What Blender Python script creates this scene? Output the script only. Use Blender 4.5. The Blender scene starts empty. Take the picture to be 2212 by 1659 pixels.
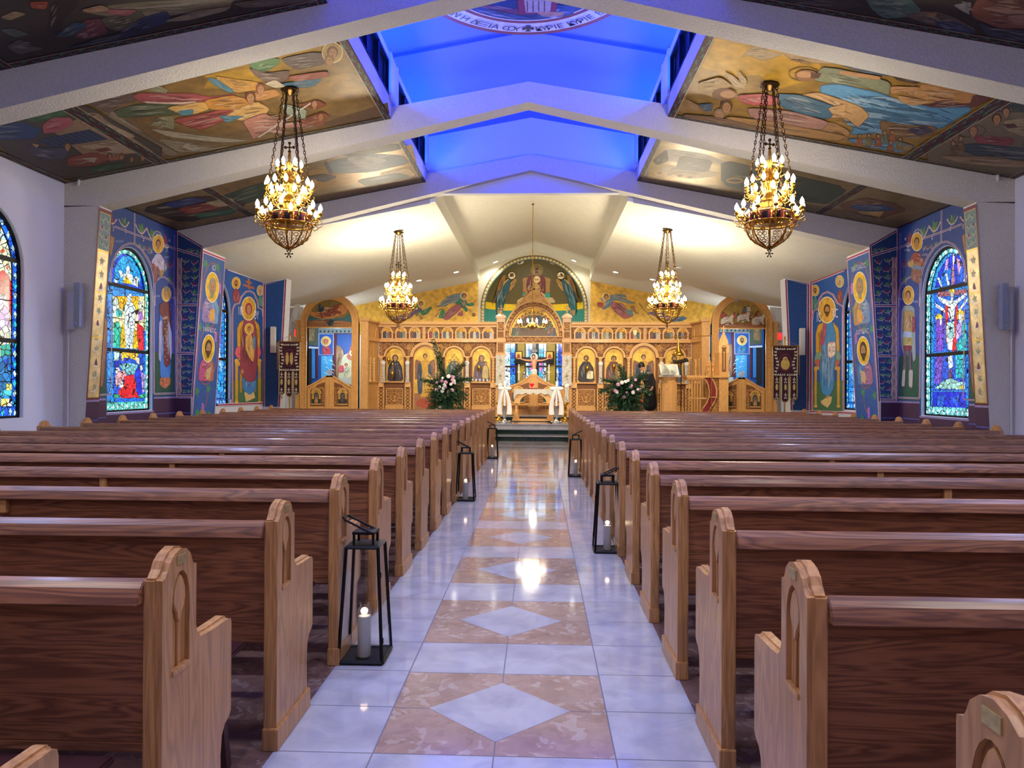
import bpy, bmesh, math, random
from mathutils import Vector, Matrix
from mathutils.geometry import tessellate_polygon
PI=math.pi
C=bpy.context.scene
COL=C.collection

# ------------------------------------------------------------------ camera
F_PX=1550.0; CX,CY=1106.0,829.5
YAW=math.atan(58/F_PX); PITCH=math.atan(6/F_PX*math.cos(YAW)); ROLL=0.0055
CAM=Vector((0.166,0.0,1.42))
VF=Vector((-math.sin(YAW)*math.cos(PITCH),math.cos(YAW)*math.cos(PITCH),math.sin(PITCH)))
_r0=Vector((math.cos(YAW),math.sin(YAW),0)); _u0=_r0.cross(VF)
VR=_r0*math.cos(ROLL)+_u0*math.sin(ROLL); VU=VR.cross(VF)
cd=bpy.data.cameras.new('camera'); cam=bpy.data.objects.new('camera',cd); COL.objects.link(cam)
cam.matrix_world=Matrix(((VR.x,VU.x,-VF.x,CAM.x),(VR.y,VU.y,-VF.y,CAM.y),(VR.z,VU.z,-VF.z,CAM.z),(0,0,0,1)))
cd.sensor_fit='HORIZONTAL'; cd.sensor_width=36; cd.lens=36*F_PX/2212; cd.clip_start=0.05; cd.clip_end=200
C.camera=cam

# ------------------------------------------------------------------ world, exposure, lights
w=bpy.data.worlds.new('world'); C.world=w; w.use_nodes=True
bg=w.node_tree.nodes['Background']; bg.inputs[0].default_value=(0.66,0.66,0.95,1); bg.inputs[1].default_value=0.5
C.view_settings.view_transform='Standard'; C.view_settings.look='None'
C.view_settings.exposure=0.15; C.view_settings.gamma=1.0
try: C.view_settings.use_curve_mapping=False
except Exception: pass
C.cycles.max_bounces=7; C.cycles.diffuse_bounces=4; C.cycles.glossy_bounces=4; C.cycles.transmission_bounces=6; C.cycles.transparent_max_bounces=8
C.cycles.sample_clamp_indirect=4.0; C.cycles.caustics_reflective=False; C.cycles.caustics_refractive=False

def light(kind,name,loc,power,col,size=0.3,rot=None,sy=None,spot=None,blend=0.6):
    l=bpy.data.lights.new(name,kind); l.energy=power; l.color=col
    if kind=='AREA':
        l.size=size
        if sy: l.shape='RECTANGLE'; l.size_y=sy
    else: l.shadow_soft_size=size
    if kind=='SPOT': l.spot_size=spot or 1.6; l.spot_blend=blend
    o=bpy.data.objects.new(name,l); COL.objects.link(o); o.location=loc
    if rot: o.rotation_euler=rot
    return o
BLUE=(0.0,0.060,1.0)
# blue LED strips on the ledges of the raised clerestory, washing its roof
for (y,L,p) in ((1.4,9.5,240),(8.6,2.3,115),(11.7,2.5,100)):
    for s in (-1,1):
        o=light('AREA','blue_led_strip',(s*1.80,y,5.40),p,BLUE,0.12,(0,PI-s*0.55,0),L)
# lights of unseen chandeliers of the nave behind the photographer
for (x,y) in ((-2.9,1.0),(2.9,1.0)):
    light('POINT','rear_chandelier_light',(x,y,3.7),70,(1.0,0.88,0.74),0.35)
# added warm spots without fixtures, brightening the icon screen from the sanctuary ceiling
for x,y in ((-4.6,17.6),(-1.2,18.2),(1.2,18.2),(4.6,17.6)):
    light('SPOT','screen_fill_spot',(x,y,4.25),430,(1.0,0.88,0.70),0.10,(math.radians(52),0,0),spot=1.35,blend=0.8)
# added unseen point lights that brighten the rooms behind the screen
light('POINT','altar_room_fill',(0,23.3,3.0),75,(1.0,.93,.78),.15)
for x in (-6.2,6.2): light('POINT','side_room_fill',(x,22.3,2.7),70,(0.72,.84,1.0),.15)
# added fill spots under the clerestory ridge, no fittings there, brightening aisle and pews
for (y,p) in ((-1.8,90),(2.2,165),(5.4,150),(8.9,90),(11.6,130)):
    for x in (-0.9,0.9): light('SPOT','ridge_fill_spot',(x,y,5.30),p,(0.93,0.97,1.0),0.10,(0,0,0),spot=2.3,blend=0.8)
# added bluish fill spots near the side ceilings, tinting the walls lavender
for y in (2.4,5.4,11.6):
    for x in (-4.6,4.6): light('SPOT','side_fill_spot',(x,y,4.55),360,(0.42,0.53,1.0),0.10,(0,0,0),spot=2.3,blend=0.8)

# ------------------------------------------------------------------ pixel -> plane helpers (used to find where a thing stands)
def ray(x,y): return VF+VR*((x-CX)/F_PX)-VU*((y-CY)/F_PX)
def hit(x,y,p0,n):
    d=ray(x,y); n=Vector(n); return CAM+d*((Vector(p0)-CAM).dot(n)/d.dot(n))
def atY(x,y,Y): return hit(x,y,(0,Y,0),(0,1,0))
def atX(x,y,X): return hit(x,y,(X,0,0),(1,0,0))
def atZ(x,y,Z): return hit(x,y,(0,0,Z),(0,0,1))

# ------------------------------------------------------------------ colours and materials
def lin(c):
    if isinstance(c,str):
        c=c.lstrip('#'); c=[int(c[i:i+2],16)/255 for i in (0,2,4)]
    return tuple((v/12.92 if v<=0.04045 else ((v+0.055)/1.055)**2.4) for v in c[:3])
def mulc(c,k): return tuple(min(1,max(0,v*k)) for v in c)
def mixc(a,b,t): return tuple(a[i]*(1-t)+b[i]*t for i in range(3))
M={}
def newmat(name):
    m=bpy.data.materials.new(name); m.use_nodes=True; nt=m.node_tree
    b=nt.nodes['Principled BSDF']; M[name]=m; return m,nt,b
def N(nt,t,**k):
    n=nt.nodes.new(t)
    for a,v in k.items():
        if a.startswith('i_'): n.inputs[a[2:].replace('_',' ')].default_value=v
        else: setattr(n,a,v)
    return n
def simple(name,col,rough=0.5,metal=0.0,noise=0.0,nscale=20,bump=0.0,spec=None,emit=None,es=0,coat=0):
    m,nt,b=newmat(name); c=lin(col)
    b.inputs['Base Color'].default_value=(*c,1); b.inputs['Roughness'].default_value=rough; b.inputs['Metallic'].default_value=metal
    if spec is not None: b.inputs['Specular IOR Level'].default_value=spec
    if coat: b.inputs['Coat Weight'].default_value=coat; b.inputs['Coat Roughness'].default_value=0.12
    if noise or bump:
        tc=N(nt,'ShaderNodeTexCoord'); nz=N(nt,'ShaderNodeTexNoise'); nz.inputs['Scale'].default_value=nscale; nz.inputs['Detail'].default_value=4
        nt.links.new(tc.outputs['Object'],nz.inputs['Vector'])
        if noise:
            cr=N(nt,'ShaderNodeMixRGB',blend_type='MULTIPLY'); cr.inputs[0].default_value=1; cr.inputs[1].default_value=(*c,1)
            mr=N(nt,'ShaderNodeMapRange'); mr.inputs[1].default_value=0.3; mr.inputs[2].default_value=0.7; mr.inputs[3].default_value=1-noise; mr.inputs[4].default_value=1+noise*0.3
            nt.links.new(nz.outputs['Fac'],mr.inputs[0]); nt.links.new(mr.outputs[0],cr.inputs[2]); nt.links.new(cr.outputs[0],b.inputs['Base Color'])
        if bump:
            bp=N(nt,'ShaderNodeBump'); bp.inputs['Strength'].default_value=bump; bp.inputs['Distance'].default_value=0.01
            nt.links.new(nz.outputs['Fac'],bp.inputs['Height']); nt.links.new(bp.outputs[0],b.inputs['Normal'])
    if emit:
        b.inputs['Emission Color'].default_value=(*lin(emit),1); b.inputs['Emission Strength'].default_value=es
    return m
simple('plaster','#D6D8E0',0.75,bump=0.12,nscale=60,noise=0.04)
simple('rough plaster','#D2CFC6',0.85,bump=0.9,nscale=45,noise=0.10)
simple('cream plaster','#DDD9C6',0.7,bump=0.15,nscale=8,noise=0.06)
simple('blue light plaster','#5878D2',0.7,bump=0.1,nscale=30,noise=0.05)  # clerestory plaster taken as white; the blue LED light is put into its colour
simple('white trim','#D8D8D4',0.5)
simple('green marble','#17302B',0.12,noise=0.4,nscale=12)
simple('brass','#C99A3A',0.28,metal=1.0,noise=0.25,nscale=40)
simple('dark brass','#5E4526',0.38,metal=1.0,noise=0.4,nscale=50)
simple('silver','#C8C8CC',0.2,metal=1.0)
simple('black metal','#0B0E10',0.35,metal=0.3)
simple('black frame','#08090B',0.5,spec=0.2)
simple('wax','#E4E6EC',0.45,emit='#FFE6D0',es=0.05)
simple('white cloth','#E6E4DE',0.8)
simple('lace','#CFC9BC',0.8,noise=0.35,nscale=60)
simple('maroon velvet','#3A0F1E',0.85,noise=0.2,nscale=30)
simple('red cushion','#7C1526',0.7)
simple('gold braid','#B59A62',0.5,noise=0.35,nscale=150)
simple('silver thread','#D9D2BC',0.55)
simple('speaker grey','#8C96AA',0.5)
simple('speaker white','#D9D9D4',0.5)
simple('knob','#C9C4CC',0.3)
simple('vinyl','#3A1C1E',0.4,noise=0.2)
simple('skin','#C48F70',0.55)
simple('black cloth','#0C0D12',0.85)
simple('dark hair','#16110F',0.6)
simple('foliage','#1F4A2A',0.55,noise=0.5,nscale=9)
simple('pale foliage','#7F9A78',0.6,noise=0.4,nscale=9)
simple('pink petal','#D9A0BC',0.6); simple('white petal','#EDEBE6',0.6); simple('mauve petal','#A8749C',0.6)
simple('plaque','#C9B67A',0.3,metal=0.7,noise=0.3,nscale=90)
simple('page','#EDE9CE',0.7,noise=0.15,nscale=120)
simple('exit red','#E0202C',0.5,emit='#FF3038',es=1.2)
simple('red glass','#C01020',0.15,emit='#FF2030',es=0.25)
simple('bulb','#FFFFFF',0.4,emit='#FFF4DC',es=22)
simple('small bulb','#FFFFFF',0.4,emit='#FFF4DC',es=11)
simple('lamp lens','#FFFFFF',0.4,emit='#FFF8E8',es=26)
simple('flame','#FFFFFF',0.4,emit='#FFD8A8',es=3.5)
simple('olive paint','#9A8420',0.6,noise=0.15,nscale=5)
simple('rope trim','#C9C2A8',0.5)
# clear glass
m,nt,b=newmat('clear glass'); b.inputs['Roughness'].default_value=0.02; b.inputs['Transmission Weight'].default_value=1.0; b.inputs['IOR'].default_value=1.1
b.inputs['Alpha'].default_value=0.35

def colmat(name,rough,metal=0.0,mott=0.15,scale=14,emit=0.0,lead=0.0,leadw=0.03,cellvar=0.0):
    m,nt,b=newmat(name); at=N(nt,'ShaderNodeAttribute',attribute_name='Col'); tc=N(nt,'ShaderNodeTexCoord')
    nz=N(nt,'ShaderNodeTexNoise'); nz.inputs['Scale'].default_value=scale; nz.inputs['Detail'].default_value=5
    nt.links.new(tc.outputs['Object'],nz.inputs['Vector'])
    mr=N(nt,'ShaderNodeMapRange'); mr.inputs[1].default_value=0.3; mr.inputs[2].default_value=0.7; mr.inputs[3].default_value=1-mott; mr.inputs[4].default_value=1+mott
    nt.links.new(nz.outputs['Fac'],mr.inputs[0])
    mx=N(nt,'ShaderNodeMixRGB',blend_type='MULTIPLY'); mx.inputs[0].default_value=1
    nt.links.new(at.outputs['Color'],mx.inputs[1]); nt.links.new(mr.outputs[0],mx.inputs[2]); out=mx.outputs[0]
    if lead:
        vo=N(nt,'ShaderNodeTexVoronoi',feature='DISTANCE_TO_EDGE'); vo.inputs['Scale'].default_value=lead
        vc=N(nt,'ShaderNodeTexVoronoi'); vc.inputs['Scale'].default_value=lead
        dn=N(nt,'ShaderNodeTexNoise'); dn.inputs['Scale'].default_value=3.0
        ad=N(nt,'ShaderNodeMixRGB',blend_type='ADD'); ad.inputs[0].default_value=0.12
        nt.links.new(tc.outputs['Object'],dn.inputs['Vector']); nt.links.new(tc.outputs['Object'],ad.inputs[1]); nt.links.new(dn.outputs['Color'],ad.inputs[2])
        nt.links.new(ad.outputs[0],vo.inputs['Vector']); nt.links.new(ad.outputs[0],vc.inputs['Vector'])
        sep=N(nt,'ShaderNodeSeparateColor'); nt.links.new(vc.outputs['Color'],sep.inputs[0])
        m2=N(nt,'ShaderNodeMapRange'); m2.inputs[3].default_value=1-cellvar; m2.inputs[4].default_value=1+cellvar
        nt.links.new(sep.outputs[0],m2.inputs[0])
        mx2=N(nt,'ShaderNodeMixRGB',blend_type='MULTIPLY'); mx2.inputs[0].default_value=1
        nt.links.new(out,mx2.inputs[1]); nt.links.new(m2.outputs[0],mx2.inputs[2])
        st=N(nt,'ShaderNodeMath',operation='GREATER_THAN'); st.inputs[1].default_value=leadw
        nt.links.new(vo.outputs['Distance'],st.inputs[0])
        mx3=N(nt,'ShaderNodeMixRGB',blend_type='MULTIPLY'); mx3.inputs[0].default_value=1
        nt.links.new(mx2.outputs[0],mx3.inputs[1]); nt.links.new(st.outputs[0],mx3.inputs[2]); out=mx3.outputs[0]
    if emit:
        b.inputs['Base Color'].default_value=(0.01,0.01,0.01,1)
        nt.links.new(out,b.inputs['Emission Color']); b.inputs['Emission Strength'].default_value=emit
    else: nt.links.new(out,b.inputs['Base Color'])
    b.inputs['Roughness'].default_value=rough; b.inputs['Metallic'].default_value=metal
    return m
colmat('paint',0.55,mott=0.14,scale=18)
colmat('gold leaf',0.42,metal=0.25,mott=0.28,scale=7)
colmat('stained glass',0.2,mott=0.12,scale=9,emit=1.25,lead=11,leadw=0.045,cellvar=0.35)
colmat('lead',0.4)

def wood(name,base,dark,horizontal,rough=0.32,coat=0.35,scale=1.0,rnd=0.12):
    m,nt,b=newmat(name); tc=N(nt,'ShaderNodeTexCoord'); mp=N(nt,'ShaderNodeMapping')
    mp.inputs['Scale'].default_value=(1.1*scale,16*scale,16*scale) if horizontal else (16*scale,9*scale,1.1*scale)
    oi=N(nt,'ShaderNodeObjectInfo'); 
    cb=N(nt,'ShaderNodeCombineXYZ'); ml=N(nt,'ShaderNodeMath',operation='MULTIPLY'); ml.inputs[1].default_value=37.0
    nt.links.new(oi.outputs['Random'],ml.inputs[0]); nt.links.new(ml.outputs[0],cb.inputs[0]); nt.links.new(ml.outputs[0],cb.inputs[2])
    nt.links.new(cb.outputs[0],mp.inputs['Location'])
    nt.links.new(tc.outputs['Object'],mp.inputs['Vector'])
    nz=N(nt,'ShaderNodeTexNoise'); nz.inputs['Scale'].default_value=1.0; nz.inputs['Detail'].default_value=3; nz.inputs['Distortion'].default_value=0.6
    nt.links.new(mp.outputs[0],nz.inputs['Vector'])
    mk=N(nt,'ShaderNodeMath',operation='MULTIPLY'); mk.inputs[1].default_value=9.0; nt.links.new(nz.outputs['Fac'],mk.inputs[0])
    fr=N(nt,'ShaderNodeMath',operation='PINGPONG'); fr.inputs[1].default_value=0.5; nt.links.new(mk.outputs[0],fr.inputs[0])
    n2=N(nt,'ShaderNodeTexNoise'); n2.inputs['Scale'].default_value=6.0; n2.inputs['Detail'].default_value=4
    nt.links.new(mp.outputs[0],n2.inputs['Vector'])
    av=N(nt,'ShaderNodeMath',operation='MULTIPLY'); nt.links.new(fr.outputs[0],av.inputs[0]); nt.links.new(n2.outputs['Fac'],av.inputs[1])
    cr=N(nt,'ShaderNodeValToRGB'); cr.color_ramp.elements[0].position=0.02; cr.color_ramp.elements[1].position=0.22
    cr.color_ramp.elements[0].color=(*lin(dark),1); cr.color_ramp.elements[1].color=(*lin(base),1)
    nt.links.new(av.outputs[0],cr.inputs[0])
    mr=N(nt,'ShaderNodeMapRange'); mr.inputs[3].default_value=1-rnd; mr.inputs[4].default_value=1+rnd; nt.links.new(oi.outputs['Random'],mr.inputs[0])
    mx=N(nt,'ShaderNodeMixRGB',blend_type='MULTIPLY'); mx.inputs[0].default_value=1
    nt.links.new(cr.outputs[0],mx.inputs[1]); nt.links.new(mr.outputs[0],mx.inputs[2]); nt.links.new(mx.outputs[0],b.inputs['Base Color'])
    b.inputs['Roughness'].default_value=rough; b.inputs['Coat Weight'].default_value=coat; b.inputs['Coat Roughness'].default_value=0.15
wood('oak across','#945F3A','#694028',True,rough=.42,coat=.22)
wood('oak upright','#C08A50','#A3733F',False,rough=.4,coat=.25)
wood('golden oak','#DBA662','#C58F50',False,rough=0.4,coat=0.15,rnd=0.05)
simple('carved gold oak','#E0AE6C',0.42)
simple('deep carving','#7C4C22',0.6,noise=0.3,nscale=30)

def marble(name,a,bc,vein,scale,rough,brecc=False):
    m,nt,b=newmat(name); tc=N(nt,'ShaderNodeTexCoord')
    nz=N(nt,'ShaderNodeTexNoise'); nz.inputs['Scale'].default_value=scale; nz.inputs['Detail'].default_value=7; nz.inputs['Distortion'].default_value=0.8
    nt.links.new(tc.outputs['Object'],nz.inputs['Vector'])
    cr=N(nt,'ShaderNodeValToRGB'); e=cr.color_ramp.elements; e[0].position=0.32; e[0].color=(*lin(bc),1); e[1].position=0.62; e[1].color=(*lin(a),1)
    nt.links.new(nz.outputs['Fac'],cr.inputs[0]); out=cr.outputs[0]
    if brecc:
        vo=N(nt,'ShaderNodeTexVoronoi'); vo.inputs['Scale'].default_value=scale*4.0
        wn=N(nt,'ShaderNodeMixRGB',blend_type='ADD'); wn.inputs[0].default_value=0.25
        nt.links.new(tc.outputs['Object'],wn.inputs[1]); nt.links.new(nz.outputs['Color'],wn.inputs[2]); nt.links.new(wn.outputs[0],vo.inputs['Vector'])
        sp=N(nt,'ShaderNodeSeparateColor'); nt.links.new(vo.outputs['Color'],sp.inputs[0])
        c2=N(nt,'ShaderNodeValToRGB'); c2.color_ramp.interpolation='CONSTANT'; e=c2.color_ramp.elements
        e[0].position=0; e[0].color=(*lin(a),1); e[1].position=0.45; e[1].color=(*lin(bc),1)
        e3=e.new(0.86); e3.color=(*lin(vein),1)
        nt.links.new(sp.outputs[0],c2.inputs[0])
        mx=N(nt,'ShaderNodeMixRGB'); mx.inputs[0].default_value=0.33; nt.links.new(out,mx.inputs[1]); nt.links.new(c2.outputs[0],mx.inputs[2]); out=mx.outputs[0]
    nt.links.new(out,b.inputs['Base Color'])
    n2=N(nt,'ShaderNodeTexNoise'); n2.inputs['Scale'].default_value=9; nt.links.new(tc.outputs['Object'],n2.inputs['Vector'])
    mr=N(nt,'ShaderNodeMapRange'); mr.inputs[3].default_value=rough*0.6; mr.inputs[4].default_value=rough*1.5; nt.links.new(n2.outputs['Fac'],mr.inputs[0]); nt.links.new(mr.outputs[0],b.inputs['Roughness'])
marble('white marble','#B1AFB4','#9B9AA3','#D0CCD0',5,0.075)
marble('pink marble','#A88C7C','#937668','#C8BCAE',6,0.085,True)
marble('brown marble','#7A5C52','#5E4640','#A08C80',6,0.2,True)
simple('grout','#6E6870',0.7)

# ------------------------------------------------------------------ mesh helpers
class MB:
    def __init__(s): s.v=[]; s.f=[]; s.c=[]; s.m=[]; s.col=(0.5,0.5,0.5); s.mi=0
    def face(s,pts,col=None,mi=None):
        i=len(s.v); s.v.extend([tuple(p) for p in pts]); s.f.append(tuple(range(i,i+len(pts))))
        s.c.append(col or s.col); s.m.append(s.mi if mi is None else mi)
    def idx(s,vs,fs,col=None,mi=None):
        i=len(s.v); s.v.extend([tuple(p) for p in vs])
        for f in fs: s.f.append(tuple(i+k for k in f)); s.c.append(col or s.col); s.m.append(s.mi if mi is None else mi)
    def box(s,x0,x1,y0,y1,z0,z1,col=None,mi=None):
        vs=[(x,y,z) for z in (z0,z1) for y in (y0,y1) for x in (x0,x1)]
        s.idx(vs,[(0,2,3,1),(4,5,7,6),(0,1,5,4),(2,6,7,3),(0,4,6,2),(1,3,7,5)],col,mi)
    def prism(s,poly,fn,a0,a1,col=None,mi=None):
        """poly 2d list; fn(u,v,w)->xyz; extruded w from a0 to a1"""
        n=len(poly); vs=[fn(u,v,a0) for u,v in poly]+[fn(u,v,a1) for u,v in poly]
        fs=[tuple(range(n))[::-1],tuple(range(n,2*n))]+[(i,(i+1)%n,n+(i+1)%n,n+i) for i in range(n)]
        s.idx(vs,fs,col,mi)
    def holed(s,outer,holes,fn,a,b,col=None,mi=None):
        """plate with holes between w=a (back) and w=b (front)"""
        loops=[outer]+holes; flat=[p for l in loops for p in l]
        tris=tessellate_polygon([[Vector((p[0],p[1],0)) for p in l] for l in loops])
        for wv in (a,b): s.idx([fn(p[0],p[1],wv) for p in flat],[tuple(t) for t in tris],col,mi)
        for l in loops:
            n=len(l); s.idx([fn(p[0],p[1],a) for p in l]+[fn(p[0],p[1],b) for p in l],[(i,(i+1)%n,n+(i+1)%n,n+i) for i in range(n)],col,mi)
    def lathe(s,prof,n=16,c=(0,0,0),col=None,mi=None):
        vs=[];fs=[]
        for r,z in prof:
            for k in range(n): a=2*PI*k/n; vs.append((c[0]+r*math.cos(a),c[1]+r*math.sin(a),c[2]+z))
        for j in range(len(prof)-1):
            for k in range(n): fs.append((j*n+k,j*n+(k+1)%n,(j+1)*n+(k+1)%n,(j+1)*n+k))
        fs.append(tuple(range(n))[::-1]); fs.append(tuple(range((len(prof)-1)*n,len(prof)*n)))
        s.idx(vs,fs,col,mi)
    def tube(s,pts,r,n=6,col=None,mi=None,closed=False):
        P=[Vector(p) for p in pts]; R=r if isinstance(r,(list,tuple)) else [r]*len(P); vs=[];fs=[]
        for i,p in enumerate(P):
            if closed: t=P[(i+1)%len(P)]-P[i-1]
            else: t=(P[min(i+1,len(P)-1)]-P[max(i-1,0)])
            t.normalize(); up=Vector((0,0,1)) if abs(t.z)<0.9 else Vector((1,0,0))
            a=t.cross(up).normalized(); b_=a.cross(t)
            for k in range(n): an=2*PI*k/n; vs.append(p+a*(R[i]*math.cos(an))+b_*(R[i]*math.sin(an)))
        m_=len(P)
        for i in range(m_ if closed else m_-1):
            j=(i+1)%m_
            for k in range(n): fs.append((i*n+k,i*n+(k+1)%n,j*n+(k+1)%n,j*n+k))
        if not closed: fs.append(tuple(range(n))[::-1]); fs.append(tuple(range((m_-1)*n,m_*n)))
        s.idx(vs,fs,col,mi)
    def ball(s,c,rx,ry=None,rz=None,n=8,m=6,col=None,mi=None):
        ry=ry or rx; rz=rz or rx; vs=[(c[0],c[1],c[2]-rz)];fs=[]
        for j in range(1,m):
            t=PI*j/m
            for k in range(n): a=2*PI*k/n; vs.append((c[0]+rx*math.sin(t)*math.cos(a),c[1]+ry*math.sin(t)*math.sin(a),c[2]-rz*math.cos(t)))
        vs.append((c[0],c[1],c[2]+rz)); L=len(vs)-1
        for k in range(n): fs.append((0,1+(k+1)%n,1+k)); fs.append((L,1+(m-2)*n+k,1+(m-2)*n+(k+1)%n))
        for j in range(m-2):
            for k in range(n): fs.append((1+j*n+k,1+j*n+(k+1)%n,1+(j+1)*n+(k+1)%n,1+(j+1)*n+k))
        s.idx(vs,fs,col,mi)
    def build(s,name,mats,parent=None,smooth=False,bevel=0,merge=False,normals=False,loc=None):
        if isinstance(mats,str): mats=[mats]
        me=bpy.data.meshes.new(name); me.from_pydata(s.v,[],s.f)
        for mt in mats: me.materials.append(M[mt])
        me.polygons.foreach_set('material_index',s.m)
        if any(mt in ('paint','gold leaf','stained glass','lead') for mt in mats):
            ca=me.color_attributes.new('Col','FLOAT_COLOR','CORNER'); buf=[]
            for f,c in zip(s.f,s.c): buf.extend([c[0],c[1],c[2],1.0]*len(f))
            ca.data.foreach_set('color',buf)
        if smooth: me.polygons.foreach_set('use_smooth',[True]*len(s.f))
        me.update()
        if merge or bevel or normals:
            bm=bmesh.new(); bm.from_mesh(me)
            if merge or bevel: bmesh.ops.remove_doubles(bm,verts=bm.verts,dist=1e-5)
            bmesh.ops.recalc_face_normals(bm,faces=bm.faces)
            if bevel:
                ed=[e for e in bm.edges if len(e.link_faces)==2 and e.calc_face_angle(0)>0.6]
                bmesh.ops.bevel(bm,geom=ed,offset=bevel,segments=2,affect='EDGES',clamp_overlap=True)
            bm.to_mesh(me); bm.free()
        o=bpy.data.objects.new(name,me); COL.objects.link(o)
        if parent: o.parent=parent
        if loc: o.location=loc
        return o
def tag(o,label=None,cat=None,group=None,kind=None):
    if label: o['label']=label
    if cat: o['category']=cat
    if group: o['group']=group
    if kind: o['kind']=kind
    return o
def struct(o): o['kind']='structure'; return o
def thing(name,label,cat,loc=(0,0,0),rz=0,group=None):
    o=bpy.data.objects.new(name,None); COL.objects.link(o); o.location=loc; o.rotation_euler=(0,0,rz); o.empty_display_size=0.1
    return tag(o,label,cat,group)
def dup(o,parent=None):
    c=o.copy(); COL.objects.link(c); c.parent=parent
    for ch in list(o.children): dup(ch,c)
    return c
fXYZ=lambda u,v,w_:(u,w_,v)      # u->x, v->z, w->y
def arcp(cx,cz,r,a0,a1,n,rz=None): 
    rz=rz or r
    return [(cx+r*math.cos(a0+(a1-a0)*i/n),cz+rz*math.sin(a0+(a1-a0)*i/n)) for i in range(n+1)]
def archpoly(cx,hw,z0,zs,n=14,rz=None):
    """closed outline: rectangle z0..zs topped by a semicircle of radius hw"""
    return [(cx-hw,z0),(cx+hw,z0)]+arcp(cx,zs,hw,0,PI,n,rz)

# ================================================================== SETTING
W=6.6; SL=0.19; ZC=5.555                     # nave: half width, ceiling slope, ridge height
YB=[0.70,3.83,6.95,9.96,13.1]; BT=0.30      # frame positions
Y_D=17.35; Y_WALL=23.4; Y_IC=22.6; Y_AR=21.4
zc=lambda x:ZC-SL*abs(x)
zs=lambda x:5.25-0.20*abs(x)                # sanctuary ceiling
Y0=-4.0
# --- floor
mb=MB()
mb.face([(-9.5,Y0,0),(9.5,Y0,0),(9.5,25.5,0),(-9.5,25.5,0)],mi=2)
fl=0.0008; W1=0.468; W2=0.855
def fq(x0,x1,y0,y1,mi,z=fl): mb.face([(x0,y0,z),(x1,y0,z),(x1,y1,z),(x0,y1,z)],mi=mi)
y=2.757-1.2066*5; g=0.003
while y<18.8:
    yl=y+0.79; ye=y+1.2066
    fq(-W1+g,-g,y+g,y+0.395-g,1); fq(g,W1-g,y+g,y+0.395-g,1); fq(-W1+g,-g,y+0.395+g,yl-g,1); fq(g,W1-g,y+0.395+g,yl-g,1)
    fq(-W1+g,-g,yl+g,ye-g,0); fq(g,W1-g,yl+g,ye-g,0)
    ym=y+0.395; mb.face([(0,ym-0.285,fl*2),(0.31,ym,fl*2),(0,ym+0.285,fl*2),(-0.31,ym,fl*2)],mi=0)
    for s in (-1,1):
        for k in range(3):
            a=W1+g; b_=W2
            xs=sorted((s*a,s*b_)); yy=y+k*1.2066/3; fq(xs[0],xs[1],yy+g,yy+1.2066/3-g,0)
    y=ye
# grout bed between the aisle tiles
mb.face([(-W2,Y0,0.0004),(W2,Y0,0.0004),(W2,18.79,0.0004),(-W2,18.79,0.0004)],mi=3)
fo=struct(mb.build('floor',['white marble','pink marble','brown marble','grout']))
# --- solea steps (rounded front edges kept straight where the photo shows them)
mb=MB()
for (y0,z0,z1) in ((18.79,0,0.14),(19.42,0.14,0.28),(19.95,0.28,0.39),(22.0,0.39,0.52)):
    hw=3.0 if z1<0.3 else 8.8
    hw=8.8 if z1>0.2 else 5.2
    mb.box(-hw,hw,y0,25.4,z0,z1-0.025,mi=1 if z1==0.39 else 0); mb.box(-hw,hw,y0-0.03,25.4,z1-0.025,z1,mi=1)
for s in (-1,1):
    mb.box(*sorted((s*0.42,s*0.54)),20.0,21.95,0.3901,0.3912,mi=0)
mb.box(-0.54,0.54,20.5,20.62,0.3901,0.3912,mi=0); mb.box(-0.54,0.54,21.3,21.42,0.3901,0.3912,mi=0)
steps=struct(mb.build('floor_solea_steps',['green marble','white marble']))
# --- walls, with arched window openings
WIN=[(2.4,0.66),(5.4,0.66),(8.52,0.66),(11.66,0.66),(14.84,0.66)]
WZ0,WZS,WRZ=0.98,2.90,0.79
def wall(side):
    s=-1 if side=='left' else 1
    mb=MB(); fn=lambda u,v,w_:(s*w_,u,v)
    holes=[archpoly(c,hw,WZ0,WZS,16,WRZ)[::-1] for c,hw in WIN]
    mb.holed([(Y0,0),(Y_D+0.35,0),(Y_D+0.35,4.7),(Y0,4.7)],holes,fn,W,W+0.18)
    return struct(mb.build('wall_'+side,'plaster'))
wall('left'); wall('right')
for s,nm in ((-1,'wall_transept_left'),(1,'wall_transept_right')):
    mb=MB(); mb.box(*sorted((s*8.8,s*9.0)),Y_D+0.2,25.6,0,4.8)
    mb.box(*sorted((s*W,s*9.0)),Y_D+0.1,Y_D+0.35,0,4.7)
    mb.box(*sorted((s*7.05,s*8.8)),Y_AR+0.3,Y_AR+0.42,0,4.5)
    struct(mb.build(nm,'plaster'))
mb=MB(); mb.box(-6.8,6.8,Y0-.15,Y0,0,6.6); struct(mb.build('wall_rear','plaster'))
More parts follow.
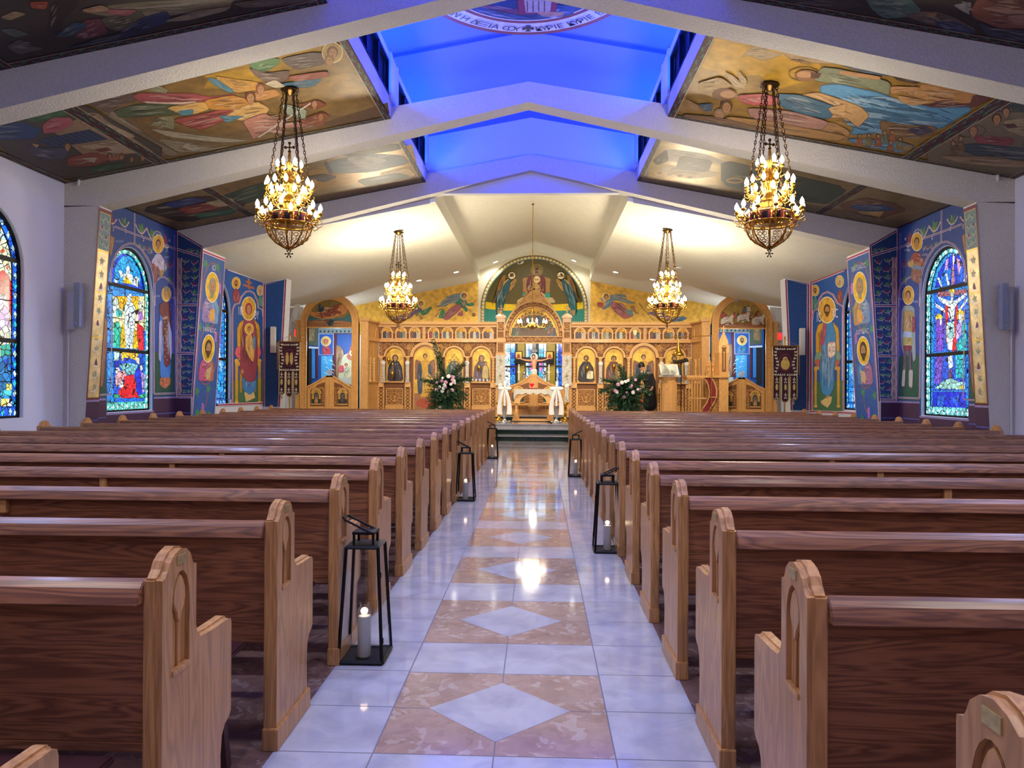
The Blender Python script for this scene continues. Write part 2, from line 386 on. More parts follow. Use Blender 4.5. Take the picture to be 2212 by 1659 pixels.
# --- ceiling: sloped bays between the frames with the raised clerestory down the middle
MX=1.93
mb=MB()
for s in (-1,1):
    mb.face([(s*MX,Y0,zc(MX)),(s*W*1.02,Y0,zc(W*1.02)),(s*W*1.02,13.4,zc(W*1.02)),(s*MX,13.4,zc(MX))])
    # curb, post zone and eave of the clerestory
    mb.face([(s*MX,Y0,zc(MX)),(s*MX,13.25,zc(MX)),(s*MX,13.25,5.44),(s*MX,Y0,5.44)])
    mb.face([(s*MX,Y0,5.94),(s*MX,13.25,5.94),(s*MX,13.25,6.05),(s*MX,Y0,6.05)])
    ys=[Y0]+[v for yb in YB for v in (yb-0.12,yb+0.42)]+[13.25]
    for i in range(1,len(ys)-1,2): mb.box(*sorted((s*(MX-0.03),s*(MX+0.1))),ys[i],ys[i+1],5.4,6.05)
# end wall of the clerestory above the last frame
mb.prism([(-MX,5.0),(MX,5.0),(MX,6.05),(0,6.42),(-MX,6.05)],fXYZ,13.25,13.4)
for s in (-1,1):   # bulkhead where the sanctuary ceiling drops
    mb.prism([(s*1.9,5.6),(s*(W+0.1),4.5),(s*(W+0.1),zs(W)-0.02),(s*1.9,zs(1.9)-0.02)],fXYZ,13.38,13.42)
struct(mb.build('ceiling','plaster'))
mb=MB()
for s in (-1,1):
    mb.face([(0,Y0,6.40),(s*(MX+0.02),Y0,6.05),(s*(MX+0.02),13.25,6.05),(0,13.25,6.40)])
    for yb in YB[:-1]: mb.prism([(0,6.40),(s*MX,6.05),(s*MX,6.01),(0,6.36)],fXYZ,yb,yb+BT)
struct(mb.build('ceiling_clerestory','blue light plaster'))
# sanctuary ceiling with the raised gable strip
mb=MB(); RX=1.80
for s in (-1,1):
    mb.face([(s*RX,13.4,zs(RX)),(s*9.0,13.4,zs(9.0)),(s*9.0,25.6,zs(9.0)),(s*RX,25.6,zs(RX))])
    mb.face([(s*RX,13.4,zs(RX)),(s*RX,25.6,zs(RX)),(s*RX,25.6,5.24),(s*RX,13.4,5.24)])
    mb.face([(s*RX,13.4,5.24),(s*RX,25.6,5.24),(0,25.6,5.90),(0,13.4,5.90)])
struct(mb.build('ceiling_sanctuary','cream plaster'))
# --- the portal frames: roof beams and tapered legs
def soff(x): return 5.38-0.233*abs(x)
for i,yb in enumerate(YB):
    mb=MB(); out=[]
    xi_t,xi_b=(6.087,6.33)
    top=[(W+0.05,zc(W)+0.02),(MX,zc(MX)+0.12),(1.6,5.37),(0,5.665)]
    bot=[(xi_t,soff(xi_t))]
    for s in (-1,1):
        P=[(s*x,z) for x,z in [(0,5.38),(xi_t,soff(xi_t)),(W+0.05,soff(xi_t)-0.02),(W+0.05,zc(W)+0.05),(MX,zc(MX)+0.14),(0,5.665)]]
        mb.prism(P,fXYZ,yb,yb+BT)
        P=[(s*x,z) for x,z in [(xi_t,soff(xi_t)),(xi_b,0.0),(W+0.05,0.0),(W+0.05,soff(xi_t))]]
        mb.prism(P,fXYZ,yb,yb+(0.95 if i==4 else BT))
    struct(mb.build('ceiling_beam_%d'%(i+1),'rough plaster',normals=True))
# frame D: leg stubs at the sanctuary
mb=MB()
for s in (-1,1):
    mb.prism([(s*6.02,4.15),(s*6.22,0),(s*(W+0.05),0),(s*(W+0.05),4.15)],fXYZ,Y_D,Y_D+0.35)
struct(mb.build('wall_return','plaster',normals=True))
# --- back wall with the apse arch
AR=1.70; AZ=3.96
mb=MB()
outer=[(-5.95,3.05),(-AR,3.05)]+[(-AR,AZ)]+arcp(0,AZ,AR,PI,0,28)[1:]+[(AR,3.05),(5.95,3.05),(5.95,zs(5.95)),(RX,zs(RX)),(RX,5.24),(0,5.9),(-RX,5.24),(-RX,zs(RX)),(-5.95,zs(5.95))]
mb.holed(outer,[],fXYZ,Y_WALL,Y_WALL+0.15)
mb.box(-9,-5.95,Y_WALL,Y_WALL+0.15,0,4.1); mb.box(5.95,9,Y_WALL,Y_WALL+0.15,0,4.1)
mb.box(-5.95,-3.6,Y_WALL,Y_WALL+0.15,0,3.05); mb.box(3.6,5.95,Y_WALL,Y_WALL+0.15,0,3.05)
struct(mb.build('wall_back','cream plaster'))
# clerestory windows: dark glazing with frames
wn=0
for bi in range(len(YB)-1):
    for s in (-1,1):
        wn+=1; y0=YB[bi]+0.42; y1=YB[bi+1]-0.12
        mb=MB(); x=s*(MX+0.06); mb.face([(x,y0,5.44),(x,y1,5.44),(x,y1,5.94),(x,y0,5.94)],mi=1)
        n=4
        for k in range(n+1):
            yy=y0+(y1-y0)*k/n; mb.box(*sorted((s*(MX+0.0),s*(MX+0.05))),yy-0.03,yy+0.03,5.44,5.94)
        for z in (5.44,5.90): mb.box(*sorted((s*(MX),s*(MX+0.05))),y0,y1,z,z+0.04)
        struct(mb.build('window_%d'%(20+wn),['black frame','black frame']))

# ================================================================== PEWS
ORD=['first','second','third','fourth','fifth','sixth','seventh','eighth','ninth','tenth','eleventh','twelfth','thirteenth','fourteenth','fifteenth','sixteenth','seventeenth','eighteenth','nineteenth']
PROF=[(0,0),(0,.895),(.02,.897),(.034,.913),(.046,.934),(.072,.953),(.105,.962),(.138,.955),(.163,.936),(.172,.915),(.180,.903),(.198,.898),(.205,.885),(.205,.715),(.213,.690),(.236,.670),(.30,.664),(.43,.661),(.447,.655),(.452,.638),(.452,.352),(.44,.338),(.405,.325),(.385,.298),(.376,.24),(.378,.12),(.385,.085),(.39,0)]
HOLE=[(.058,.615),(.158,.615),(.158,.80)]+[(.158-.05*(1-math.cos(t*PI/2/5)),.80+.093*math.sin(t*PI/2/5)) for t in range(1,6)]+[(.058+.05*(1-math.cos(t*PI/2/5)),.80+.093*math.sin(t*PI/2/5)) for t in range(4,-1,-1)]
PEWL=5.27
def make_pew(s,aisle_end,kneel0,bracket):
    """s=-1: runs to -x from its aisle end (left of the aisle); s=+1: mirrored"""
    t=thing('church_pew','oak church pew','pew')
    def end(x_in,x_out,hole,sgn):
        # panel between x_in (seat side) and x_out (outer face); carved recess on the outer face
        fn=lambda u,v,w_:(w_,u,v)
        m=MB(); d=0.014 if hole else 0
        pr=PROF
        m.prism(pr,fn,x_in,x_out-sgn*d)
        e=m.build('pew_end','oak upright',t,bevel=0.006)
        if hole:
            m=MB(); sh=[(max(0.006,min(u-0.0,u)) if u<0.01 else u-0.006 if u>0.2 else u, v-0.006 if v>0.01 else 0) for u,v in pr]
            m.holed(sh,[HOLE[::-1]],fn,x_out-sgn*d,x_out)
            f=m.build('carved_face','oak upright',e,normals=True)
            m=MB()   # tracery ornament and its mullion inside the recess
            orn=[(.108,.884),(.125,.87),(.140,.84),(.143,.81),(.132,.785),(.122,.775),(.118,.76),(.108,.745),(.098,.76),(.094,.775),(.086,.785),(.073,.81),(.076,.84),(.091,.87)]
            m.prism(orn,fn,x_out-sgn*d,x_out-sgn*0.004); m.prism([(.104,.615),(.112,.615),(.112,.75),(.104,.75)],fn,x_out-sgn*d,x_out-sgn*0.007)
            m.prism([(.058,.606),(.158,.606),(.158,.622),(.058,.622)],fn,x_out-sgn*d,x_out+sgn*0.004)
            m.build('tracery','oak upright',e,bevel=0.002)
        m=MB(); fn2=lambda u,v,w_:(w_,u,v)
        m.prism([(-.008,0),(-.008,.085),(.392,.085),(.398,0)],fn2,x_in,x_out+sgn*0.010)
        m.build('base_block','oak upright',e,bevel=0.003)
        return e
    th=0.052
    e=end(s*th,0.0,True,-s)
    m=MB(); a=0.0005
    m.prism([(.082,.912),(.128,.912),(.128,.938),(.082,.938)],lambda u,v,w_:(w_,u,v),0.0,-s*0.003)
    m.build('name_plate','plaque',e)
    far=s*PEWL
    end(far-s*th,far,False,s)
    x0,x1=sorted((s*th,far-s*th))
    rail=[(-.024,.828),(-.018,.850),(-.008,.872),(.006,.886),(.022,.891),(.042,.887),(.056,.868),(.056,.828)]
    m=MB(); m.prism(rail,lambda u,v,w_:(w_,u,v),x0,x1); m.build('top_rail','oak across',t,bevel=0.003)
    m=MB(); m.prism([(.010,.835),(.030,.835),(.075,.43),(.052,.43)],lambda u,v,w_:(w_,u,v),x0,x1); m.build('backrest','oak across',t)
    m=MB(); m.prism([(.05,.40),(.05,.43),(.42,.445),(.44,.435),(.44,.415),(.42,.41)],lambda u,v,w_:(w_,u,v),x0,x1); m.build('seat','oak across',t,bevel=0.004)
    for q in (0.34,0.67):
        m=MB(); xx=s*PEWL*q; m.prism([(.06,0),(.06,.42),(.40,.42),(.36,0)],lambda u,v,w_:(w_,u,v),xx-.02,xx+.02); m.build('seat_support','oak upright',t)
    # folding kneeler hung behind the backrest
    m=MB(); k0,k1=sorted((s*(th+kneel0),far-s*(th+0.1)))
    m.box(k0,k1,-.215,-.035,.415,.438); k=m.build('kneeler','vinyl',t,bevel=0.006)
    m=MB(); m.box(k0,k1,-.215,-.195,.30,.414); m.build('kneeler_board','vinyl',k)
    for q in (0.0,0.5,1.0):
        xa=s*(th+kneel0+0.03)+ s*q*(PEWL-2*th-kneel0-0.16)
        m=MB(); m.prism([(-.245,.395),(-.222,.40),(-.14,.02),(-.175,.0)],lambda u,v,w_:(w_,u,v),xa-.018,xa+.018); g=m.build('kneeler_leg','vinyl',k)
        m=MB(); m.ball((xa,-.250,.355),.013); m.build('rubber_stop','knob',g,smooth=True)
    m=MB(); m.box(bracket*s-.022,bracket*s+.022,-.012,.03,.755,.828); m.build('rail_bracket','oak upright',t,bevel=0.002)
    return t
for s,side,d0,dd,kn in ((-1,'left',1.9,.857,.35),(1,'right',1.84,.842,.05)):
    pa=make_pew(s,None,0.05,1.75); first=True
    for i in range(-1,18):
        o=pa if i==-1 else dup(pa)
        o.location=(s*0.848,d0+dd*i,0)
        n=i+1
        where={-1:'cropped at the bottom corner of the photo',0:'nearest whole one, its brass plate catching light',17:'last one before the green marble steps'}.get(i)
        lab='oak pew %s of the aisle, %s row counting from the camera'%(side,ORD[n])
        if i in (-1,17): lab='oak pew %s of the aisle, %s'%(side,where)
        tag(o,lab,'pew','oak pews %s of the aisle'%side)

# ================================================================== LANTERNS
def make_lantern():
    t=thing('floor_lantern','black lantern','lantern')
    hb=.112; ht=.082; H=.588; r=.0075
    m=MB()
    B=[(-hb,-hb),(hb,-hb),(hb,hb),(-hb,hb)]; T=[(-ht,-ht),(ht,-ht),(ht,ht),(-ht,ht)]
    for k in range(4):
        m.tube([(B[k][0],B[k][1],.01),(T[k][0],T[k][1],H)],.009,4)
        b2=B[(k+1)%4]; t2=T[(k+1)%4]
        m.tube([(B[k][0],B[k][1],.012),(b2[0],b2[1],.012)],.012,4); m.tube([(T[k][0],T[k][1],H),(t2[0],t2[1],H)],.009,4)
    m.box(-hb,hb,-hb,hb,.004,.014)
    fr=m.build('frame','black frame',t)
    m=MB(); m.box(-ht,ht,-ht,ht,H+.004,H+.010)
    q=.05
    for x,y in ((-q,-q),(q,-q),(q,q),(-q,q)): m.box(x-.006,x+.006,y-.006,y+.006,H+.01,H+.065)
    m.box(-q-.008,q+.008,-q-.008,q+.008,H+.062,H+.075)
    m.build('cap','black frame',t)
    m=MB(); m.tube([(.045,-.052,H+.068),(-.095,-.052,H+.135),(-.112,-.030,H+.145),(-.112,.030,H+.145),(-.095,.052,H+.135),(.045,.052,H+.068)],.006,6)
    m.build('handle','black frame',t)
    m=MB()
    for k in range(4):
        k2=(k+1)%4
        def p(i,f): return (B[i][0]*(1-f)+T[i][0]*f,B[i][1]*(1-f)+T[i][1]*f,.02+(H-.03)*f)
        m.face([p(k,0),p(k2,0),p(k2,1),p(k,1)])
    m.build('glass_pane','clear glass',t)
    for z in (.12,.45):
        m=MB(); f=z/H; hh=hb*(1-f)+ht*f; m.box(hh+.001,hh+.011,-hh+.0,-hh+.012,z-.014,z+.014); m.build('hinge','black frame',t)
    return t
def make_candle():
    t=thing('jar_candle','candle','candle')
    m=MB(); m.lathe([(.031,.0),(.033,.004),(.033,.205),(.030,.209),(.0,.205)],18); m.build('wax','wax',t,smooth=True)
    m=MB(); m.lathe([(.0355,0.0),(.0355,.235),(.033,.246),(.024,.253),(.024,.270),(.027,.272),(.0255,.272),(.0225,.270),(.0225,.252),(.0315,.245),(.034,.234),(.034,.0)],18); m.build('glass_jar','clear glass',t,smooth=True)
    m=MB(); m.ball((0,0,.222),.005,.005,.011); m.build('flame','flame',t,smooth=True)
    return t
ln=make_lantern(); cn=make_candle()
LS=[(-.735,3.62+.112,'nearest black lantern, tilted handle, beside the third pew left of the aisle',0),
    (-.74,8.84+.112,'black lantern on the aisle floor at left, middle distance',0),
    (-.75,14.1+.112,'farthest small black lantern, left edge of the aisle near the steps',0),
    (.757,11.33+.112,'black lantern right of the aisle, the farther one there',PI),
    (.765,6.15+.112,'black lantern right of the aisle, the nearer one there',PI)]
for k,(x,y,lab,rz) in enumerate(LS):
    o=ln if k==0 else dup(ln); o.location=(x,y,0.002); o.rotation_euler=(0,0,rz); tag(o,lab,'lantern','black lanterns along the aisle')
    o.scale=(1,1,1)
    c=cn if k==0 else dup(cn); c.location=(x+.0,y-.02,0.0165)
    tag(c,'lit white candle in a glass jar inside the '+['nearest lantern left of the aisle','middle lantern left of the aisle','farthest lantern left of the aisle','farther lantern right of the aisle','nearer lantern right of the aisle'][k],'candle','jar candles in the lanterns')
    light('POINT','candle_light',(x,y-.02,.25),0.12,(1,.7,.4),.02)

# ================================================================== CHANDELIERS
def chain(m,p0,p1,n,r=.008):
    P0=Vector(p0);P1=Vector(p1);d=P1-P0;L=d.length/n; t=d.normalized(); up=Vector((0,0,1)).cross(t); 
    if up.length<.1: up=Vector((1,0,0))
    a=up.normalized(); b_=t.cross(a)
    for i in range(n):
        c=P0+d*((i+.5)/n); q=a if i%2 else b_
        pts=[c+t*(L*.68*math.cos(2*PI*k/6))+q*(L*.30*math.sin(2*PI*k/6)) for k in range(6)]
        m.tube(pts,r*.55,3,closed=True)
def cross_flat(m,c,s_,y=.006,fl_=.3):
    """botonee cross in the xz plane"""
    x,yy,z=c
    for dx,dz in ((0,1),(0,-1),(1,0),(-1,0)):
        m.prism([(x+dx*s_*.0+(-dz)*.12*s_,z+dz*0+dx*.12*s_),(x+dx*s_*.75+(-dz)*.09*s_,z+dz*s_*.75+dx*.09*s_),(x+dx*s_*.75+(dz)*.09*s_,z+dz*s_*.75-dx*.09*s_),(x+(dz)*.12*s_,z-dx*.12*s_)],fXYZ,yy-y,yy+y)
        cx_,cz_=x+dx*s_*.82,z+dz*s_*.82
        m.prism([(cx_+fl_*s_*math.cos(2*PI*k/8+.39),cz_+fl_*s_*math.sin(2*PI*k/8+.39)) for k in range(8)],fXYZ,yy-y,yy+y)
def make_chandelier():
    t=thing('chandelier','chandelier','chandelier')
    # origin at the canopy (ceiling); z downward
    z0=-2.04
    m=MB(); m.lathe([(.105,-.02),(.11,-.035),(.06,-.055),(.03,-.09),(.0,-.10)],18); m.build('canopy','dark brass',t,smooth=True)
    for k in range(6):
        a=2*PI*k/6+.35; m=MB(); chain(m,(.07*math.cos(a),.07*math.sin(a),-.045),(.235*math.cos(a),.235*math.sin(a),z0+.86),26,.011); m.build('chain','dark brass',t)
    m=MB()
    m.lathe([(.012,z0+1.26),(.022,z0+1.2),(.012,z0+1.17),(.04,z0+1.12),(.018,z0+1.06),(.05,z0+1.0),(.03,z0+.95),(.075,z0+.9),(.09,z0+.84),(.05,z0+.80),(.06,z0+.72),(.13,z0+.66),(.15,z0+.60),(.09,z0+.55),(.20,z0+.50),(.22,z0+.44),(.24,z0+.39)],14)
    m.build('stem','brass',t,smooth=True)
    m=MB(); cross_flat(m,(0,0,z0+1.32),.062); m.build('finial_cross','dark brass',t)
    m=MB()   # pierced basket
    R=[(.275,z0+.385),(.262,z0+.32),(.225,z0+.24),(.16,z0+.17),(.08,z0+.12),(.05,z0+.105)]
    for k in range(8):
        a=2*PI*k/8+.2
        m.tube([(r*math.cos(a),r*math.sin(a),z) for r,z in R],.010,5)
        for j,(rr,zz,sz) in enumerate(((.268,z0+.35,.035),(.25,z0+.295,.05),(.215,z0+.235,.05),(.165,z0+.185,.042),(.115,z0+.15,.03))):
            a2=a+PI/8
            for side in (-1,1):
                cc=Vector((rr*math.cos(a2),rr*math.sin(a2),zz)); tg=Vector((-math.sin(a2),math.cos(a2),0))
                cc=cc+tg*side*sz*.55
                m.tube([cc+tg*sz*.5*math.cos(q)+Vector((0,0,sz*.45*math.sin(q))) for q in [2*PI*i/7 for i in range(7)]],.0045,3,closed=True)
    m.tube([(.05*math.cos(a),.05*math.sin(a),z0+.105) for a in [2*PI*i/12 for i in range(12)]],.012,5,closed=True)
    m.build('basket','brass',t)
    m=MB(); 
    for zz,rr,th_ in ((z0+.385,.282,.012),(z0+.50,.262,.010)): m.tube([(rr*math.cos(a),rr*math.sin(a),zz) for a in [2*PI*i/24 for i in range(24)]],th_,5,closed=True)
    m.build('hoop','brass',t,smooth=True)
    # band of small icons on red ground
    m=MB()
    for k in range(12):
        a=2*PI*(k+.5)/12; 
        for q,(hw,za,zb,mi,rr) in enumerate(((.062,z0+.40,z0+.49,0,.262),(.028,z0+.405,z0+.485,1,.266))):
            tg=Vector((-math.sin(a),math.cos(a),0)); c=Vector((rr*math.cos(a),rr*math.sin(a),0))
            m.face([c-tg*hw+Vector((0,0,za)),c+tg*hw+Vector((0,0,za)),c+tg*hw+Vector((0,0,zb)),c-tg*hw+Vector((0,0,zb))],mi=mi)
    m.build('icon_band',['red cushion','black frame'],t)
    m=MB(); m.tube([(0,0,z0+.105),(0,0,z0+.07)],.008,5)
    for k in range(6):
        a=2*PI*k/6; dx,dz=math.cos(a),math.sin(a); cz=z0+.035
        m.tube([(0,0,cz),(dx*.038,0,cz+dz*.038)],.005,4); m.ball((dx*.042,0,cz+dz*.042),.011,.006,.011,6,4)
    m.build('pendant_cross','dark brass',t)
    for (r0,r1,z,n,off) in ((.26,.372,z0+.50,12,0.1),(.24,.31,z0+.445,8,.4),(.14,.265,z0+.79,12,.2),(.13,.20,z0+.70,6,.1),(.04,.135,z0+1.03,6,.3)):
        for k in range(n):
            a=2*PI*k/n+off; ca,sa=math.cos(a),math.sin(a)
            P=[(r0,z-.03),(r0+(r1-r0)*.3,z-.075),(r0+(r1-r0)*.7,z-.07),(r1,z-.03),(r1,z+.0)]
            m=MB(); m.tube([(r*ca,r*sa,zz) for r,zz in P],[.009,.011,.009,.008,.007],5)
            m.tube([((r1-.05)*ca-.0*sa,(r1-.05)*sa,z-.075),((r1-.015)*ca,(r1-.015)*sa,z-.11),((r1+.03)*ca,(r1+.03)*sa,z-.085),((r1+.022)*ca,(r1+.022)*sa,z-.055)],.006,4)
            m.lathe([(.008,0),(.03,.012),(.034,.03),(.022,.034),(.013,.02),(.012,.055),(.0,.055)],8,(r1*ca,r1*sa,z))
            ar=m.build('arm','brass',t,smooth=True)
            m=MB(); m.lathe([(.013,0),(.026,.026),(.023,.050),(.009,.078),(.001,.092)],8,(r1*ca,r1*sa,z+.052)); m.build('bulb','bulb',ar,smooth=True)
    return t
ch=make_chandelier()
CH=[(-2.855,8.54,5.013,'near left gilt chandelier hanging from the painted ceiling by six chains'),
    (2.866,8.54,5.010,'near right gilt chandelier hanging from the painted ceiling by six chains'),
    (-2.80,15.0,4.69,'far left gilt chandelier over the pews before the flying angel mural'),
    (2.80,14.9,4.69,'far right gilt chandelier over the pews before the icon screen')]
for k,(x,y,z,lab) in enumerate(CH):
    o=ch if k==0 else dup(ch); o.location=(x,y,z); o.rotation_euler=(0,0,.3*k); tag(o,lab,'chandelier','four tiered gilt chandeliers')
    l=light('POINT','chandelier_light',(x,y,z-1.38),230 if k<2 else 780,(1.0,.87,.66),.30)
# small oil-lamp style chandelier before the royal doors
t=thing('hanging_candelabrum','small brass chandelier on one long chain before the royal doors','chandelier',(0.0,17.4,5.86))
zt=-(5.86-2.95)
m=MB(); m.lathe([(.03,0),(.03,-.02),(.0,-.03)],10); m.build('ceiling_hook','dark brass',t)
m=MB(); m.tube([(0,0,-.02),(0,0,zt+.42)],.009,5); m.build('chain','brass',t)
m=MB(); m.lathe([(.006,zt+.42),(.03,zt+.36),(.012,zt+.30),(.012,zt+.05),(.09,zt+.0),(.15,zt-.06),(.10,zt-.11),(.03,zt-.13),(.0,zt-.15)],16); m.build('bowl','brass',t,smooth=True)
for k in range(10):
    a=2*PI*k/10; r1=.34; ca,sa=math.cos(a),math.sin(a)
    m=MB(); m.tube([(.1*ca,.1*sa,zt-.03),(.2*ca,.2*sa,zt-.10),(.30*ca,.30*sa,zt-.09),(r1*ca,r1*sa,zt-.02)],.010,5)
    m.lathe([(.01,0),(.035,.015),(.02,.03),(.0,.03)],8,(r1*ca,r1*sa,zt-.02)); ar=m.build('arm','brass',t,smooth=True)
    m=MB(); m.lathe([(.012,0),(.026,.03),(.022,.055),(.006,.09),(.001,.1)],8,(r1*ca,r1*sa,zt+.01)); m.build('bulb','bulb',ar,smooth=True)
m=MB(); m.tube([(.40*math.cos(a),.40*math.sin(a),zt-.03) for a in [2*PI*i/28 for i in range(28)]],.008,4,closed=True); m.build('hoop','brass',t)
light('POINT','small_chandelier_light',(0,17.4,3.1),60,(1.0,.86,.62),.2)

# ------------------------------------------------------------------ ceiling downlights by the apse
for k,(px,py) in enumerate(((905,605),(985,587),(1070,565),(1240,562),(1330,587),(1410,603))):
    s=-1 if px<1155 else 1
    if k in (2,3): p=hit(px,py,(0,0,5.90),(s*.367,0,1)); nz=Vector((s*.367,0,1)).normalized()
    else: p=hit(px,py,(0,0,5.25),(s*.20,0,1)); nz=Vector((s*.20,0,1)).normalized()
    t=thing('recessed_downlight','recessed white downlight, %s in the row across the sanctuary ceiling'%(['leftmost','second from left','third from left','third from right','second from right','rightmost'][k]),'ceiling light',p-nz*.006,group='downlights before the apse')
    t.rotation_euler=nz.to_track_quat('Z','Y').to_euler()
    m=MB(); m.lathe([(.105,.0),(.105,-.012),(.075,-.012),(.075,.0)],20); m.build('trim_ring','white trim',t)
    m=MB(); m.lathe([(.074,-.002),(.074,-.008)],20); m.build('lens','lamp lens',t)
    light('SPOT','downlight_light',(p.x,p.y-.0,p.z-.05),60,(1,.93,.78),.08,(math.radians(12),0,0),spot=2.3)

# ================================================================== PAINTED SURFACES
class Canvas:
    """flat painted shapes laid on one surface; each coat a hair above the last"""
    def __init__(s,mp,n,eps=0.00002):
        s.mp=mp; s.n=Vector(n).normalized(); s.eps=eps; s.k=1; s.m=MB(); s.sc=1.0; s.ox=0; s.oy=0; s.rng=random.Random(7); s.tf=1; s.grid=0
    def t(s,sc,ox,oy): s.sc=sc; s.ox=ox; s.oy=oy; return s
    def P(s,p):
        q=s.mp(p[0]/s.sc+s.ox,p[1]/s.sc+s.oy); return q+s.n*(s.eps*s.k)
    def poly(s,pts,col,mat=0,same=False):
        if not same: s.k+=1
        c=lin(col) if isinstance(col,str) else col
        if s.grid:      # on a curved wall: cut the shape into small cells so that it follows the curve
            g=s.grid; x0=min(p[0] for p in pts); x1=max(p[0] for p in pts); y0=min(p[1] for p in pts); y1=max(p[1] for p in pts)
            if x1-x0>g or y1-y0>g:
                def cut(P,ax,v,sg):
                    o=[]
                    for i,a in enumerate(P):
                        b=P[(i+1)%len(P)]; ia=(a[ax]-v)*sg>=0; ib=(b[ax]-v)*sg>=0
                        if ia: o.append(a)
                        if ia!=ib: t=(v-a[ax])/(b[ax]-a[ax]); o.append((a[0]+(b[0]-a[0])*t,a[1]+(b[1]-a[1])*t))
                    return o
                i0=int(math.floor(x0/g)); 
                for i in range(i0,int(x1/g)+1):
                    Q=cut(list(pts),0,i*g,1); Q=cut(Q,0,(i+1)*g,-1) if Q else Q
                    if len(Q)<3: continue
                    for j in range(int(math.floor(y0/g)),int(y1/g)+1):
                        R=cut(Q,1,j*g,1); R=cut(R,1,(j+1)*g,-1) if R else R
                        if len(R)>2: s.m.face([s.P(p) for p in R],c,mat)
                return
        s.m.face([s.P(p) for p in pts],c,mat)
    def ell(s,x,y,rx,ry,col,mat=0,rot=0,n=18,same=False):
        cr,sr=math.cos(rot),math.sin(rot)
        s.poly([(x+rx*math.cos(a)*cr-ry*math.sin(a)*sr,y+rx*math.cos(a)*sr+ry*math.sin(a)*cr) for a in [2*PI*i/n for i in range(n)]],col,mat,same)
    def ring(s,x,y,rx,ry,w_,col,mat=0,n=20,rot=0):
        cr,sr=math.cos(rot),math.sin(rot)
        s.stroke([(x+rx*math.cos(a)*cr-ry*math.sin(a)*sr,y+rx*math.cos(a)*sr+ry*math.sin(a)*cr) for a in [2*PI*i/n for i in range(n+1)]],w_,col,mat)
    def stroke(s,pts,w_,col,mat=0,taper=False,same=False):
        if not same: s.k+=1
        c=lin(col) if isinstance(col,str) else col
        n=len(pts); L=[];R=[]
        for i,p in enumerate(pts):
            a=pts[max(0,i-1)]; b=pts[min(n-1,i+1)]; dx,dy=b[0]-a[0],b[1]-a[1]; d=math.hypot(dx,dy) or 1
            ww=w_/2*(math.sin(PI*(i+.5)/n) if taper else 1)
            L.append((p[0]-dy/d*ww,p[1]+dx/d*ww)); R.append((p[0]+dy/d*ww,p[1]-dx/d*ww))
        for i in range(n-1): s.m.face([s.P(L[i]),s.P(L[i+1]),s.P(R[i+1]),s.P(R[i])],c,mat)
    def curve(s,p0,p1,p2,w_,col,n=8,taper=True,same=False):
        s.stroke([((1-t)**2*p0[0]+2*t*(1-t)*p1[0]+t*t*p2[0],(1-t)**2*p0[1]+2*t*(1-t)*p1[1]+t*t*p2[1]) for t in [i/n for i in range(n+1)]],w_,col,0,taper,same)
    def drape(s,pts,col,folds=7,out=0.35,mat=0,soft=True):
        """robe: dark outline, body colour, light and dark painted folds"""
        c=lin(col) if isinstance(col,str) else col
        if soft and len(pts)>3:   # round the outline
            q=[]
            for i,p in enumerate(pts):
                a=pts[i-1]; b=pts[(i+1)%len(pts)]
                q.append((p[0]*.87+a[0]*.13,p[1]*.87+a[1]*.13)); q.append((p[0]*.87+b[0]*.13,p[1]*.87+b[1]*.13))
            pts=q
        cx=sum(p[0] for p in pts)/len(pts); cy=sum(p[1] for p in pts)/len(pts)
        xs=[p[0] for p in pts]; ys=[p[1] for p in pts]; dx=max(xs)-min(xs); dy=max(ys)-min(ys); sz=math.sqrt(dx*dy)
        if out: s.stroke(list(pts)+[pts[0]],sz*.03,mulc(c,out))
        s.poly(pts,c,mat)
        r=s.rng; s.k+=1
        n=len(pts); sxx=sum((p[0]-cx)**2 for p in pts)/n; syy=sum((p[1]-cy)**2 for p in pts)/n; sxy=sum((p[0]-cx)*(p[1]-cy) for p in pts)/n
        th=.5*math.atan2(2*sxy,sxx-syy); ax,ay=math.cos(th),math.sin(th)
        U=[(p[0]-cx)*ax+(p[1]-cy)*ay for p in pts]; V=[-(p[0]-cx)*ay+(p[1]-cy)*ax for p in pts]
        hu=(max(U)-min(U))/2; hv=(max(V)-min(V))/2; mu=(max(U)+min(U))/2; mv=(max(V)+min(V))/2
        for i in range(int(folds*2.1)):
            o=r.uniform(-.72,.72); q=math.sqrt(1-o*o); u0=r.uniform(-.82,-.1)*q; u1=u0+r.uniform(.35,.9)*q; u1=min(u1,.8*q)
            def at(u,v): u=mu+u*hu; v=mv+v*hv; return (cx+u*ax-v*ay,cy+u*ay+v*ax)
            p0=at(u0,o); p2=at(u1,o+r.uniform(-.15,.15)); p1=at((u0+u1)/2,o+r.uniform(-.22,.22))
            cc=mixc(c,(0.8,0.76,0.65),r.uniform(.08,.36)) if i%2 else mulc(c,r.uniform(.4,.75))
            s.k+=1; s.curve(p0,p1,p2,hv*r.uniform(.07,.24),cc,6,True,True)
    def head(s,x,y,r,halo='#D8A83A',hair='#4A2E1C',skin='#B88A5E',beard=None,hx=1.0,rim='#F0E2C0',veil=None,hr=1.75,gold=1):
        if halo:
            s.ell(x,y,r*hr*hx*1.08,r*hr*1.08,rim); s.ell(x,y,r*hr*hx,r*hr,halo,gold)
        if veil: s.ell(x,y+r*.05,r*1.15*hx,r*1.25,veil)
        else: s.ell(x,y-r*.12,r*1.02*hx,r*1.08,hair)
        s.poly([(x-r*.35*hx,y+r*.6),(x+r*.35*hx,y+r*.6),(x+r*.4*hx,y+r*1.35),(x-r*.4*hx,y+r*1.35)],mulc(lin(skin),.75))
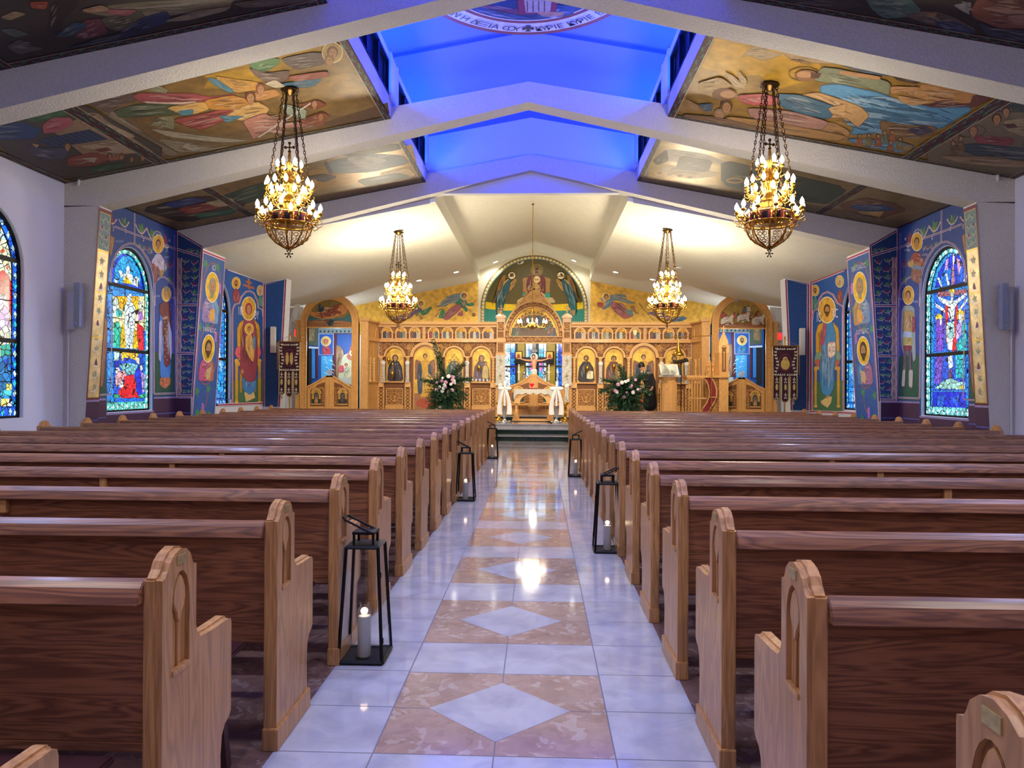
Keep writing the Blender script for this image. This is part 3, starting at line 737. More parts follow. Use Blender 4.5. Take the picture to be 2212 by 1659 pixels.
        s.ell(x+r*.05*hx,y+r*.12,r*.68*hx,r*.86,skin)
        if beard: s.poly([(x-r*.62*hx,y+r*.3),(x+r*.68*hx,y+r*.3),(x+r*.45*hx,y+r*1.05),(x+r*.05*hx,y+r*1.3),(x-r*.38*hx,y+r*1.05)],beard)
        d=mulc(lin(skin),.25); s.k+=1
        for q in (-.24,.3): s.ell(x+q*r*hx,y+r*.02,r*.11*hx,r*.07,d,0,0,8,True); s.stroke([(x+(q-.16)*r*hx,y-r*.13),(x+(q+.16)*r*hx,y-r*.14)],r*.06,d,0,False,True)
        s.stroke([(x+.04*r*hx,y-r*.05),(x+.06*r*hx,y+r*.34)],r*.07,mulc(lin(skin),.6),0,False,True)
        s.stroke([(x-.14*r*hx,y+r*.52),(x+.24*r*hx,y+r*.52)],r*.07,'#7A2E22',0,False,True)
    def standing(s,x,y0,h,robe,cloak,hair='#4A2E1C',beard=None,hx=1.0,veil=None,halo='#D8A83A',trim=None):
        """robed standing figure; y grows downwards; y0 = feet"""
        r=h*.062; top=y0-h+r*1.9; w_=h*.16*hx
        s.ell(x-w_*.4,y0-h*.01,w_*.35,h*.018,'#6A3A24'); s.ell(x+w_*.4,y0-h*.01,w_*.35,h*.018,'#6A3A24')
        s.drape([(x-w_*.55,top+h*.11),(x+w_*.55,top+h*.11),(x+w_*.8,y0-h*.3),(x+w_*.75,y0-h*.03),(x-w_*.75,y0-h*.03),(x-w_*.8,y0-h*.3)],robe,9)
        if trim: s.poly([(x-w_*.74,y0-h*.1),(x+w_*.74,y0-h*.1),(x+w_*.74,y0-h*.035),(x-w_*.74,y0-h*.035)],trim)
        s.drape([(x-w_*.35,top+h*.07),(x+w_*.35,top+h*.07),(x+w_*.95,top+h*.16),(x+w_*1.05,y0-h*.42),(x+w_*.85,y0-h*.2),(x+w_*.35,y0-h*.45),(x-w_*.2,y0-h*.55),(x-w_*.75,y0-h*.25),(x-w_*1.0,y0-h*.5),(x-w_*.9,top+h*.16)],cloak,9)
        s.ell(x-w_*.15,top+h*.25,h*.022*hx,h*.022,'#B88A5E'); s.ell(x+w_*.45,top+h*.27,h*.022*hx,h*.022,'#B88A5E')
        s.head(x,top,r,halo,hair,beard=beard,hx=hx,veil=veil)
    def bust(s,x,y,h,robe,cloak,hair='#4A2E1C',beard=None,hx=1.0,veil=None,book=None,halo='#E8BE45'):
        """half figure: y=bottom, h=height to the top of the halo"""
        r=h*.16; hy=y-h+r*1.9; w_=h*.34*hx
        s.drape([(x-w_*.4,hy+r*1.0),(x+w_*.4,hy+r*1.0),(x+w_*1.0,hy+r*2.2),(x+w_*1.05,y),(x-w_*1.05,y),(x-w_*1.0,hy+r*2.2)],robe,9)
        s.drape([(x-w_*.1,hy+r*1.2),(x+w_*.5,hy+r*1.1),(x+w_*1.0,hy+r*2.2),(x+w_*1.0,y),(x+w_*.2,y),(x+w_*.1,hy+r*3)],cloak,5)
        if book:
            s.poly([(x-w_*.1,y-h*.25),(x+w_*.5,y-h*.3),(x+w_*.55,y-h*.06),(x-w_*.05,y-h*.02)],book)
            s.ell(x-w_*.2,y-h*.12,h*.05*hx,h*.04,'#B88A5E'); s.ell(x+w_*.45,y-h*.04,h*.05*hx,h*.035,'#B88A5E')
        s.head(x,hy,r,halo,hair,beard=beard,hx=hx,veil=veil)
    def crowd(s,pts_heads,r,cols):
        for i,(x,y) in enumerate(pts_heads):
            c=cols[i%len(cols)]; s.drape([(x-r*1.3,y+r*1.2),(x+r*1.3,y+r*1.2),(x+r*1.8,y+r*5),(x-r*1.8,y+r*5)],c,4)
            s.ell(x,y,r,r*1.1,'#5A3A26'); s.ell(x+r*.1,y+r*.15,r*.68,r*.8,'#B58A62')
    def vines(s,x0,y0,x1,y1,step,leaf='#2C6A3A',stem='#C9AFA6',fruit='#8A2038',seed=3):
        """scrolling vine tendrils with leaves and grapes filling a rectangle (works in canvas units)"""
        r=random.Random(seed); nx=max(1,round(abs(x1-x0)/step)); ny=max(1,round(abs(y1-y0)/step))
        sx=(x1-x0)/nx; sy=(y1-y0)/ny; q=min(abs(sx),abs(sy)); s.k+=1; base=s.k
        for j in range(ny):
            for i in range(nx):
                cx=x0+(i+.5)*sx+r.uniform(-.12,.12)*q; cy=y0+(j+.5)*sy+r.uniform(-.1,.1)*q; a0=r.uniform(0,6.28)
                if (i+j)%3!=2:   # leaf: five lobes
                    s.k=base+1; lc=mixc(lin(leaf),lin('#6FA05A'),r.uniform(0,.35))
                    s.poly([(cx+(.36 if k%2==0 else .19)*q*math.cos(a0+k*PI/5),cy+(.36 if k%2==0 else .19)*q*math.sin(a0+k*PI/5)) for k in range(10)],lc,0,True)
                    s.k=base+2; s.stroke([(cx,cy),(cx+.28*q*math.cos(a0),cy+.28*q*math.sin(a0))],q*.03,mixc(lc,(1,1,.8),.4),0,False,True)
                else:
                    s.k=base+2
                    for (dx,dy) in ((-.13,-.12),(.13,-.12),(0,-.12),(-.07,.05),(.07,.05),(0,.2)): s.ell(cx+dx*q,cy+dy*q,q*.1,q*.1,fruit,0,0,7,True)
                s.k=base+3
                s.curve((cx-.5*q,cy+.3*q*r.uniform(-1,1)),(cx,cy-.55*q),(cx+.42*q,cy+.2*q*r.uniform(-1,1)),q*.075,stem,7,False,True)
                s.ell(cx+.42*q,cy+.1*q,q*.07,q*.07,stem,0,0,7,True)
                s.curve((cx+.1*q,cy-.28*q),(cx+.3*q,cy-.5*q),(cx+.12*q,cy-.52*q),q*.05,stem,5,False,True)
        s.k=base+4
    def border(s,P0,P1,w_,n,base='#4A1A1E',motif='#3F7466',line='#C8B89A',side=1):
        """painted border strip from P0 to P1 with scroll motifs; w_ to one side"""
        dx,dy=P1[0]-P0[0],P1[1]-P0[1]; d=math.hypot(dx,dy); ux,uy=dx/d,dy/d; vx,vy=-uy*side,ux*side
        s.poly([P0,P1,(P1[0]+vx*w_,P1[1]+vy*w_),(P0[0]+vx*w_,P0[1]+vy*w_)],base)
        s.k+=1
        s.stroke([(P0[0]+vx*w_,P0[1]+vy*w_),(P1[0]+vx*w_,P1[1]+vy*w_)],w_*.12,line,0,False,True)
        for i in range(n):
            t=d*(i+.5)/n; x=P0[0]+ux*t+vx*w_*.5; y=P0[1]+uy*t+vy*w_*.5; L=d/n
            s.curve((x-ux*L*.42,y-uy*L*.42),(x-ux*L*.1+vx*w_*.5*(1 if i%2 else -1),y-uy*L*.1+vy*w_*.5*(1 if i%2 else -1)),(x+ux*L*.4,y+uy*L*.4),w_*.3,motif,5,True,True)
            s.ell(x+ux*L*.2,y+uy*L*.2,w_*.16,w_*.16,motif,0,0,6,True)
    def text(s,body,x,y,h,col,ux=(1,0),rot=0,align='CENTER',hx=1.0):
        """lettering set on the surface: x,y centre of the baseline, h = capital height in canvas units (y down)"""
        cu=bpy.data.curves.new('t','FONT'); cu.body=body; cu.align_x=align; cu.size=1.0; cu.resolution_u=2
        o=bpy.data.objects.new('t',cu); COL.objects.link(o)
        me=bpy.data.meshes.new_from_object(o.evaluated_get(bpy.context.evaluated_depsgraph_get()))
        s.k+=1; cr,sr=math.cos(rot),math.sin(rot); c=lin(col)
        vs=[v.co.copy() for v in me.vertices]
        if vs:
            k=h/0.72; hx=hx*s.tf; P=[]
            for v in vs:
                a,b=v.x*k*hx,-v.y*k; P.append(s.P((x+a*cr-b*sr,y+a*sr+b*cr)))
            i0=len(s.m.v); s.m.v.extend([tuple(p) for p in P])
            for p in me.polygons: s.m.f.append(tuple(i0+i for i in p.vertices)); s.m.c.append(c); s.m.m.append(0)
        bpy.data.objects.remove(o); bpy.data.curves.remove(cu); bpy.data.meshes.remove(me)
    def build(s,name,parent=None,mats=('paint','gold leaf'),**k): return s.m.build(name,list(mats),parent,**k)

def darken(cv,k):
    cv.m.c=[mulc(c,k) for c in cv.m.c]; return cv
def ceil_canvas(side,Y=None):
    n=(side*SL,0,1)
    def mp(x,y): return hit(x,y,(0,0,ZC),n)
    cv=Canvas(mp,(-side*SL,0,-1)); return cv
def uvmap(o,u,v):
    o=Vector(o);u=Vector(u);v=Vector(v)
    return lambda a,b:o+u*a+v*b
# backs of the painted ceiling panels are 15 mm boards; local metric canvas first, then photo-traced figures
def panel_board(cv,side,x0,x1,y0,y1,col,mat=0):
    """board in the ceiling plane, |x| from x0 to x1"""
    n=cv.n
    P=[Vector((side*a,b,zc(a))) for a,b in ((x0,y0),(x1,y0),(x1,y1),(x0,y1))]
    Q=[p+n*0.012 for p in P]
    m=cv.m; c=lin(col)
    for i in range(4): j=(i+1)%4; m.face([P[i],P[j],Q[j],Q[i]],lin('#3A1A1C'),0)
    m.face(Q,c,mat); cv.k=int(0.012/cv.eps)+4
def mborder(cv,side,x0,x1,y0,y1,w_,n):
    """border strips in metric space of the ceiling plane"""
    mp,sc,ox,oy=cv.mp,cv.sc,cv.ox,cv.oy
    cv.mp=lambda a,b:Vector((side*a,b,zc(a))); cv.t(1,0,0)
    for (P0,P1,nn) in (((x0,y1),(x1,y1),n),((x1,y1),(x1,y0),n//2),((x1,y0),(x0,y0),n),((x0,y0),(x0,y1),n//2)):
        cv.border(P0,P1,w_,nn,side=-1)
    cv.mp=mp; cv.sc=sc; cv.ox=ox; cv.oy=oy
S3=2.9622
# ---------- bay between the first two visible frames, left
cv=ceil_canvas(-1); panel_board(cv,-1,MX+.0,W-.0,7.25,9.96,'#8C6E3C',1); XD=5.17
cv.t(S3,0,0)
cv.poly([(1450,300),(2160,170),(2230,300),(1900,420),(1550,560),(1300,560)],'#B08A3A',1)
cv.poly([(1300,480),(1640,420),(1700,500),(1500,560)],'#C79C36',1)
cv.poly([(1900,520),(2220,460),(2420,720),(2300,760),(1950,700)],'#9A7A42',1)
cv.poly([(2000,800),(2480,650),(2490,720),(2300,800)],'#6E5434')
D=cv.drape
D([(560,640),(700,610),(900,590),(860,640),(760,660),(700,720)],'#6B554B',6)
D([(720,700),(960,880),(1160,985),(1080,995),(900,870),(680,740)],'#93836C',8)
D([(950,815),(1340,870),(1600,895),(1480,905),(1340,900),(1080,870)],'#B3A78E',9)
D([(1000,880),(1180,900),(1340,940),(1500,925),(1300,965),(1140,970)],'#9C8D74',7)
D([(880,590),(1230,590),(1340,615),(1510,595),(1480,640),(1200,655),(900,645),(850,610)],'#A34E50',12)
D([(900,640),(1120,650),(1250,640),(1260,655),(1000,670)],'#CDB4A4',5)
D([(730,700),(900,655),(1180,665),(1180,720),(960,735),(760,745)],'#525C3E',9)
D([(940,570),(1010,538),(1075,570),(1060,592)],'#93906F',4); D([(950,800),(1020,740),(1110,735),(1115,825),(1020,795)],'#8F8C6A',6)
D([(1100,760),(1290,725),(1520,668),(1570,690),(1490,740),(1290,825),(1200,800)],'#A5524C',10)
D([(1560,600),(1760,560),(1800,600),(1660,640)],'#B98246',4)
D([(1380,478),(1500,500),(1640,515),(1690,560),(1510,585),(1400,540)],'#CB9640',10)
D([(1325,485),(1390,500),(1500,575),(1470,585),(1360,530)],'#4F8299',6)
D([(1060,680),(1310,640),(1340,690),(1230,725),(1140,715)],'#D0A45A',9); D([(1140,700),(1240,690),(1230,725),(1150,730)],'#4F8299',3)
D([(1300,635),(1480,600),(1640,640),(1540,690),(1350,695)],'#BF8538',10)
D([(1520,690),(1640,640),(1725,685),(1690,735),(1560,765),(1430,740)],'#D2A766',12)
D([(1400,730),(1560,735),(1450,778)],'#4E8296',5)
cv.head(1600,615,34,None,'#6A3A24'); cv.head(1665,560,30,None,'#8A4A2C')
D([(1590,405),(1700,350),(1790,368),(1780,400),(1690,455),(1620,430)],'#55824A',6)
D([(1590,425),(1700,460),(1850,440),(1840,500),(1740,530),(1640,480)],'#71594F',7)
D([(1800,365),(1990,325),(2110,335),(2070,400),(1900,435),(1830,400)],'#66554E',8); D([(1830,480),(2090,445),(2110,475),(1900,520)],'#99503C',6)
D([(1790,525),(2070,490),(2000,545),(1860,553)],'#42697E',8); D([(1690,525),(1760,500),(1830,545),(1760,552)],'#CFC0A4',2)
cv.head(2125,325,36,'#B08E50','#7A5A3C'); cv.head(2105,375,30,None,'#8A6A48')
D([(1790,655),(1960,690),(1950,755),(1840,725)],'#A3AE96',5)
D([(1550,765),(1690,715),(1760,755),(1830,780),(1980,765),(1960,800),(1720,815),(1620,885),(1590,825)],'#C08674',14)
D([(1900,660),(2040,630),(2090,665),(2020,690)],'#8A4C34',6); D([(1900,770),(2060,705),(2105,730),(2060,800),(1980,790)],'#9A5A3C',7)
cv.stroke([(1650,870),(1985,650)],9,'#D4CCBC'); cv.head(2010,655,24,None,'#7A3E26'); cv.head(2050,735,24,None,'#7A3E26')
D([(1190,905),(1295,940),(1240,958),(1155,930)],'#B7AD98',2)
# left sub-scene
D([(0,700),(500,640),(1110,990),(430,1140),(0,940)],'#54493D',0,.6); 
cv.poly([(300,800),(620,720),(980,960),(560,1000)],'#9C8268')
D([(-300,860),(-40,800),(130,770),(270,820),(230,870),(60,885)],'#324F86',9); D([(170,740),(420,690),(440,720),(200,775)],'#44704A',6); D([(270,790),(330,742),(450,740),(465,780),(380,830),(280,842)],'#B9626C',7)
cv.ring(590,752,66,40,6,'#A58E6C'); cv.head(535,752,28,None,'#7A4A34')
cv.poly([(228,885),(570,815),(692,880),(340,932)],'#2E3D60')
for i in range(1,9): cv.stroke([(228+38*i,885-7.8*i),(340+39*i,932-5.8*i)],3,'#56678C')
D([(640,790),(700,780),(870,860),(800,880)],'#B59E84',3); D([(480,925),(800,880),(930,960),(760,975)],'#B8A084',4); cv.poly([(600,945),(680,930),(720,950),(640,962)],'#7A3E34')
D([(180,925),(300,935),(440,935),(420,1000),(270,1012),(180,960)],'#50506A',8); cv.head(430,925,22,None,'#6E4E3A'); D([(200,905),(250,915),(230,935)],'#C9A078',1)
D([(430,1000),(600,962),(720,1000),(600,1050),(430,1052)],'#96503F',8); D([(690,1000),(780,960),(800,1000),(700,1020)],'#A86850',4)
D([(570,1062),(800,1030),(760,1062),(600,1092)],'#37603F',7); D([(520,1000),(620,995),(600,1030)],'#C3B49C',2)
for (hx_,hy_) in ((775,990),(840,1005),(910,1000),(960,1005),(700,985)): cv.head(hx_,hy_,15,None,'#5A3826')
mborder(cv,-1,MX+.0,XD,7.25,9.96,.085,34); mborder(cv,-1,XD,W,7.25,9.96,.085,14)
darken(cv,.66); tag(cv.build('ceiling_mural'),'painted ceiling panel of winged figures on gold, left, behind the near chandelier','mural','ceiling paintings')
# ---------- same bay, right
cv=ceil_canvas(1); panel_board(cv,1,MX+.0,W-.0,7.25,9.96,'#A68038',1); cv.t(S3,1472,0); D=cv.drape
cv.poly([(220,240),(560,300),(880,380),(900,480),(640,560),(300,480),(130,420)],'#C4982F',1)
cv.poly([(60,520),(500,470),(600,560),(560,600),(200,640),(10,690)],'#9C7C40',1)
D([(380,362),(470,284),(560,318),(660,340),(520,382),(430,345)],'#B49A70',6); D([(640,325),(860,355),(1100,400),(900,400),(700,372)],'#B3905E',7)
D([(1000,400),(1280,450),(1380,480),(1200,470)],'#4C5C70',4); D([(1350,475),(1560,510),(1500,530),(1380,505)],'#4C2E22',3)
D([(1430,570),(1560,528),(1700,548),(1910,600),(1860,655),(1600,645),(1470,605)],'#C08A4C',14); cv.head(1480,575,30,None,'#B9AE98')
D([(1870,600),(1990,618),(1880,680),(1620,692),(1500,662),(1850,660)],'#6E3A32',6)
D([(890,545),(1010,533),(1120,560),(1260,590),(1330,615),(1420,650),(1500,662),(1620,690),(1880,680),(1640,822),(1560,790),(1300,762),(1265,775),(1240,842),(1085,852),(1130,780),(1200,730),(1130,670),(1000,605),(900,600)],'#5E98C2',40,.6)
for i in range(26):
    a=cv.rng.random(); x=950+a*780; y=580+a*150+cv.rng.uniform(-30,40); cv.curve((x,y),(x+40,y+cv.rng.uniform(-20,20)),(x+90,y+30),cv.rng.uniform(4,9),cv.rng.choice(['#9CC4DC','#3E6E98','#7CB0D0']),6)
D([(1380,600),(1560,636),(1640,640),(1480,668),(1400,640)],'#C79A66',5)
D([(760,600),(880,583),(960,610),(1140,670),(1205,730),(1130,808),(1060,745),(950,745),(990,680),(800,640)],'#C79C6A',14)
D([(850,815),(960,770),(1080,830),(1060,890),(900,860)],'#B98C5A',6)
D([(1060,880),(1380,892),(1500,930),(1400,972),(1100,905)],'#5E98C2',7); D([(1370,935),(1470,915),(1480,950),(1400,960)],'#A8895E',2)
D([(1270,760),(1420,790),(1640,800),(1600,860),(1350,870),(1280,830)],'#8A6A44',10); D([(1440,820),(1560,795),(1620,830),(1520,860)],'#4C445E',5)
cv.crowd([(1140,860),(1200,855),(1260,860),(1300,840),(1350,835),(1400,880),(1340,900)],14,['#A5683C','#8A7A50','#9A5A3C','#6A7A6A'])
D([(900,420),(1010,432),(1190,470),(1340,518),(1330,600),(1180,542),(900,512),(850,500)],'#868B6E',16); D([(1020,438),(1280,478),(1270,500),(1010,462)],'#C08E5C',4); D([(1340,540),(1530,545),(1500,572),(1340,590)],'#C08E5C',4)
cv.ring(785,462,96,44,5,'#7A5624'); cv.ell(800,470,75,36,'#8A5A34'); cv.ell(790,465,50,22,'#C08E60'); cv.poly([(830,450),(900,455),(880,490),(830,485)],'#5A3420')
D([(110,520),(250,480),(330,540),(220,580),(120,570)],'#B3935F',8); D([(275,450),(330,470),(420,555),(340,545)],'#BBA27C',3); D([(370,440),(420,500),(410,545),(370,500)],'#B79E78',3)
D([(360,600),(520,588),(630,618),(600,662),(460,662),(380,640)],'#BB5B5F',8); D([(610,590),(770,597),(1005,678),(945,752),(800,722),(640,672)],'#42667E',16)
cv.ell(275,592,78,40,'#7A5230'); cv.ell(300,592,50,24,'#B98A5E'); D([(940,680),(1060,650),(1050,700),(970,720)],'#C79C6A',3)
D([(420,680),(700,700),(950,770),(900,820),(700,792),(450,742)],'#AE8276',14); cv.head(290,672,38,None,'#5E3E2A')
D([(290,735),(560,765),(850,820),(1065,860),(1000,892),(600,835),(320,785)],'#B98A50',16); cv.head(245,722,34,None,'#8A7A66')
D([(30,620),(110,660),(120,700),(60,690)],'#A8845C',4); D([(110,655),(200,650),(200,695),(150,700)],'#4C6476',4); D([(0,720),(240,740),(700,850),(500,850),(100,770)],'#8E6A46',9)
cv.stroke([(705,370),(830,395)],5,'#4A2E1A'); cv.text('ΑΓ',765,392,26,'#4A2E1A',rot=.2)
# right sub-scene
D([(1500,1000),(2070,610),(2600,700),(2500,1140),(2140,1110)],'#7C6E5A',0,.5)
D([(1990,640),(2150,615),(2300,650),(2230,700),(1960,702)],'#434F4C',6); D([(2060,760),(2192,740),(2400,800),(2192,860),(2080,820)],'#A39274',4); cv.poly([(2060,780),(2130,775),(2160,800),(2090,808)],'#5E3E38')
cv.ring(1850,822,100,42,6,'#5E4630'); cv.head(1870,822,32,None,'#7A4A34'); cv.head(2020,745,32,None,'#5A3826'); cv.head(2080,700,28,None,'#5A3826')
D([(1870,855),(2130,868),(2120,910),(2060,922),(1900,905)],'#96464E',9); D([(1740,920),(1900,905),(2400,960),(2400,1030),(1900,985)],'#3E4E5E',14)
D([(1700,830),(1800,860),(1780,900),(1720,890)],'#8E7250',5); D([(1640,985),(2000,990),(2350,1050),(2100,1060),(1780,1030)],'#A58A6C',12); D([(2170,900),(2400,880),(2500,960),(2250,960)],'#4E6A84',6)
cv.crowd([(1790,870),(1740,900)],16,['#7A5A3A']); 
mborder(cv,1,MX+.0,XD,7.25,9.96,.085,34); mborder(cv,1,XD,W,7.25,9.96,.085,14)
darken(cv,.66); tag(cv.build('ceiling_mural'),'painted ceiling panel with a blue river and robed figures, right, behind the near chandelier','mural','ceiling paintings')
# ---------- next bay, left
cv=ceil_canvas(-1); panel_board(cv,-1,MX,W,10.26,13.1,'#8E7648',1); cv.t(S3,0,0); D=cv.drape
cv.t(1,0,0)
cv.poly([(560,405),(690,360),(890,310),(905,375),(700,405),(600,435),(520,440)],'#A5803C',1)
D([(430,440),(560,395),(640,380),(560,430),(500,445)],'#2E4A3A',5,.5); D([(300,450),(440,420),(545,440),(400,480)],'#3A2C28',6,.6)
D([(705,350),(780,330),(870,335),(885,350),(800,370),(720,372)],'#6E8088',16); D([(745,340),(800,335),(840,345),(780,362)],'#A9AEA8',8)
D([(700,330),(800,312),(880,308),(860,322),(760,335)],'#3E3A2C',5); D([(820,372),(880,360),(900,378),(830,390)],'#CDB070',5)
D([(655,382),(700,374),(730,380),(700,392)],'#3A3028',2); D([(705,345),(720,372),(712,376),(698,350)],'#3A3028',0)
D([(770,388),(860,372),(890,380),(790,400)],'#2E4436',5); D([(590,402),(680,385),(690,395),(600,420)],'#C49A4A',4)
D([(350,440),(410,424),(450,430),(380,448)],'#2E3E7A',4); D([(380,450),(450,435),(500,440),(410,462)],'#8A3E34',6); D([(420,462),(520,448),(500,460),(430,472)],'#2E6A5A',5); D([(440,436),(500,425),(510,440),(470,445)],'#A8987C',5)
D([(560,415),(620,405),(640,420),(590,432)],'#5E4A34',5)
mborder(cv,-1,MX,5.17,10.26,13.1,.075,30); mborder(cv,-1,5.17,W,10.26,13.1,.075,12)
darken(cv,.66); tag(cv.build('ceiling_mural'),'painted ceiling panel in gold and dark green, left, third bay from the camera','mural','ceiling paintings')
# ---------- next bay, right
cv=ceil_canvas(1); panel_board(cv,1,MX,W,10.26,13.1,'#8C7A52',1); cv.t(1,0,0); D=cv.drape
cv.poly([(1425,305),(1560,330),(1640,350),(1560,400),(1400,385),(1405,350)],'#A8904F',1)
D([(1560,345),(1700,375),(1830,405),(1800,440),(1650,420),(1560,395)],'#33423A',6,.6)
D([(1440,320),(1520,330),(1570,350),(1500,352),(1440,345)],'#C9C4AC',14,.4); D([(1430,355),(1500,360),(1560,375),(1500,385),(1430,375)],'#C7B98C',14,.4)
D([(1470,335),(1540,345),(1530,370),(1460,362)],'#5E5A4C',8,.4)
for i in range(4): cv.ell(1425+22*i,372+3*i,12,5,'#D0AE66'); cv.ell(1425+22*i,372+3*i,6,2.6,'#6A5A3A')
D([(1410,345),(1440,320),(1445,345),(1420,355)],'#4A4034',4)
cv.ring(1588,388,17,5,3,'#C99A4A'); D([(1600,400),(1700,410),(1780,432),(1700,430),(1620,420)],'#20302C',5,.5)
D([(1810,440),(1870,425),(1930,438),(1960,452),(1900,470),(1830,455)],'#6A4A3A',8,.5); D([(1830,442),(1900,440),(1940,450),(1870,458)],'#2E4A7A',6,.5); D([(1850,455),(1910,455),(1900,468)],'#B99A5A',4)
mborder(cv,1,MX,5.17,10.26,13.1,.075,30); mborder(cv,1,5.17,W,10.26,13.1,.075,12)
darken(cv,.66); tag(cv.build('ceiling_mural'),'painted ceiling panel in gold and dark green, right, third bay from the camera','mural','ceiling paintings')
# ---------- bay overhead: only its lower edge shows
for side in (-1,1):
    cv=ceil_canvas(side); panel_board(cv,side,MX,W,4.13,6.95,'#3E322C'); cv.t(S3,0 if side<0 else 1472,0); D=cv.drape
    if side<0:
        D([(330,0),(520,0),(400,120),(380,220),(300,180)],'#2E1C1A',3); D([(500,60),(760,20),(1000,0),(1500,-20),(1460,50),(1250,60),(1000,110),(700,100)],'#8E8264',22)
        D([(640,110),(900,60),(930,110),(760,190),(680,170)],'#6E6A54',14); D([(540,120),(640,110),(690,200),(560,240),(470,230)],'#84484C',9); D([(350,230),(470,130),(560,150),(470,220)],'#3A5468',8)
        D([(0,100),(90,60),(170,80),(60,120)],'#A58A68',3); D([(0,180),(80,170),(190,210),(90,230)],'#5E6866',3); D([(40,290),(120,240),(220,290),(280,300),(120,340)],'#6E6660',6); D([(190,0),(310,0),(290,50),(200,40)],'#A8482E',3)
        D([(900,110),(1060,60),(1100,120),(940,180),(760,230),(720,245)],'#3A4A72',10); D([(1040,130),(1250,60),(1480,30),(1440,60),(1200,120)],'#A89A80',9); D([(620,240),(880,170),(960,185),(700,260),(420,300)],'#2E3450',10)
        D([(1480,10),(1900,-40),(2080,-20),(1800,25),(1560,40)],'#6E6456',8); D([(520,50),(650,20),(720,60),(560,70)],'#B08A6A',3); D([(680,50),(880,50),(820,90),(700,80)],'#B4686A',4)
    else:
        D([(650,0),(1080,-30),(1180,30),(980,60),(760,30)],'#4E4440',6); D([(1180,-20),(1460,-20),(1540,60),(1440,100),(1300,110),(1220,50)],'#64887E',20)
        D([(1420,90),(1620,60),(1740,100),(1900,190),(1760,160),(1600,150)],'#7A6A5C',14); D([(1620,130),(1760,130),(1900,200),(1800,210),(1660,170)],'#3E4C72',8)
        D([(1850,60),(1900,-20),(2400,-40),(2500,200),(2200,170),(2040,170),(1880,110)],'#9A5E48',22); D([(1900,130),(2060,190),(2192,180),(2400,260),(2100,250),(1960,220)],'#44465E',12)
        D([(1740,20),(1860,0),(1840,80),(1900,110),(1800,60)],'#A8A49C',5); D([(1540,70),(1640,70),(1620,100)],'#B58A62',1)
    mborder(cv,side,MX,5.17,4.13,6.95,.085,34); mborder(cv,side,5.17,W,4.13,6.95,.085,12)
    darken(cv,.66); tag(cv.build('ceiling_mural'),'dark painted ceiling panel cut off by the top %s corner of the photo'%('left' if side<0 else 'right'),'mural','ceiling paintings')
# ---------- round ceiling medallion in the blue clerestory
t=thing('ceiling_medallion','round painted medallion with Greek lettering ring in the blue raised ceiling','mural',(0.0,8.12,6.13))
RM=1.40
m=MB(); m.lathe([(RM,0.0),(RM,-.03),(0.0,-.03)],64); m.build('disc','maroon velvet',t)
cv=Canvas(lambda a,b:Vector((a,-b,-.031)),(0,0,-1),.0001)   # a = right, b = towards the camera (down in the picture)
cv.ell(0,0,RM,RM,'#7A2A34',0,0,72); cv.ell(0,0,RM-.07,RM-.07,'#C9C4CE',0,0,72); cv.ell(0,0,RM-.30,RM-.30,'#7A2A34',0,0,72); cv.ell(0,0,RM-.36,RM-.36,'#D8D2D8',0,0,64); cv.ell(0,0,RM-.38,RM-.38,'#24405E',0,0,64)
D=cv.drape
D([(-.7,-.55),(-.2,-.75),(0,-.7),(-.1,-1.0),(-.55,-.86)],'#6E3E4E',10); D([(-.75,-.62),(-.2,-.86),(.1,-.98),(-.4,-.95)],'#2A4C70',8); D([(.1,-.6),(.62,-.7),(.55,-.9),(.12,-.99)],'#2A5070',9)
D([(-.12,-.5),(.38,-.5),(.34,-.86),(-.1,-.86)],'#8E3A44',0); cv.poly([(-.04,-.5),(.30,-.5),(.28,-.82),(-.02,-.82)],'#B7A58C')
for i in range(4): cv.stroke([(.0+.07*i,-.55),(.0+.07*i,-.8)],.012,'#5E3A34')
D([(.12,-.82),(.22,-.80),(.46,-.83),(.44,-.9),(.2,-.93)],'#B98A66',4)
# ring lettering, read along the rim; letters stand towards the centre
ring='ΙΔΕ ΚΑΙ ΕΠΙCΚΕΨΑΙ ΤΗΝ ΑΜΠΕΛΟΝ ΤΑΥΤΗΝ ΗΝ ΕΦΥΤΕΥCΕΝ Η ΔΕΞΙΑ CΟΥ ✠ ΚΥΡΙΕ ΚΥΡΙΕ ΕΠΙΒΛΕΨΟΝ ΕΞ ΟΥΡΑΝΟΥ'
ic=ring.index('✠'); st=math.radians(3.35); rr=RM-.255
for i,chx in enumerate(ring):
    d=i-ic
    if abs(d)>22 or chx==' ': continue
    a=d*st   # angle from the far rim centre, clockwise to the right
    bx=(RM-.115)*math.sin(a); by=-(RM-.115)*math.cos(a)
    if chx=='✠':
        xx,yy=(RM-.185)*math.sin(a),-(RM-.185)*math.cos(a)
        for q in range(4):
            ca,sa=math.cos(q*PI/2),math.sin(q*PI/2); cv.poly([(xx+ca*u-sa*v,yy+sa*u+ca*v) for u,v in ((0,-.006),(.075,-.04),(.075,.04),(0,.006))],'#1C1420')
    else: cv.text(chx,bx,by,.115,'#1C1420',rot=PI+a,hx=-1)
tag(cv.build('painting',t))

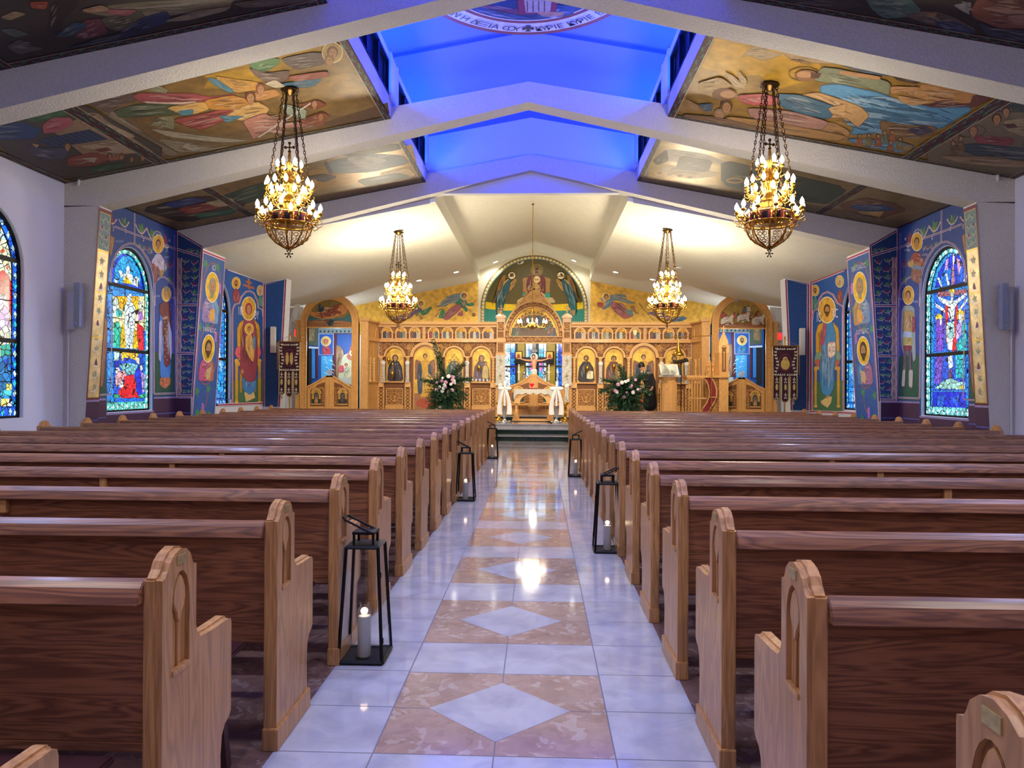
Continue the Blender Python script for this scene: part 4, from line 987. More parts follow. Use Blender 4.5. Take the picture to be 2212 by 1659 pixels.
# ================================================================== WALL MURALS
def wmap(side,X,mirror=False):
    if mirror: return lambda x,y:(lambda q:Vector((-q.x,q.y,q.z)))(atX(x,y,-X))
    return lambda x,y:atX(x,y,side*X)
def rb(cv,pts,w_,red='#5E1420'):
    cv.stroke(pts,w_*2.0,'#D9CFDC'); cv.stroke(pts,w_,red)
BL='#1B3F80'; BL2='#1A4E96'; GR='#1D4A36'; DADO='#4E2638'
MXW=W-0.010
def metric(cv,fn): 
    cv.mp=fn; cv.t(1,0,0)
def drapery_dado(cv,a0,a1,z0,z1,n):
    """painted hanging curtain, metric canvas with b = height"""
    cv.poly([(a0,z0),(a1,z0),(a1,z1),(a0,z1)],'#3E1E3A')
    for i in range(n):
        x0=a0+(a1-a0)*i/n; x1=a0+(a1-a0)*(i+1)/n; L=x1-x0; zt=z0+(z1-z0)*.45
        sag=[(x0+L*k/8,zt-(z1-z0)*.13*math.sin(PI*k/8)) for k in range(9)]
        cv.poly([(x0,zt+.05)]+sag+[(x1,zt+.05),(x1,z0),(x0,z0)][0:0]+[(x1,z0),(x0,z0)],'#9C6262')
        for k in range(1,12): 
            xx=x0+L*k/12; cv.stroke([(xx,z0),(x0+L*(.5+(k/12-.5)*.75),zt-(z1-z0)*.12*math.sin(PI*k/12))],L*.022,'#6A343E' if k%2 else '#C09080')
        cv.stroke([(x0+L*k/8,zt-.05-(z1-z0)*.13*math.sin(PI*k/8)) for k in range(9)],.03,'#3A2028')
        cv.stroke([(x0+L*k/8,zt-.005-(z1-z0)*.13*math.sin(PI*k/8)) for k in range(9)],.012,'#D8A878')
    cv.stroke([(a0,z0+(z1-z0)*.76),(a1,z0+(z1-z0)*.76)],.018,'#4A5A8E'); cv.stroke([(a0,z1),(a1,z1)],.03,'#8C7C9C')

for side in (-1,1):
    sd='left' if side<0 else 'right'
    # ---- wall between the second and third frames, around the window
    cv=Canvas(None,(-side,0,0)); m=cv.m
    m.holed([(10.26,0.0),(13.1,0.0),(13.1,4.30),(10.26,4.30)],[archpoly(11.66,.672,WZ0-.01,WZS,16,WRZ+.01)[::-1]],lambda u,v,w_:(side*w_,u,v),W-.001,MXW,lin(BL))
    metric(cv,lambda a,b:Vector((side*MXW,a,b)))
    cv.vines(10.35,3.86,11.55,4.22,.34,seed=4); cv.vines(11.72,3.86,12.9,4.22,.34,seed=5); cv.vines(12.72,2.2,12.98,3.75,.26,stem='#7C6AA0',fruit='#8A2038',seed=8); cv.vines(11.8,3.72,12.3,3.84,.13,seed=9)
    cv.stroke([(13.03,1.2),(13.03,4.2)],.06,'#6A5AA0')
    # curtain dado left and right of the window
    drapery_dado(cv,10.27,10.97,.0,1.19,1); drapery_dado(cv,12.36,13.1,.0,1.19,1); drapery_dado(cv,10.97,12.36,.0,.955,2)
    cv.poly([(12.36,1.22),(13.06,1.22),(13.06,2.0),(12.36,2.0)],GR); cv.poly([(10.3,1.22),(10.96,1.22),(10.96,2.05),(10.3,2.05)],GR)
    cv.mp=wmap(side,MXW,side>0); cv.tf=-side
    cv.t(7.21,180,430)
    rb(cv,[(640,110),(1465,445)],14); rb(cv,[(480,425),(780,540),(1085,645)],13); rb(cv,[(1240,700),(1445,785)],13); rb(cv,[(798,180),(798,700)],9)
    rb(cv,[(1085,650),(1085,580),(1110,520),(1145,500),(1190,525),(1225,600),(1240,705)],9)
    rb(cv,[(425,1300),(430,1130),(455,980),(520,840),(610,735),(710,690),(800,700),(900,775),(1000,925),(1070,1080),(1105,1250),(1108,1660)],13)
    rb(cv,[(1110,1330),(1140,1268),(1200,1222),(1250,1213),(1320,1250),(1390,1320),(1430,1420),(1435,1660)],10)
    D=cv.drape
    if side<0:
        cv.head(1165,700,62,'#D8A83A','#5E2E22',veil=None,hx=.62,hr=2.2)
        D([(1060,960),(1170,1010),(1170,1150),(1140,1290),(1112,1320),(1092,1170)],'#94493A',8); D([(1180,1090),(1262,1090),(1240,1185),(1190,1220)],'#B08A50',5)
        D([(1072,950),(1130,855),(1200,855),(1262,960),(1258,1100),(1185,1110),(1150,1010),(1062,1000)],'#CDC3DC',10)
        D([(1255,960),(1310,1060),(1270,1140),(1250,1060)],'#8E9488',3); cv.text('Η ΑΓΙΑ',1040,850,34,'#C9CCE0',hx=.5); cv.text('ΒΑΡΒΑΡΑ',1300,920,30,'#A9ACD0',hx=.4)
        cv.text('ΜΗΤΗΡ',560,680,40,'#8FA4D0',hx=.6)
    else:
        cv.head(1165,690,60,'#D8A83A','#4E2E1E',hx=.62,hr=2.2)
        D([(1062,960),(1120,860),(1210,850),(1265,950),(1262,1060),(1200,1000),(1110,1000),(1062,1060)],'#9A4430',9); D([(1090,1010),(1230,1000),(1240,1120),(1100,1130)],'#A0703E',7)
        D([(1080,1130),(1240,1110),(1250,1240),(1180,1290),(1110,1320)],'#8E5A48',8); D([(1085,1060),(1240,1040),(1240,1090),(1090,1110)],'#6E8AB4',4); D([(1210,950),(1300,1000),(1290,1060),(1220,1080)],'#B9A060',4)
        cv.text('Ο ΑΓΙΟC',1035,900,32,'#C9CCE0',hx=.5); cv.text('ΝΕCΤΩΡ',1305,830,30,'#C9CCE0',hx=.5)
    D([(410,560),(480,600),(470,700),(430,900),(400,800)],'#A8763E',5); 
    cv.t(5.923,180,640)
    rb(cv,[(898,0),(900,1245)],9); rb(cv,[(355,0),(362,1245)],6); rb(cv,[(1187,0),(1186,1240)],14); rb(cv,[(900,1248),(1175,1242)],10); rb(cv,[(195,1262),(360,1255)],10)
    if side<0:
        D([(985,120),(1095,100),(1125,420),(1112,1070),(985,1070),(972,500)],'#3F79BC',14)
        D([(985,1040),(1112,1040),(1112,1120),(1045,1185),(972,1130)],'#B86A40',9)
        D([(975,110),(1050,60),(1110,130),(1132,700),(1095,880),(1060,905),(1028,860),(1030,290),(972,205)],'#6E2C28',12); D([(1085,300),(1126,460),(1132,700),(1112,830),(1088,560)],'#B9BED0',6)
        D([(965,330),(1000,300),(990,850),(960,800)],'#A9A4B8',5)
        for i in range(12): cv.ell(1040+28*(i%2),330+44*i,5,9,'#D8B878',0,0,6)
        D([(1000,285),(1050,250),(1085,275),(1040,300)],'#B9905E',1,soft=True)
        cv.ell(1000,0,1,1,'#3F79BC'); cv.head(1058,-28,46,'#D8A83A','#8E7040',hx=.62,hr=2.0); cv.poly([(1030,-60),(1024,-115),(1058,-130),(1090,-110),(1084,-60)],'#8E7A4E')
        cv.text('Η ΑΓΙΑ',1005 - 60,10 ,26,'#C9CCE0',hx=.5); cv.text('ΕΛΕΝΗ',1150,30,22,'#C9CCE0',hx=.5)
    else:
        D([(975,150),(1010,110),(1100,110),(1135,160),(1140,560),(1100,760),(1090,560),(1010,560),(985,800),(955,760)],'#8E9A96',10)
        D([(1010,640),(1040,640),(1035,1120),(1000,1140),(1012,900)],'#5E4A54',6); D([(1070,640),(1105,640),(1108,1000),(1130,1140),(1085,1110),(1080,900)],'#5E4A54',6)
        D([(985,180),(1110,170),(1120,420),(985,430)],'#AE8A50',12); D([(1000,430),(1115,420),(1118,560),(1000,570)],'#9CB0C0',7); D([(995,500),(1118,500),(1112,610),(1000,615)],'#A69A52',8)
        D([(1000,600),(1110,600),(1100,660),(1010,660)],'#7A2030',5); D([(960,260),(1000,230),(1000,440),(965,430)],'#8A2438',5); D([(985,900),(1035,900),(1035,1100),(990,1120)],'#B8AEA0',6); D([(1080,900),(1112,900),(1125,1100),(1085,1100)],'#B8AEA0',6)
        cv.head(1052,-20,50,'#D8A83A','#4E2E1E',hx=.62,hr=2.2); cv.text('Ο ΑΓΙΟC',960,70,24,'#C9CCE0',hx=.5); cv.text('ΔΗΜΗΤΡΙΟC',1155,40,22,'#C9CCE0',hx=.4)
    D([(255,230),(300,330),(290,700),(240,1170),(210,1140),(240,700)],'#9A5E44',8)
    tag(cv.build('wall_mural'),'tall blue painted saints around the arched stained glass window, %s wall'%sd,'mural','wall paintings')
    # ---- inner face of the second frame's leg: gold strip with grapes
    def leg_pt(z): return side*(6.087+(6.33-6.087)*(3.96-z)/3.96-.002)
    nn=Vector((-side*3.96,0,-(6.33-6.087))).normalized(); nn=Vector((-side,0,-.061)).normalized()
    cv=Canvas(lambda a,b:Vector((leg_pt(b),a,b)),nn,.00006); cv.m.face([cv.P(p) for p in ((9.96,1.2),(10.26,1.2),(10.26,3.94),(9.96,3.94))],lin('#C9AE5A'),1)
    cv.poly([(9.985,3.36),(10.235,3.36),(10.235,3.88),(9.985,3.88)],'#5E7A74'); cv.vines(10.0,3.38,10.22,3.86,.11,fruit='#6E2038',seed=2)
    cv.poly([(10.0,1.25),(10.22,1.25),(10.22,3.33),(10.0,3.33)],'#D9C283',1); cv.vines(10.02,1.28,10.20,3.3,.18,leaf='#A08A62',stem='#D8CDB8',fruit='#6E3048',seed=6)
    for z in (2.1,2.75,3.34): cv.stroke([(9.99,z),(10.24,z)],.03,'#D9B84E',1)
    cv.stroke([(9.966,1.2),(9.966,3.94)],.028,'#5E1420'); cv.stroke([(10.252,1.2),(10.252,3.94)],.018,'#4A2020'); cv.stroke([(9.96,3.915),(10.26,3.915)],.05,'#6A1A24'); cv.stroke([(9.96,1.21),(10.26,1.21)],.04,'#5E1420')
    drapery_dado(cv,9.962,10.26,0.0,1.185,1)
    tag(cv.build('pilaster_mural'),'narrow gold painted strip with dark grapes on the %s leg of the second frame'%sd,'mural','wall paintings')
    # ---- front face of the third frame's leg: vines in four panels
    YF=13.1; lx=lambda z:6.087+(6.33-6.087)*(3.96-z)/3.96
    cv=Canvas(lambda a,b:Vector((side*a,YF-.003,b)),(0,-1,0)); 
    cv.poly([(W-.01,1.2),(lx(1.2),1.2),(lx(3.98),3.98),(W-.01,4.28)],'#173A6E')
    for (z0,z1,sd2) in ((1.25,1.98,1),(2.04,2.88,2),(2.94,3.78,3)):
        cv.vines(lx((z0+z1)/2)+.04,z0,W-.12,z1,.13,seed=sd2+10,leaf='#2F7A48')
        for q in range(3): cv.stroke([(W-.05-.03*q+.008*math.sin(k*1.5+q),z0+(z1-z0)*k/14) for k in range(15)],.026,'#B08A80' if q%2 else '#C9A498')
    cv.vines(lx(3.9)+.05,3.84,W-.12,4.0,.12,seed=31,leaf='#2F7A48')
    for (a,b) in ((1.22,1.22),(2.01,2.01),(2.91,2.91),(3.80,3.95)): rb(cv,[(lx(a),a),(W-.01,b)],.022)
    rb(cv,[(lx(3.98),3.985),(W-.01,4.275)],.022); rb(cv,[(W-.018,1.2),(W-.018,4.28)],.02); rb(cv,[(lx(1.2)+.012,1.2),(lx(3.96)+.012,3.96)],.02)
    drapery_dado(cv,lx(.6),W-.01,0,1.185,1)
    tag(cv.build('pilaster_mural'),'blue painted vine panels with twisted trunk on the %s leg of the third frame'%sd,'mural','wall paintings')
    # ---- inner face of the third frame's leg: two saints in vine medallions
    nn=Vector((-side,0,-.061)).normalized()
    cv=Canvas(lambda a,b:Vector((leg_pt(b),a,b)),nn,.00006); cv.tf=-side; cv.m.face([cv.P(p) for p in ((13.1,.7),(14.05,.7),(14.05,3.93),(13.1,3.93))],lin('#2A5694'),0)
    D=cv.drape
    cv.ring(13.57,3.15,.40,.62,.025,'#9A5A40'); cv.ring(13.57,1.98,.40,.55,.025,'#9A5A40'); cv.curve((13.2,.8),(13.9,1.0),(13.6,1.45),.03,'#9A5A40')
    for (x,z,f) in ((13.25,3.7,0),(13.75,3.72,0),(13.9,3.4,1),(13.2,2.5,0),(13.85,2.45,1),(13.5,2.52,0),(13.9,2.9,0),(13.25,1.3,0),(13.7,1.35,0),(13.5,1.05,1),(13.8,.85,0),(13.3,.9,0)):
        if f: 
            for q in range(6): cv.ell(x+.03*(q%2),z-.03*q,.04,.035,'#B070B8',0,0,7)
        else:
            cv.poly([(x+(.10 if k%2==0 else .05)*math.cos(k*PI/5),z+(.10 if k%2==0 else .05)*math.sin(k*PI/5)) for k in range(10)],'#3E8A4E')
    def flip(cv2,fn): 
        old=cv2.mp; cv2.mp=lambda a,b:old(13.575+a,-b); fn(); cv2.mp=old
    cols=[('#8A78A8','#6A9AC8','#9A9080','#8A8478'),('#B8507A','#A86A58','#4A2E1E','#4A2E1E')] if side<0 else [('#6A8AA8','#A88A5A','#8E8878','#8E8878'),('#9A6A8A','#3E7AB0','#3E2A1C','#3E2A1C')]
    flip(cv,lambda:cv.bust(0.0,-2.62,.98,cols[0][0],cols[0][1],cols[0][2],cols[0][3],book='#D8A050',hx=.98,halo='#E8C030'))
    flip(cv,lambda:cv.bust(0.0,-1.50,.90,cols[1][0],cols[1][1],cols[1][2],cols[1][3],book='#C8A878',hx=.98,halo='#E8C030'))
    flip(cv,lambda:(cv.text('ΙΩ' if side<0 else 'ΜΑΤΘΑΙΟC',0,-3.63,.10,'#D8D4E0',hx=1.1 if side<0 else .8),cv.text('ΜΑΡΚΟC' if side<0 else 'ΛΟΥΚΑC',0,-2.44,.09,'#D8D4E0')))
    for a in (13.11,14.035): rb(cv,[(a,.7),(a,3.93)],.018,'#A0283A')
    rb(cv,[(13.1,3.91),(14.05,3.91)],.03,'#A0283A')
    tag(cv.build('pilaster_mural'),'blue painted strip with two haloed saint busts on the %s leg of the third frame'%sd,'mural','wall paintings')
    # ---- wall before the sanctuary: enthroned figure
    cv=Canvas(None,(-side,0,0)); m=cv.m
    m.holed([(14.05,1.12),(17.35,1.12),(17.35,3.93),(14.05,3.93)],[archpoly(14.84,.672,WZ0+.13,WZS,16,WRZ+.01)[::-1]],lambda u,v,w_:(side*w_,u,v),W-.001,MXW,lin(BL2))
    cv.mp=wmap(side,MXW,False); D=cv.drape
    if side<0:
        cv.t(4.364,420,520)
        cv.poly([(352,1320),(650,1300),(645,1530),(352,1530)],'#3E6A48')
        D([(405,830),(430,770),(500,730),(560,740),(610,800),(618,900),(610,1140),(410,1140)],'#C9982E',12); D([(430,850),(460,790),(560,790),(595,850),(590,1060),(440,1060)],'#A87A2A',6)
        D([(378,1060),(400,1000),(480,1000),(620,1010),(632,1060),(600,1110),(410,1110)],'#D8606A',8)
        for (x0,x1) in ((383,412),(600,628)): cv.poly([(x0,1120),(x1,1120),(x1-3,1525),(x0+3,1525)],'#C9982E'); cv.ell((x0+x1)/2,1130,20,16,'#D8AC3E'); cv.ell((x0+x1)/2,1520,18,12,'#D8AC3E')
        cv.poly([(380,1140),(628,1140),(625,1180),(384,1180)],'#D0A038'); cv.poly([(425,1200),(450,1200),(448,1430),(428,1430)],'#A8842E'); cv.poly([(560,1200),(585,1200),(582,1425),(563,1425)],'#A8842E')
        cv.poly([(470,1430),(560,1425),(572,1480),(485,1520)],'#D8B87A'); 
        D([(450,1240),(580,1250),(580,1400),(520,1455),(455,1400)],'#3E7CC0',12)
        D([(465,760),(490,720),(540,720),(575,800),(590,1000),(590,1200),(570,1320),(500,1330),(430,1240),(440,1000)],'#8E3E50',20)
        D([(485,900),(530,870),(560,960),(565,1080),(550,1145),(510,1090),(480,1010)],'#D0A050',12); D([(550,910),(575,905),(572,1020),(552,1010)],'#4E88B8',2)
        cv.head(515,830,20,'#E0B040','#5E3A22',hx=.8,hr=2.5); cv.ell(450,1235,12,22,'#B88A5E')
        cv.head(510,640,46,'#E0B040',hx=.62,hr=2.3,veil='#8E3040')
        cv.text('ΜΡ',437,700,80,'#E4E0EC',hx=.30); cv.text('ΘΥ',583,740,80,'#E4E0EC',hx=.30)
        rb(cv,[(358,1530),(356,700),(362,640),(380,600),(420,590),(440,530),(480,482),(520,475),(560,495),(590,560),(600,630),(640,650),(655,760)],7,'#A0283A')
        cv.head(392,400,24,'#E0B040','#4E2E1E',hx=.7,hr=2.3,beard='#4E2E1E'); D([(362,480),(392,445),(420,480),(428,560),(380,590),(362,560)],'#8E3A4A',6)
        cv.head(617,470,22,'#C8B070',None or '#6A5A3A',hx=.6,hr=2.2,veil='#C8B090'); D([(600,545),(618,510),(640,545),(642,625),(602,610)],'#4E8A7A',5)
        cv.poly([(500,355),(520,362),(520,460),(505,455)],'#A8603A'); cv.poly([(480,375),(540,392),(540,408),(480,392)],'#A8603A'); cv.poly([(455,405),(565,438),(565,458),(455,425)],'#A8603A')
        rb(cv,[(318,265),(655,385)],14,'#A0283A'); rb(cv,[(655,385),(655,1550)],12,'#A0283A'); rb(cv,[(220,1550),(655,1530)],12,'#A0283A')
    else:
        cv.t(3.318,1640,430)
        cv.poly([(378,1310),(603,1300),(603,1520),(376,1520)],'#3E6A48')
        D([(407,960),(425,900),(480,875),(530,885),(568,930),(574,1060),(572,1170),(408,1170)],'#C9982E',12); D([(430,960),(480,910),(545,930),(550,1100),(430,1100)],'#A87A2A',6)
        D([(392,1160),(410,1100),(480,1090),(570,1090),(588,1130),(560,1190),(420,1190)],'#7A9A80',8); D([(394,1165),(420,1150),(560,1150),(580,1170),(560,1200),(410,1200)],'#B86048',4)
        for (x0,x1) in ((396,414),(558,578)): cv.poly([(x0,1200),(x1,1200),(x1-2,1490),(x0+2,1490)],'#C9982E'); cv.ell((x0+x1)/2,1215,13,14,'#D8AC3E'); cv.ell((x0+x1)/2,1485,13,10,'#D8AC3E')
        cv.poly([(395,1200),(580,1200),(578,1225),(398,1225)],'#D0A038'); cv.poly([(440,1450),(500,1410),(522,1420),(515,1460),(490,1495),(450,1470)],'#D8B87A')
        D([(440,1000),(470,870),(520,870),(545,960),(552,1080),(540,1200),(535,1350),(500,1420),(450,1390),(430,1200),(455,1120)],'#3E86C0',24)
        D([(436,1040),(460,900),(480,880),(478,960),(462,1050)],'#B04A60',6); D([(492,1030),(548,1020),(548,1115),(512,1142),(490,1120)],'#E0A8A0',0); cv.poly([(496,1040),(518,1036),(520,1130),(498,1120)],'#EDE4D0'); cv.poly([(523,1035),(544,1030),(544,1108),(525,1128)],'#EDE4D0')
        cv.text('Α',507,1100,44,'#2A2430',hx=.4); cv.text('Ω',534,1095,40,'#2A2430',hx=.4)
        cv.head(487,795,36,'#E0B040','#5E3418',hx=.66,hr=2.5,beard='#5E3418')
        cv.text('ΙC',428,880,70,'#E4E0EC',hx=.35); cv.text('ΧC',543,850,68,'#E4E0EC',hx=.35); cv.ell(490,1420,10,12,'#B88A5E')
        rb(cv,[(382,1520),(378,880),(390,800),(420,790),(430,720),(455,680),(490,665),(530,685),(560,745),(600,770),(607,900),(606,1520)],6,'#A0283A')
        cv.head(402,655,15,'#E0B040','#4E2E1E',hx=.7,hr=2.6,beard='#4E2E1E'); D([(384,740),(402,690),(420,740),(418,780),(386,800)],'#4E8A7A',6)
        cv.head(578,590,16,'#C8B070',veil='#C8B8A0',hx=.7,hr=2.6); D([(560,690),(578,640),(598,680),(598,750),(562,735)],'#8E4438',6)
        rb(cv,[(372,600),(608,508)],9,'#A0283A'); rb(cv,[(372,600),(370,1530)],11,'#A0283A'); rb(cv,[(365,1522),(700,1535)],9,'#A0283A')
    tag(cv.build('wall_mural'),('blue painted panel of a robed mother and child enthroned on the left wall' if side<0 else 'blue painted panel of a bearded figure enthroned with open book, right wall'),'mural','wall paintings')
    # ---- plain blue panel on the wall return
    cv=Canvas(lambda a,b:Vector((side*a,Y_D-.004,b)),(0,-1,0)); cv.poly([(W-.02,0.9),(6.2,0.9),(6.035,4.02),(W-.02,3.92)],'#164486')
    rb(cv,[(6.19,.9),(6.045,4.0),(W-.03,3.90),(W-.03,.9)],.03,'#8A1C30')
    tag(cv.build('painted_panel'),'plain deep blue panel edged in red and white on the %s wall return'%sd,'mural','wall paintings')

# ================================================================== STAINED GLASS WINDOWS
def glass_window(no,side,yc,paint=None,base='#2E8AE0',mirror_from=None):
    X=W+.10; cv=Canvas(None,(-side,0,0),.0004); cv.k=0
    metric(cv,lambda a,b:Vector((side*X,a,b)))
    P=archpoly(yc,.655,WZ0,WZS,16,WRZ-.005); cv.m.face([Vector((side*X,a,b)) for a,b in P],lin('#8FD8D8'),0)
    r=random.Random(no)
    # border band of little diamonds
    def band(pts,w_,c1,c2):
        cv.stroke(pts,w_,c1)
        L=0
        for i in range(len(pts)-1):
            a,b=pts[i],pts[i+1]; d=math.hypot(b[0]-a[0],b[1]-a[1]); k=max(1,round(d/.13))
            for j in range(k):
                t=(j+.5)/k; x=a[0]+(b[0]-a[0])*t; z=a[1]+(b[1]-a[1])*t
                cv.poly([(x-.032,z),(x,z-.05),(x+.032,z),(x,z+.05)],c2 if j%2 else mixc(lin(c2),(1,1,1),.5),0,j>0)
    inn=[(yc-.56,WZ0+.16)]+[(yc-.56,WZS)]+arcp(yc,WZS,.56,PI,0,12,WRZ-.1)[1:]+[(yc+.56,WZ0+.16)]
    bandp=[(yc-.605,WZ0),(yc-.605,WZS)]+arcp(yc,WZS,.605,PI,0,12,WRZ-.055)[1:]+[(yc+.605,WZ0)]
    cv.poly(inn,base)
    if paint: paint(cv)
    else:
        for k in range(60):
            x=yc+r.uniform(-.45,.45); z=WZ0+.25+r.random()*2.2; c=r.choice(['#1E60E8','#22B0E8','#E8F0F0','#1838C8','#7848D0','#30C8B0'])
            cv.poly([(x+.12*math.cos(q*1.26+r.random()),z+.2*math.sin(q*1.26)) for q in range(5)],c,0,True)
    metric(cv,lambda a,b:Vector((side*X,a,b))); cv.k+=1
    band(bandp,.085,paint.b1 if paint else '#2070E0',paint.b2 if paint else '#60D8E8'); band([(yc-.6,WZ0+.08),(yc+.6,WZ0+.08)],.15,paint.b1 if paint else '#2070E0',paint.b2 if paint else '#60D8E8')
    g=tag(cv.build('stained_glass',None,('stained glass',)),kind='structure')
    m=MB(); fn=lambda u,v,w_:(side*w_,u,v)
    # black frame: arch ring, bars
    m.holed(archpoly(yc,.668,WZ0,WZS,20,WRZ),[archpoly(yc,.632,WZ0+.03,WZS,20,WRZ-.04)[::-1]],fn,X-.05,X-.005)
    for z in (3.03,1.98): m.box(*sorted((side*(X-.045),side*(X-.008))),yc-.64,yc+.64,z-.028,z+.028)
    for z in (1.45,2.5): m.box(*sorted((side*(X-.012),side*(X-.004))),yc-.64,yc+.64,z-.006,z+.006)
    # lead outline of the picture field
    m.holed([(yc-.567,WZ0+.15),(yc+.567,WZ0+.15)]+arcp(yc,WZS,.567,0,PI,12,WRZ-.09),[[(yc-.553,WZ0+.166),(yc+.553,WZ0+.166)]+arcp(yc,WZS,.553,0,PI,12,WRZ-.105)][0:1] and [([(yc-.553,WZ0+.166),(yc+.553,WZ0+.166)]+arcp(yc,WZS,.553,0,PI,12,WRZ-.105))[::-1]],fn,X-.012,X-.003)
    o=struct(m.build('window_%d'%no,['black frame'])); g.parent=o
    return o
def figure_lead(cv,pts,col,w_=None):
    """one leaded shape"""
    xs=[p[0] for p in pts]; ys=[p[1] for p in pts]; sz=math.sqrt((max(xs)-min(xs)+.001)*(max(ys)-min(ys)+.001))
    cv.stroke(list(pts)+[pts[0]],w_ or sz*.05,'#020204'); cv.poly(pts,col)
G=figure_lead
def mk(b1,b2):
    def deco(f): f.b1=b1; f.b2=b2; return f
    return deco
@mk('#58C8C0','#C8F0E4')
def glass_left(cv):
    cv.mp=wmap(-1,W+.10); cv.t(7.21,180,430)
    G(cv,[(450,1310),(440,1100),(490,960),(600,850),(680,835),(800,880),(900,1020),(950,1180),(960,1420)],'#1048E0',10)
    G(cv,[(470,1290),(500,1050),(600,900),(700,880),(820,960),(890,1120),(880,1350)],'#18A0F0',8)
    for p in ([(660,1170),(675,1060),(690,1035),(715,1060),(725,1170)],[(580,1230),(550,1110),(600,1130),(625,1180)],[(500,1310),(480,1250),(560,1290)],[(760,1330),(780,1240),(820,1200),(870,1240),(840,1370)],[(620,1170),(700,1140),(770,1200),(750,1320),(610,1290)]): G(cv,p,'#EAF4F0',6)
    G(cv,[(610,1300),(640,1250),(670,1200),(755,1325),(700,1320)],'#F8C818',6)
    cv.t(5.923,180,640)
    G(cv,[(370,0),(790,0),(790,680),(375,650)],'#F0E8B0',6)
    for p,c in (([(430,0),(700,0),(690,200),(460,150)],'#F8B820'),([(370,60),(430,20),(450,140),(380,300)],'#CDE8DC'),([(410,200),(440,160),(490,200),(480,260),(420,255)],'#28A8A8'),([(380,340),(440,330),(475,420),(460,660),(378,650)],'#20B8A0'),
        ([(470,480),(500,360),(525,400),(535,660),(475,660)],'#F8C818'),([(520,130),(550,70),(610,70),(655,150),(640,400),(620,670),(535,670),(520,400)],'#D0E8F4'),([(545,40),(560,-30),(600,-30),(615,40),(580,80)],'#C8E0F0'),([(640,480),(650,420),(690,470),(690,670),(620,660)],'#F8C818'),
        ([(680,340),(760,400),(775,690),(700,690),(675,480)],'#E82034'),([(690,200),(740,190),(755,290),(700,320)],'#B478DC'),([(700,80),(740,60),(755,180),(710,180)],'#C8D8CC'),([(755,440),(785,450),(785,690),(770,690)],'#3050E8')): G(cv,p,c,7)
    G(cv,[(380,705),(790,730),(790,1290),(372,1290)],'#1858E0',6)
    for p,c in (([(460,700),(700,720),(660,820),(560,780),(480,830)],'#F8C840'),([(380,700),(450,705),(430,830),(380,820)],'#C8F0E0'),([(500,790),(540,790),(560,820),(500,840)],'#1040E0'),([(660,780),(700,790),(700,870),(670,860)],'#F8F0C0'),([(430,880),(560,850),(680,880),(640,1000),(540,1000),(480,930)],'#74C0CC'),
        ([(380,830),(440,820),(470,850),(400,930),(378,920)],'#1038C8'),([(390,930),(430,900),(460,960),(430,1000),(395,980)],'#D8DCD8'),([(440,960),(500,950),(540,1010),(480,1080),(400,1160),(388,1020)],'#E0A0A8'),([(650,950),(700,900),(740,960),(740,1270),(690,1270),(650,1100)],'#1030D8'),([(715,960),(780,1000),(780,1200),(740,1240)],'#A890DC'),([(700,890),(730,880),(745,930),(715,960)],'#D8DCD8'),
        ([(500,1030),(620,1000),(655,1110),(650,1200),(700,1310),(640,1290),(560,1300),(470,1300),(430,1250),(440,1190),(500,1150),(510,1080)],'#E81E30'),([(435,1100),(480,1080),(500,1140),(470,1170),(440,1160)],'#E0E0D8'),([(700,1260),(790,1240),(790,1295),(690,1300)],'#38B080'),([(370,1240),(440,1260),(430,1300),(372,1300)],'#38A070'),
        ([(370,1305),(800,1305),(795,1370),(372,1378)],'#1470F0')): G(cv,p,c,7)
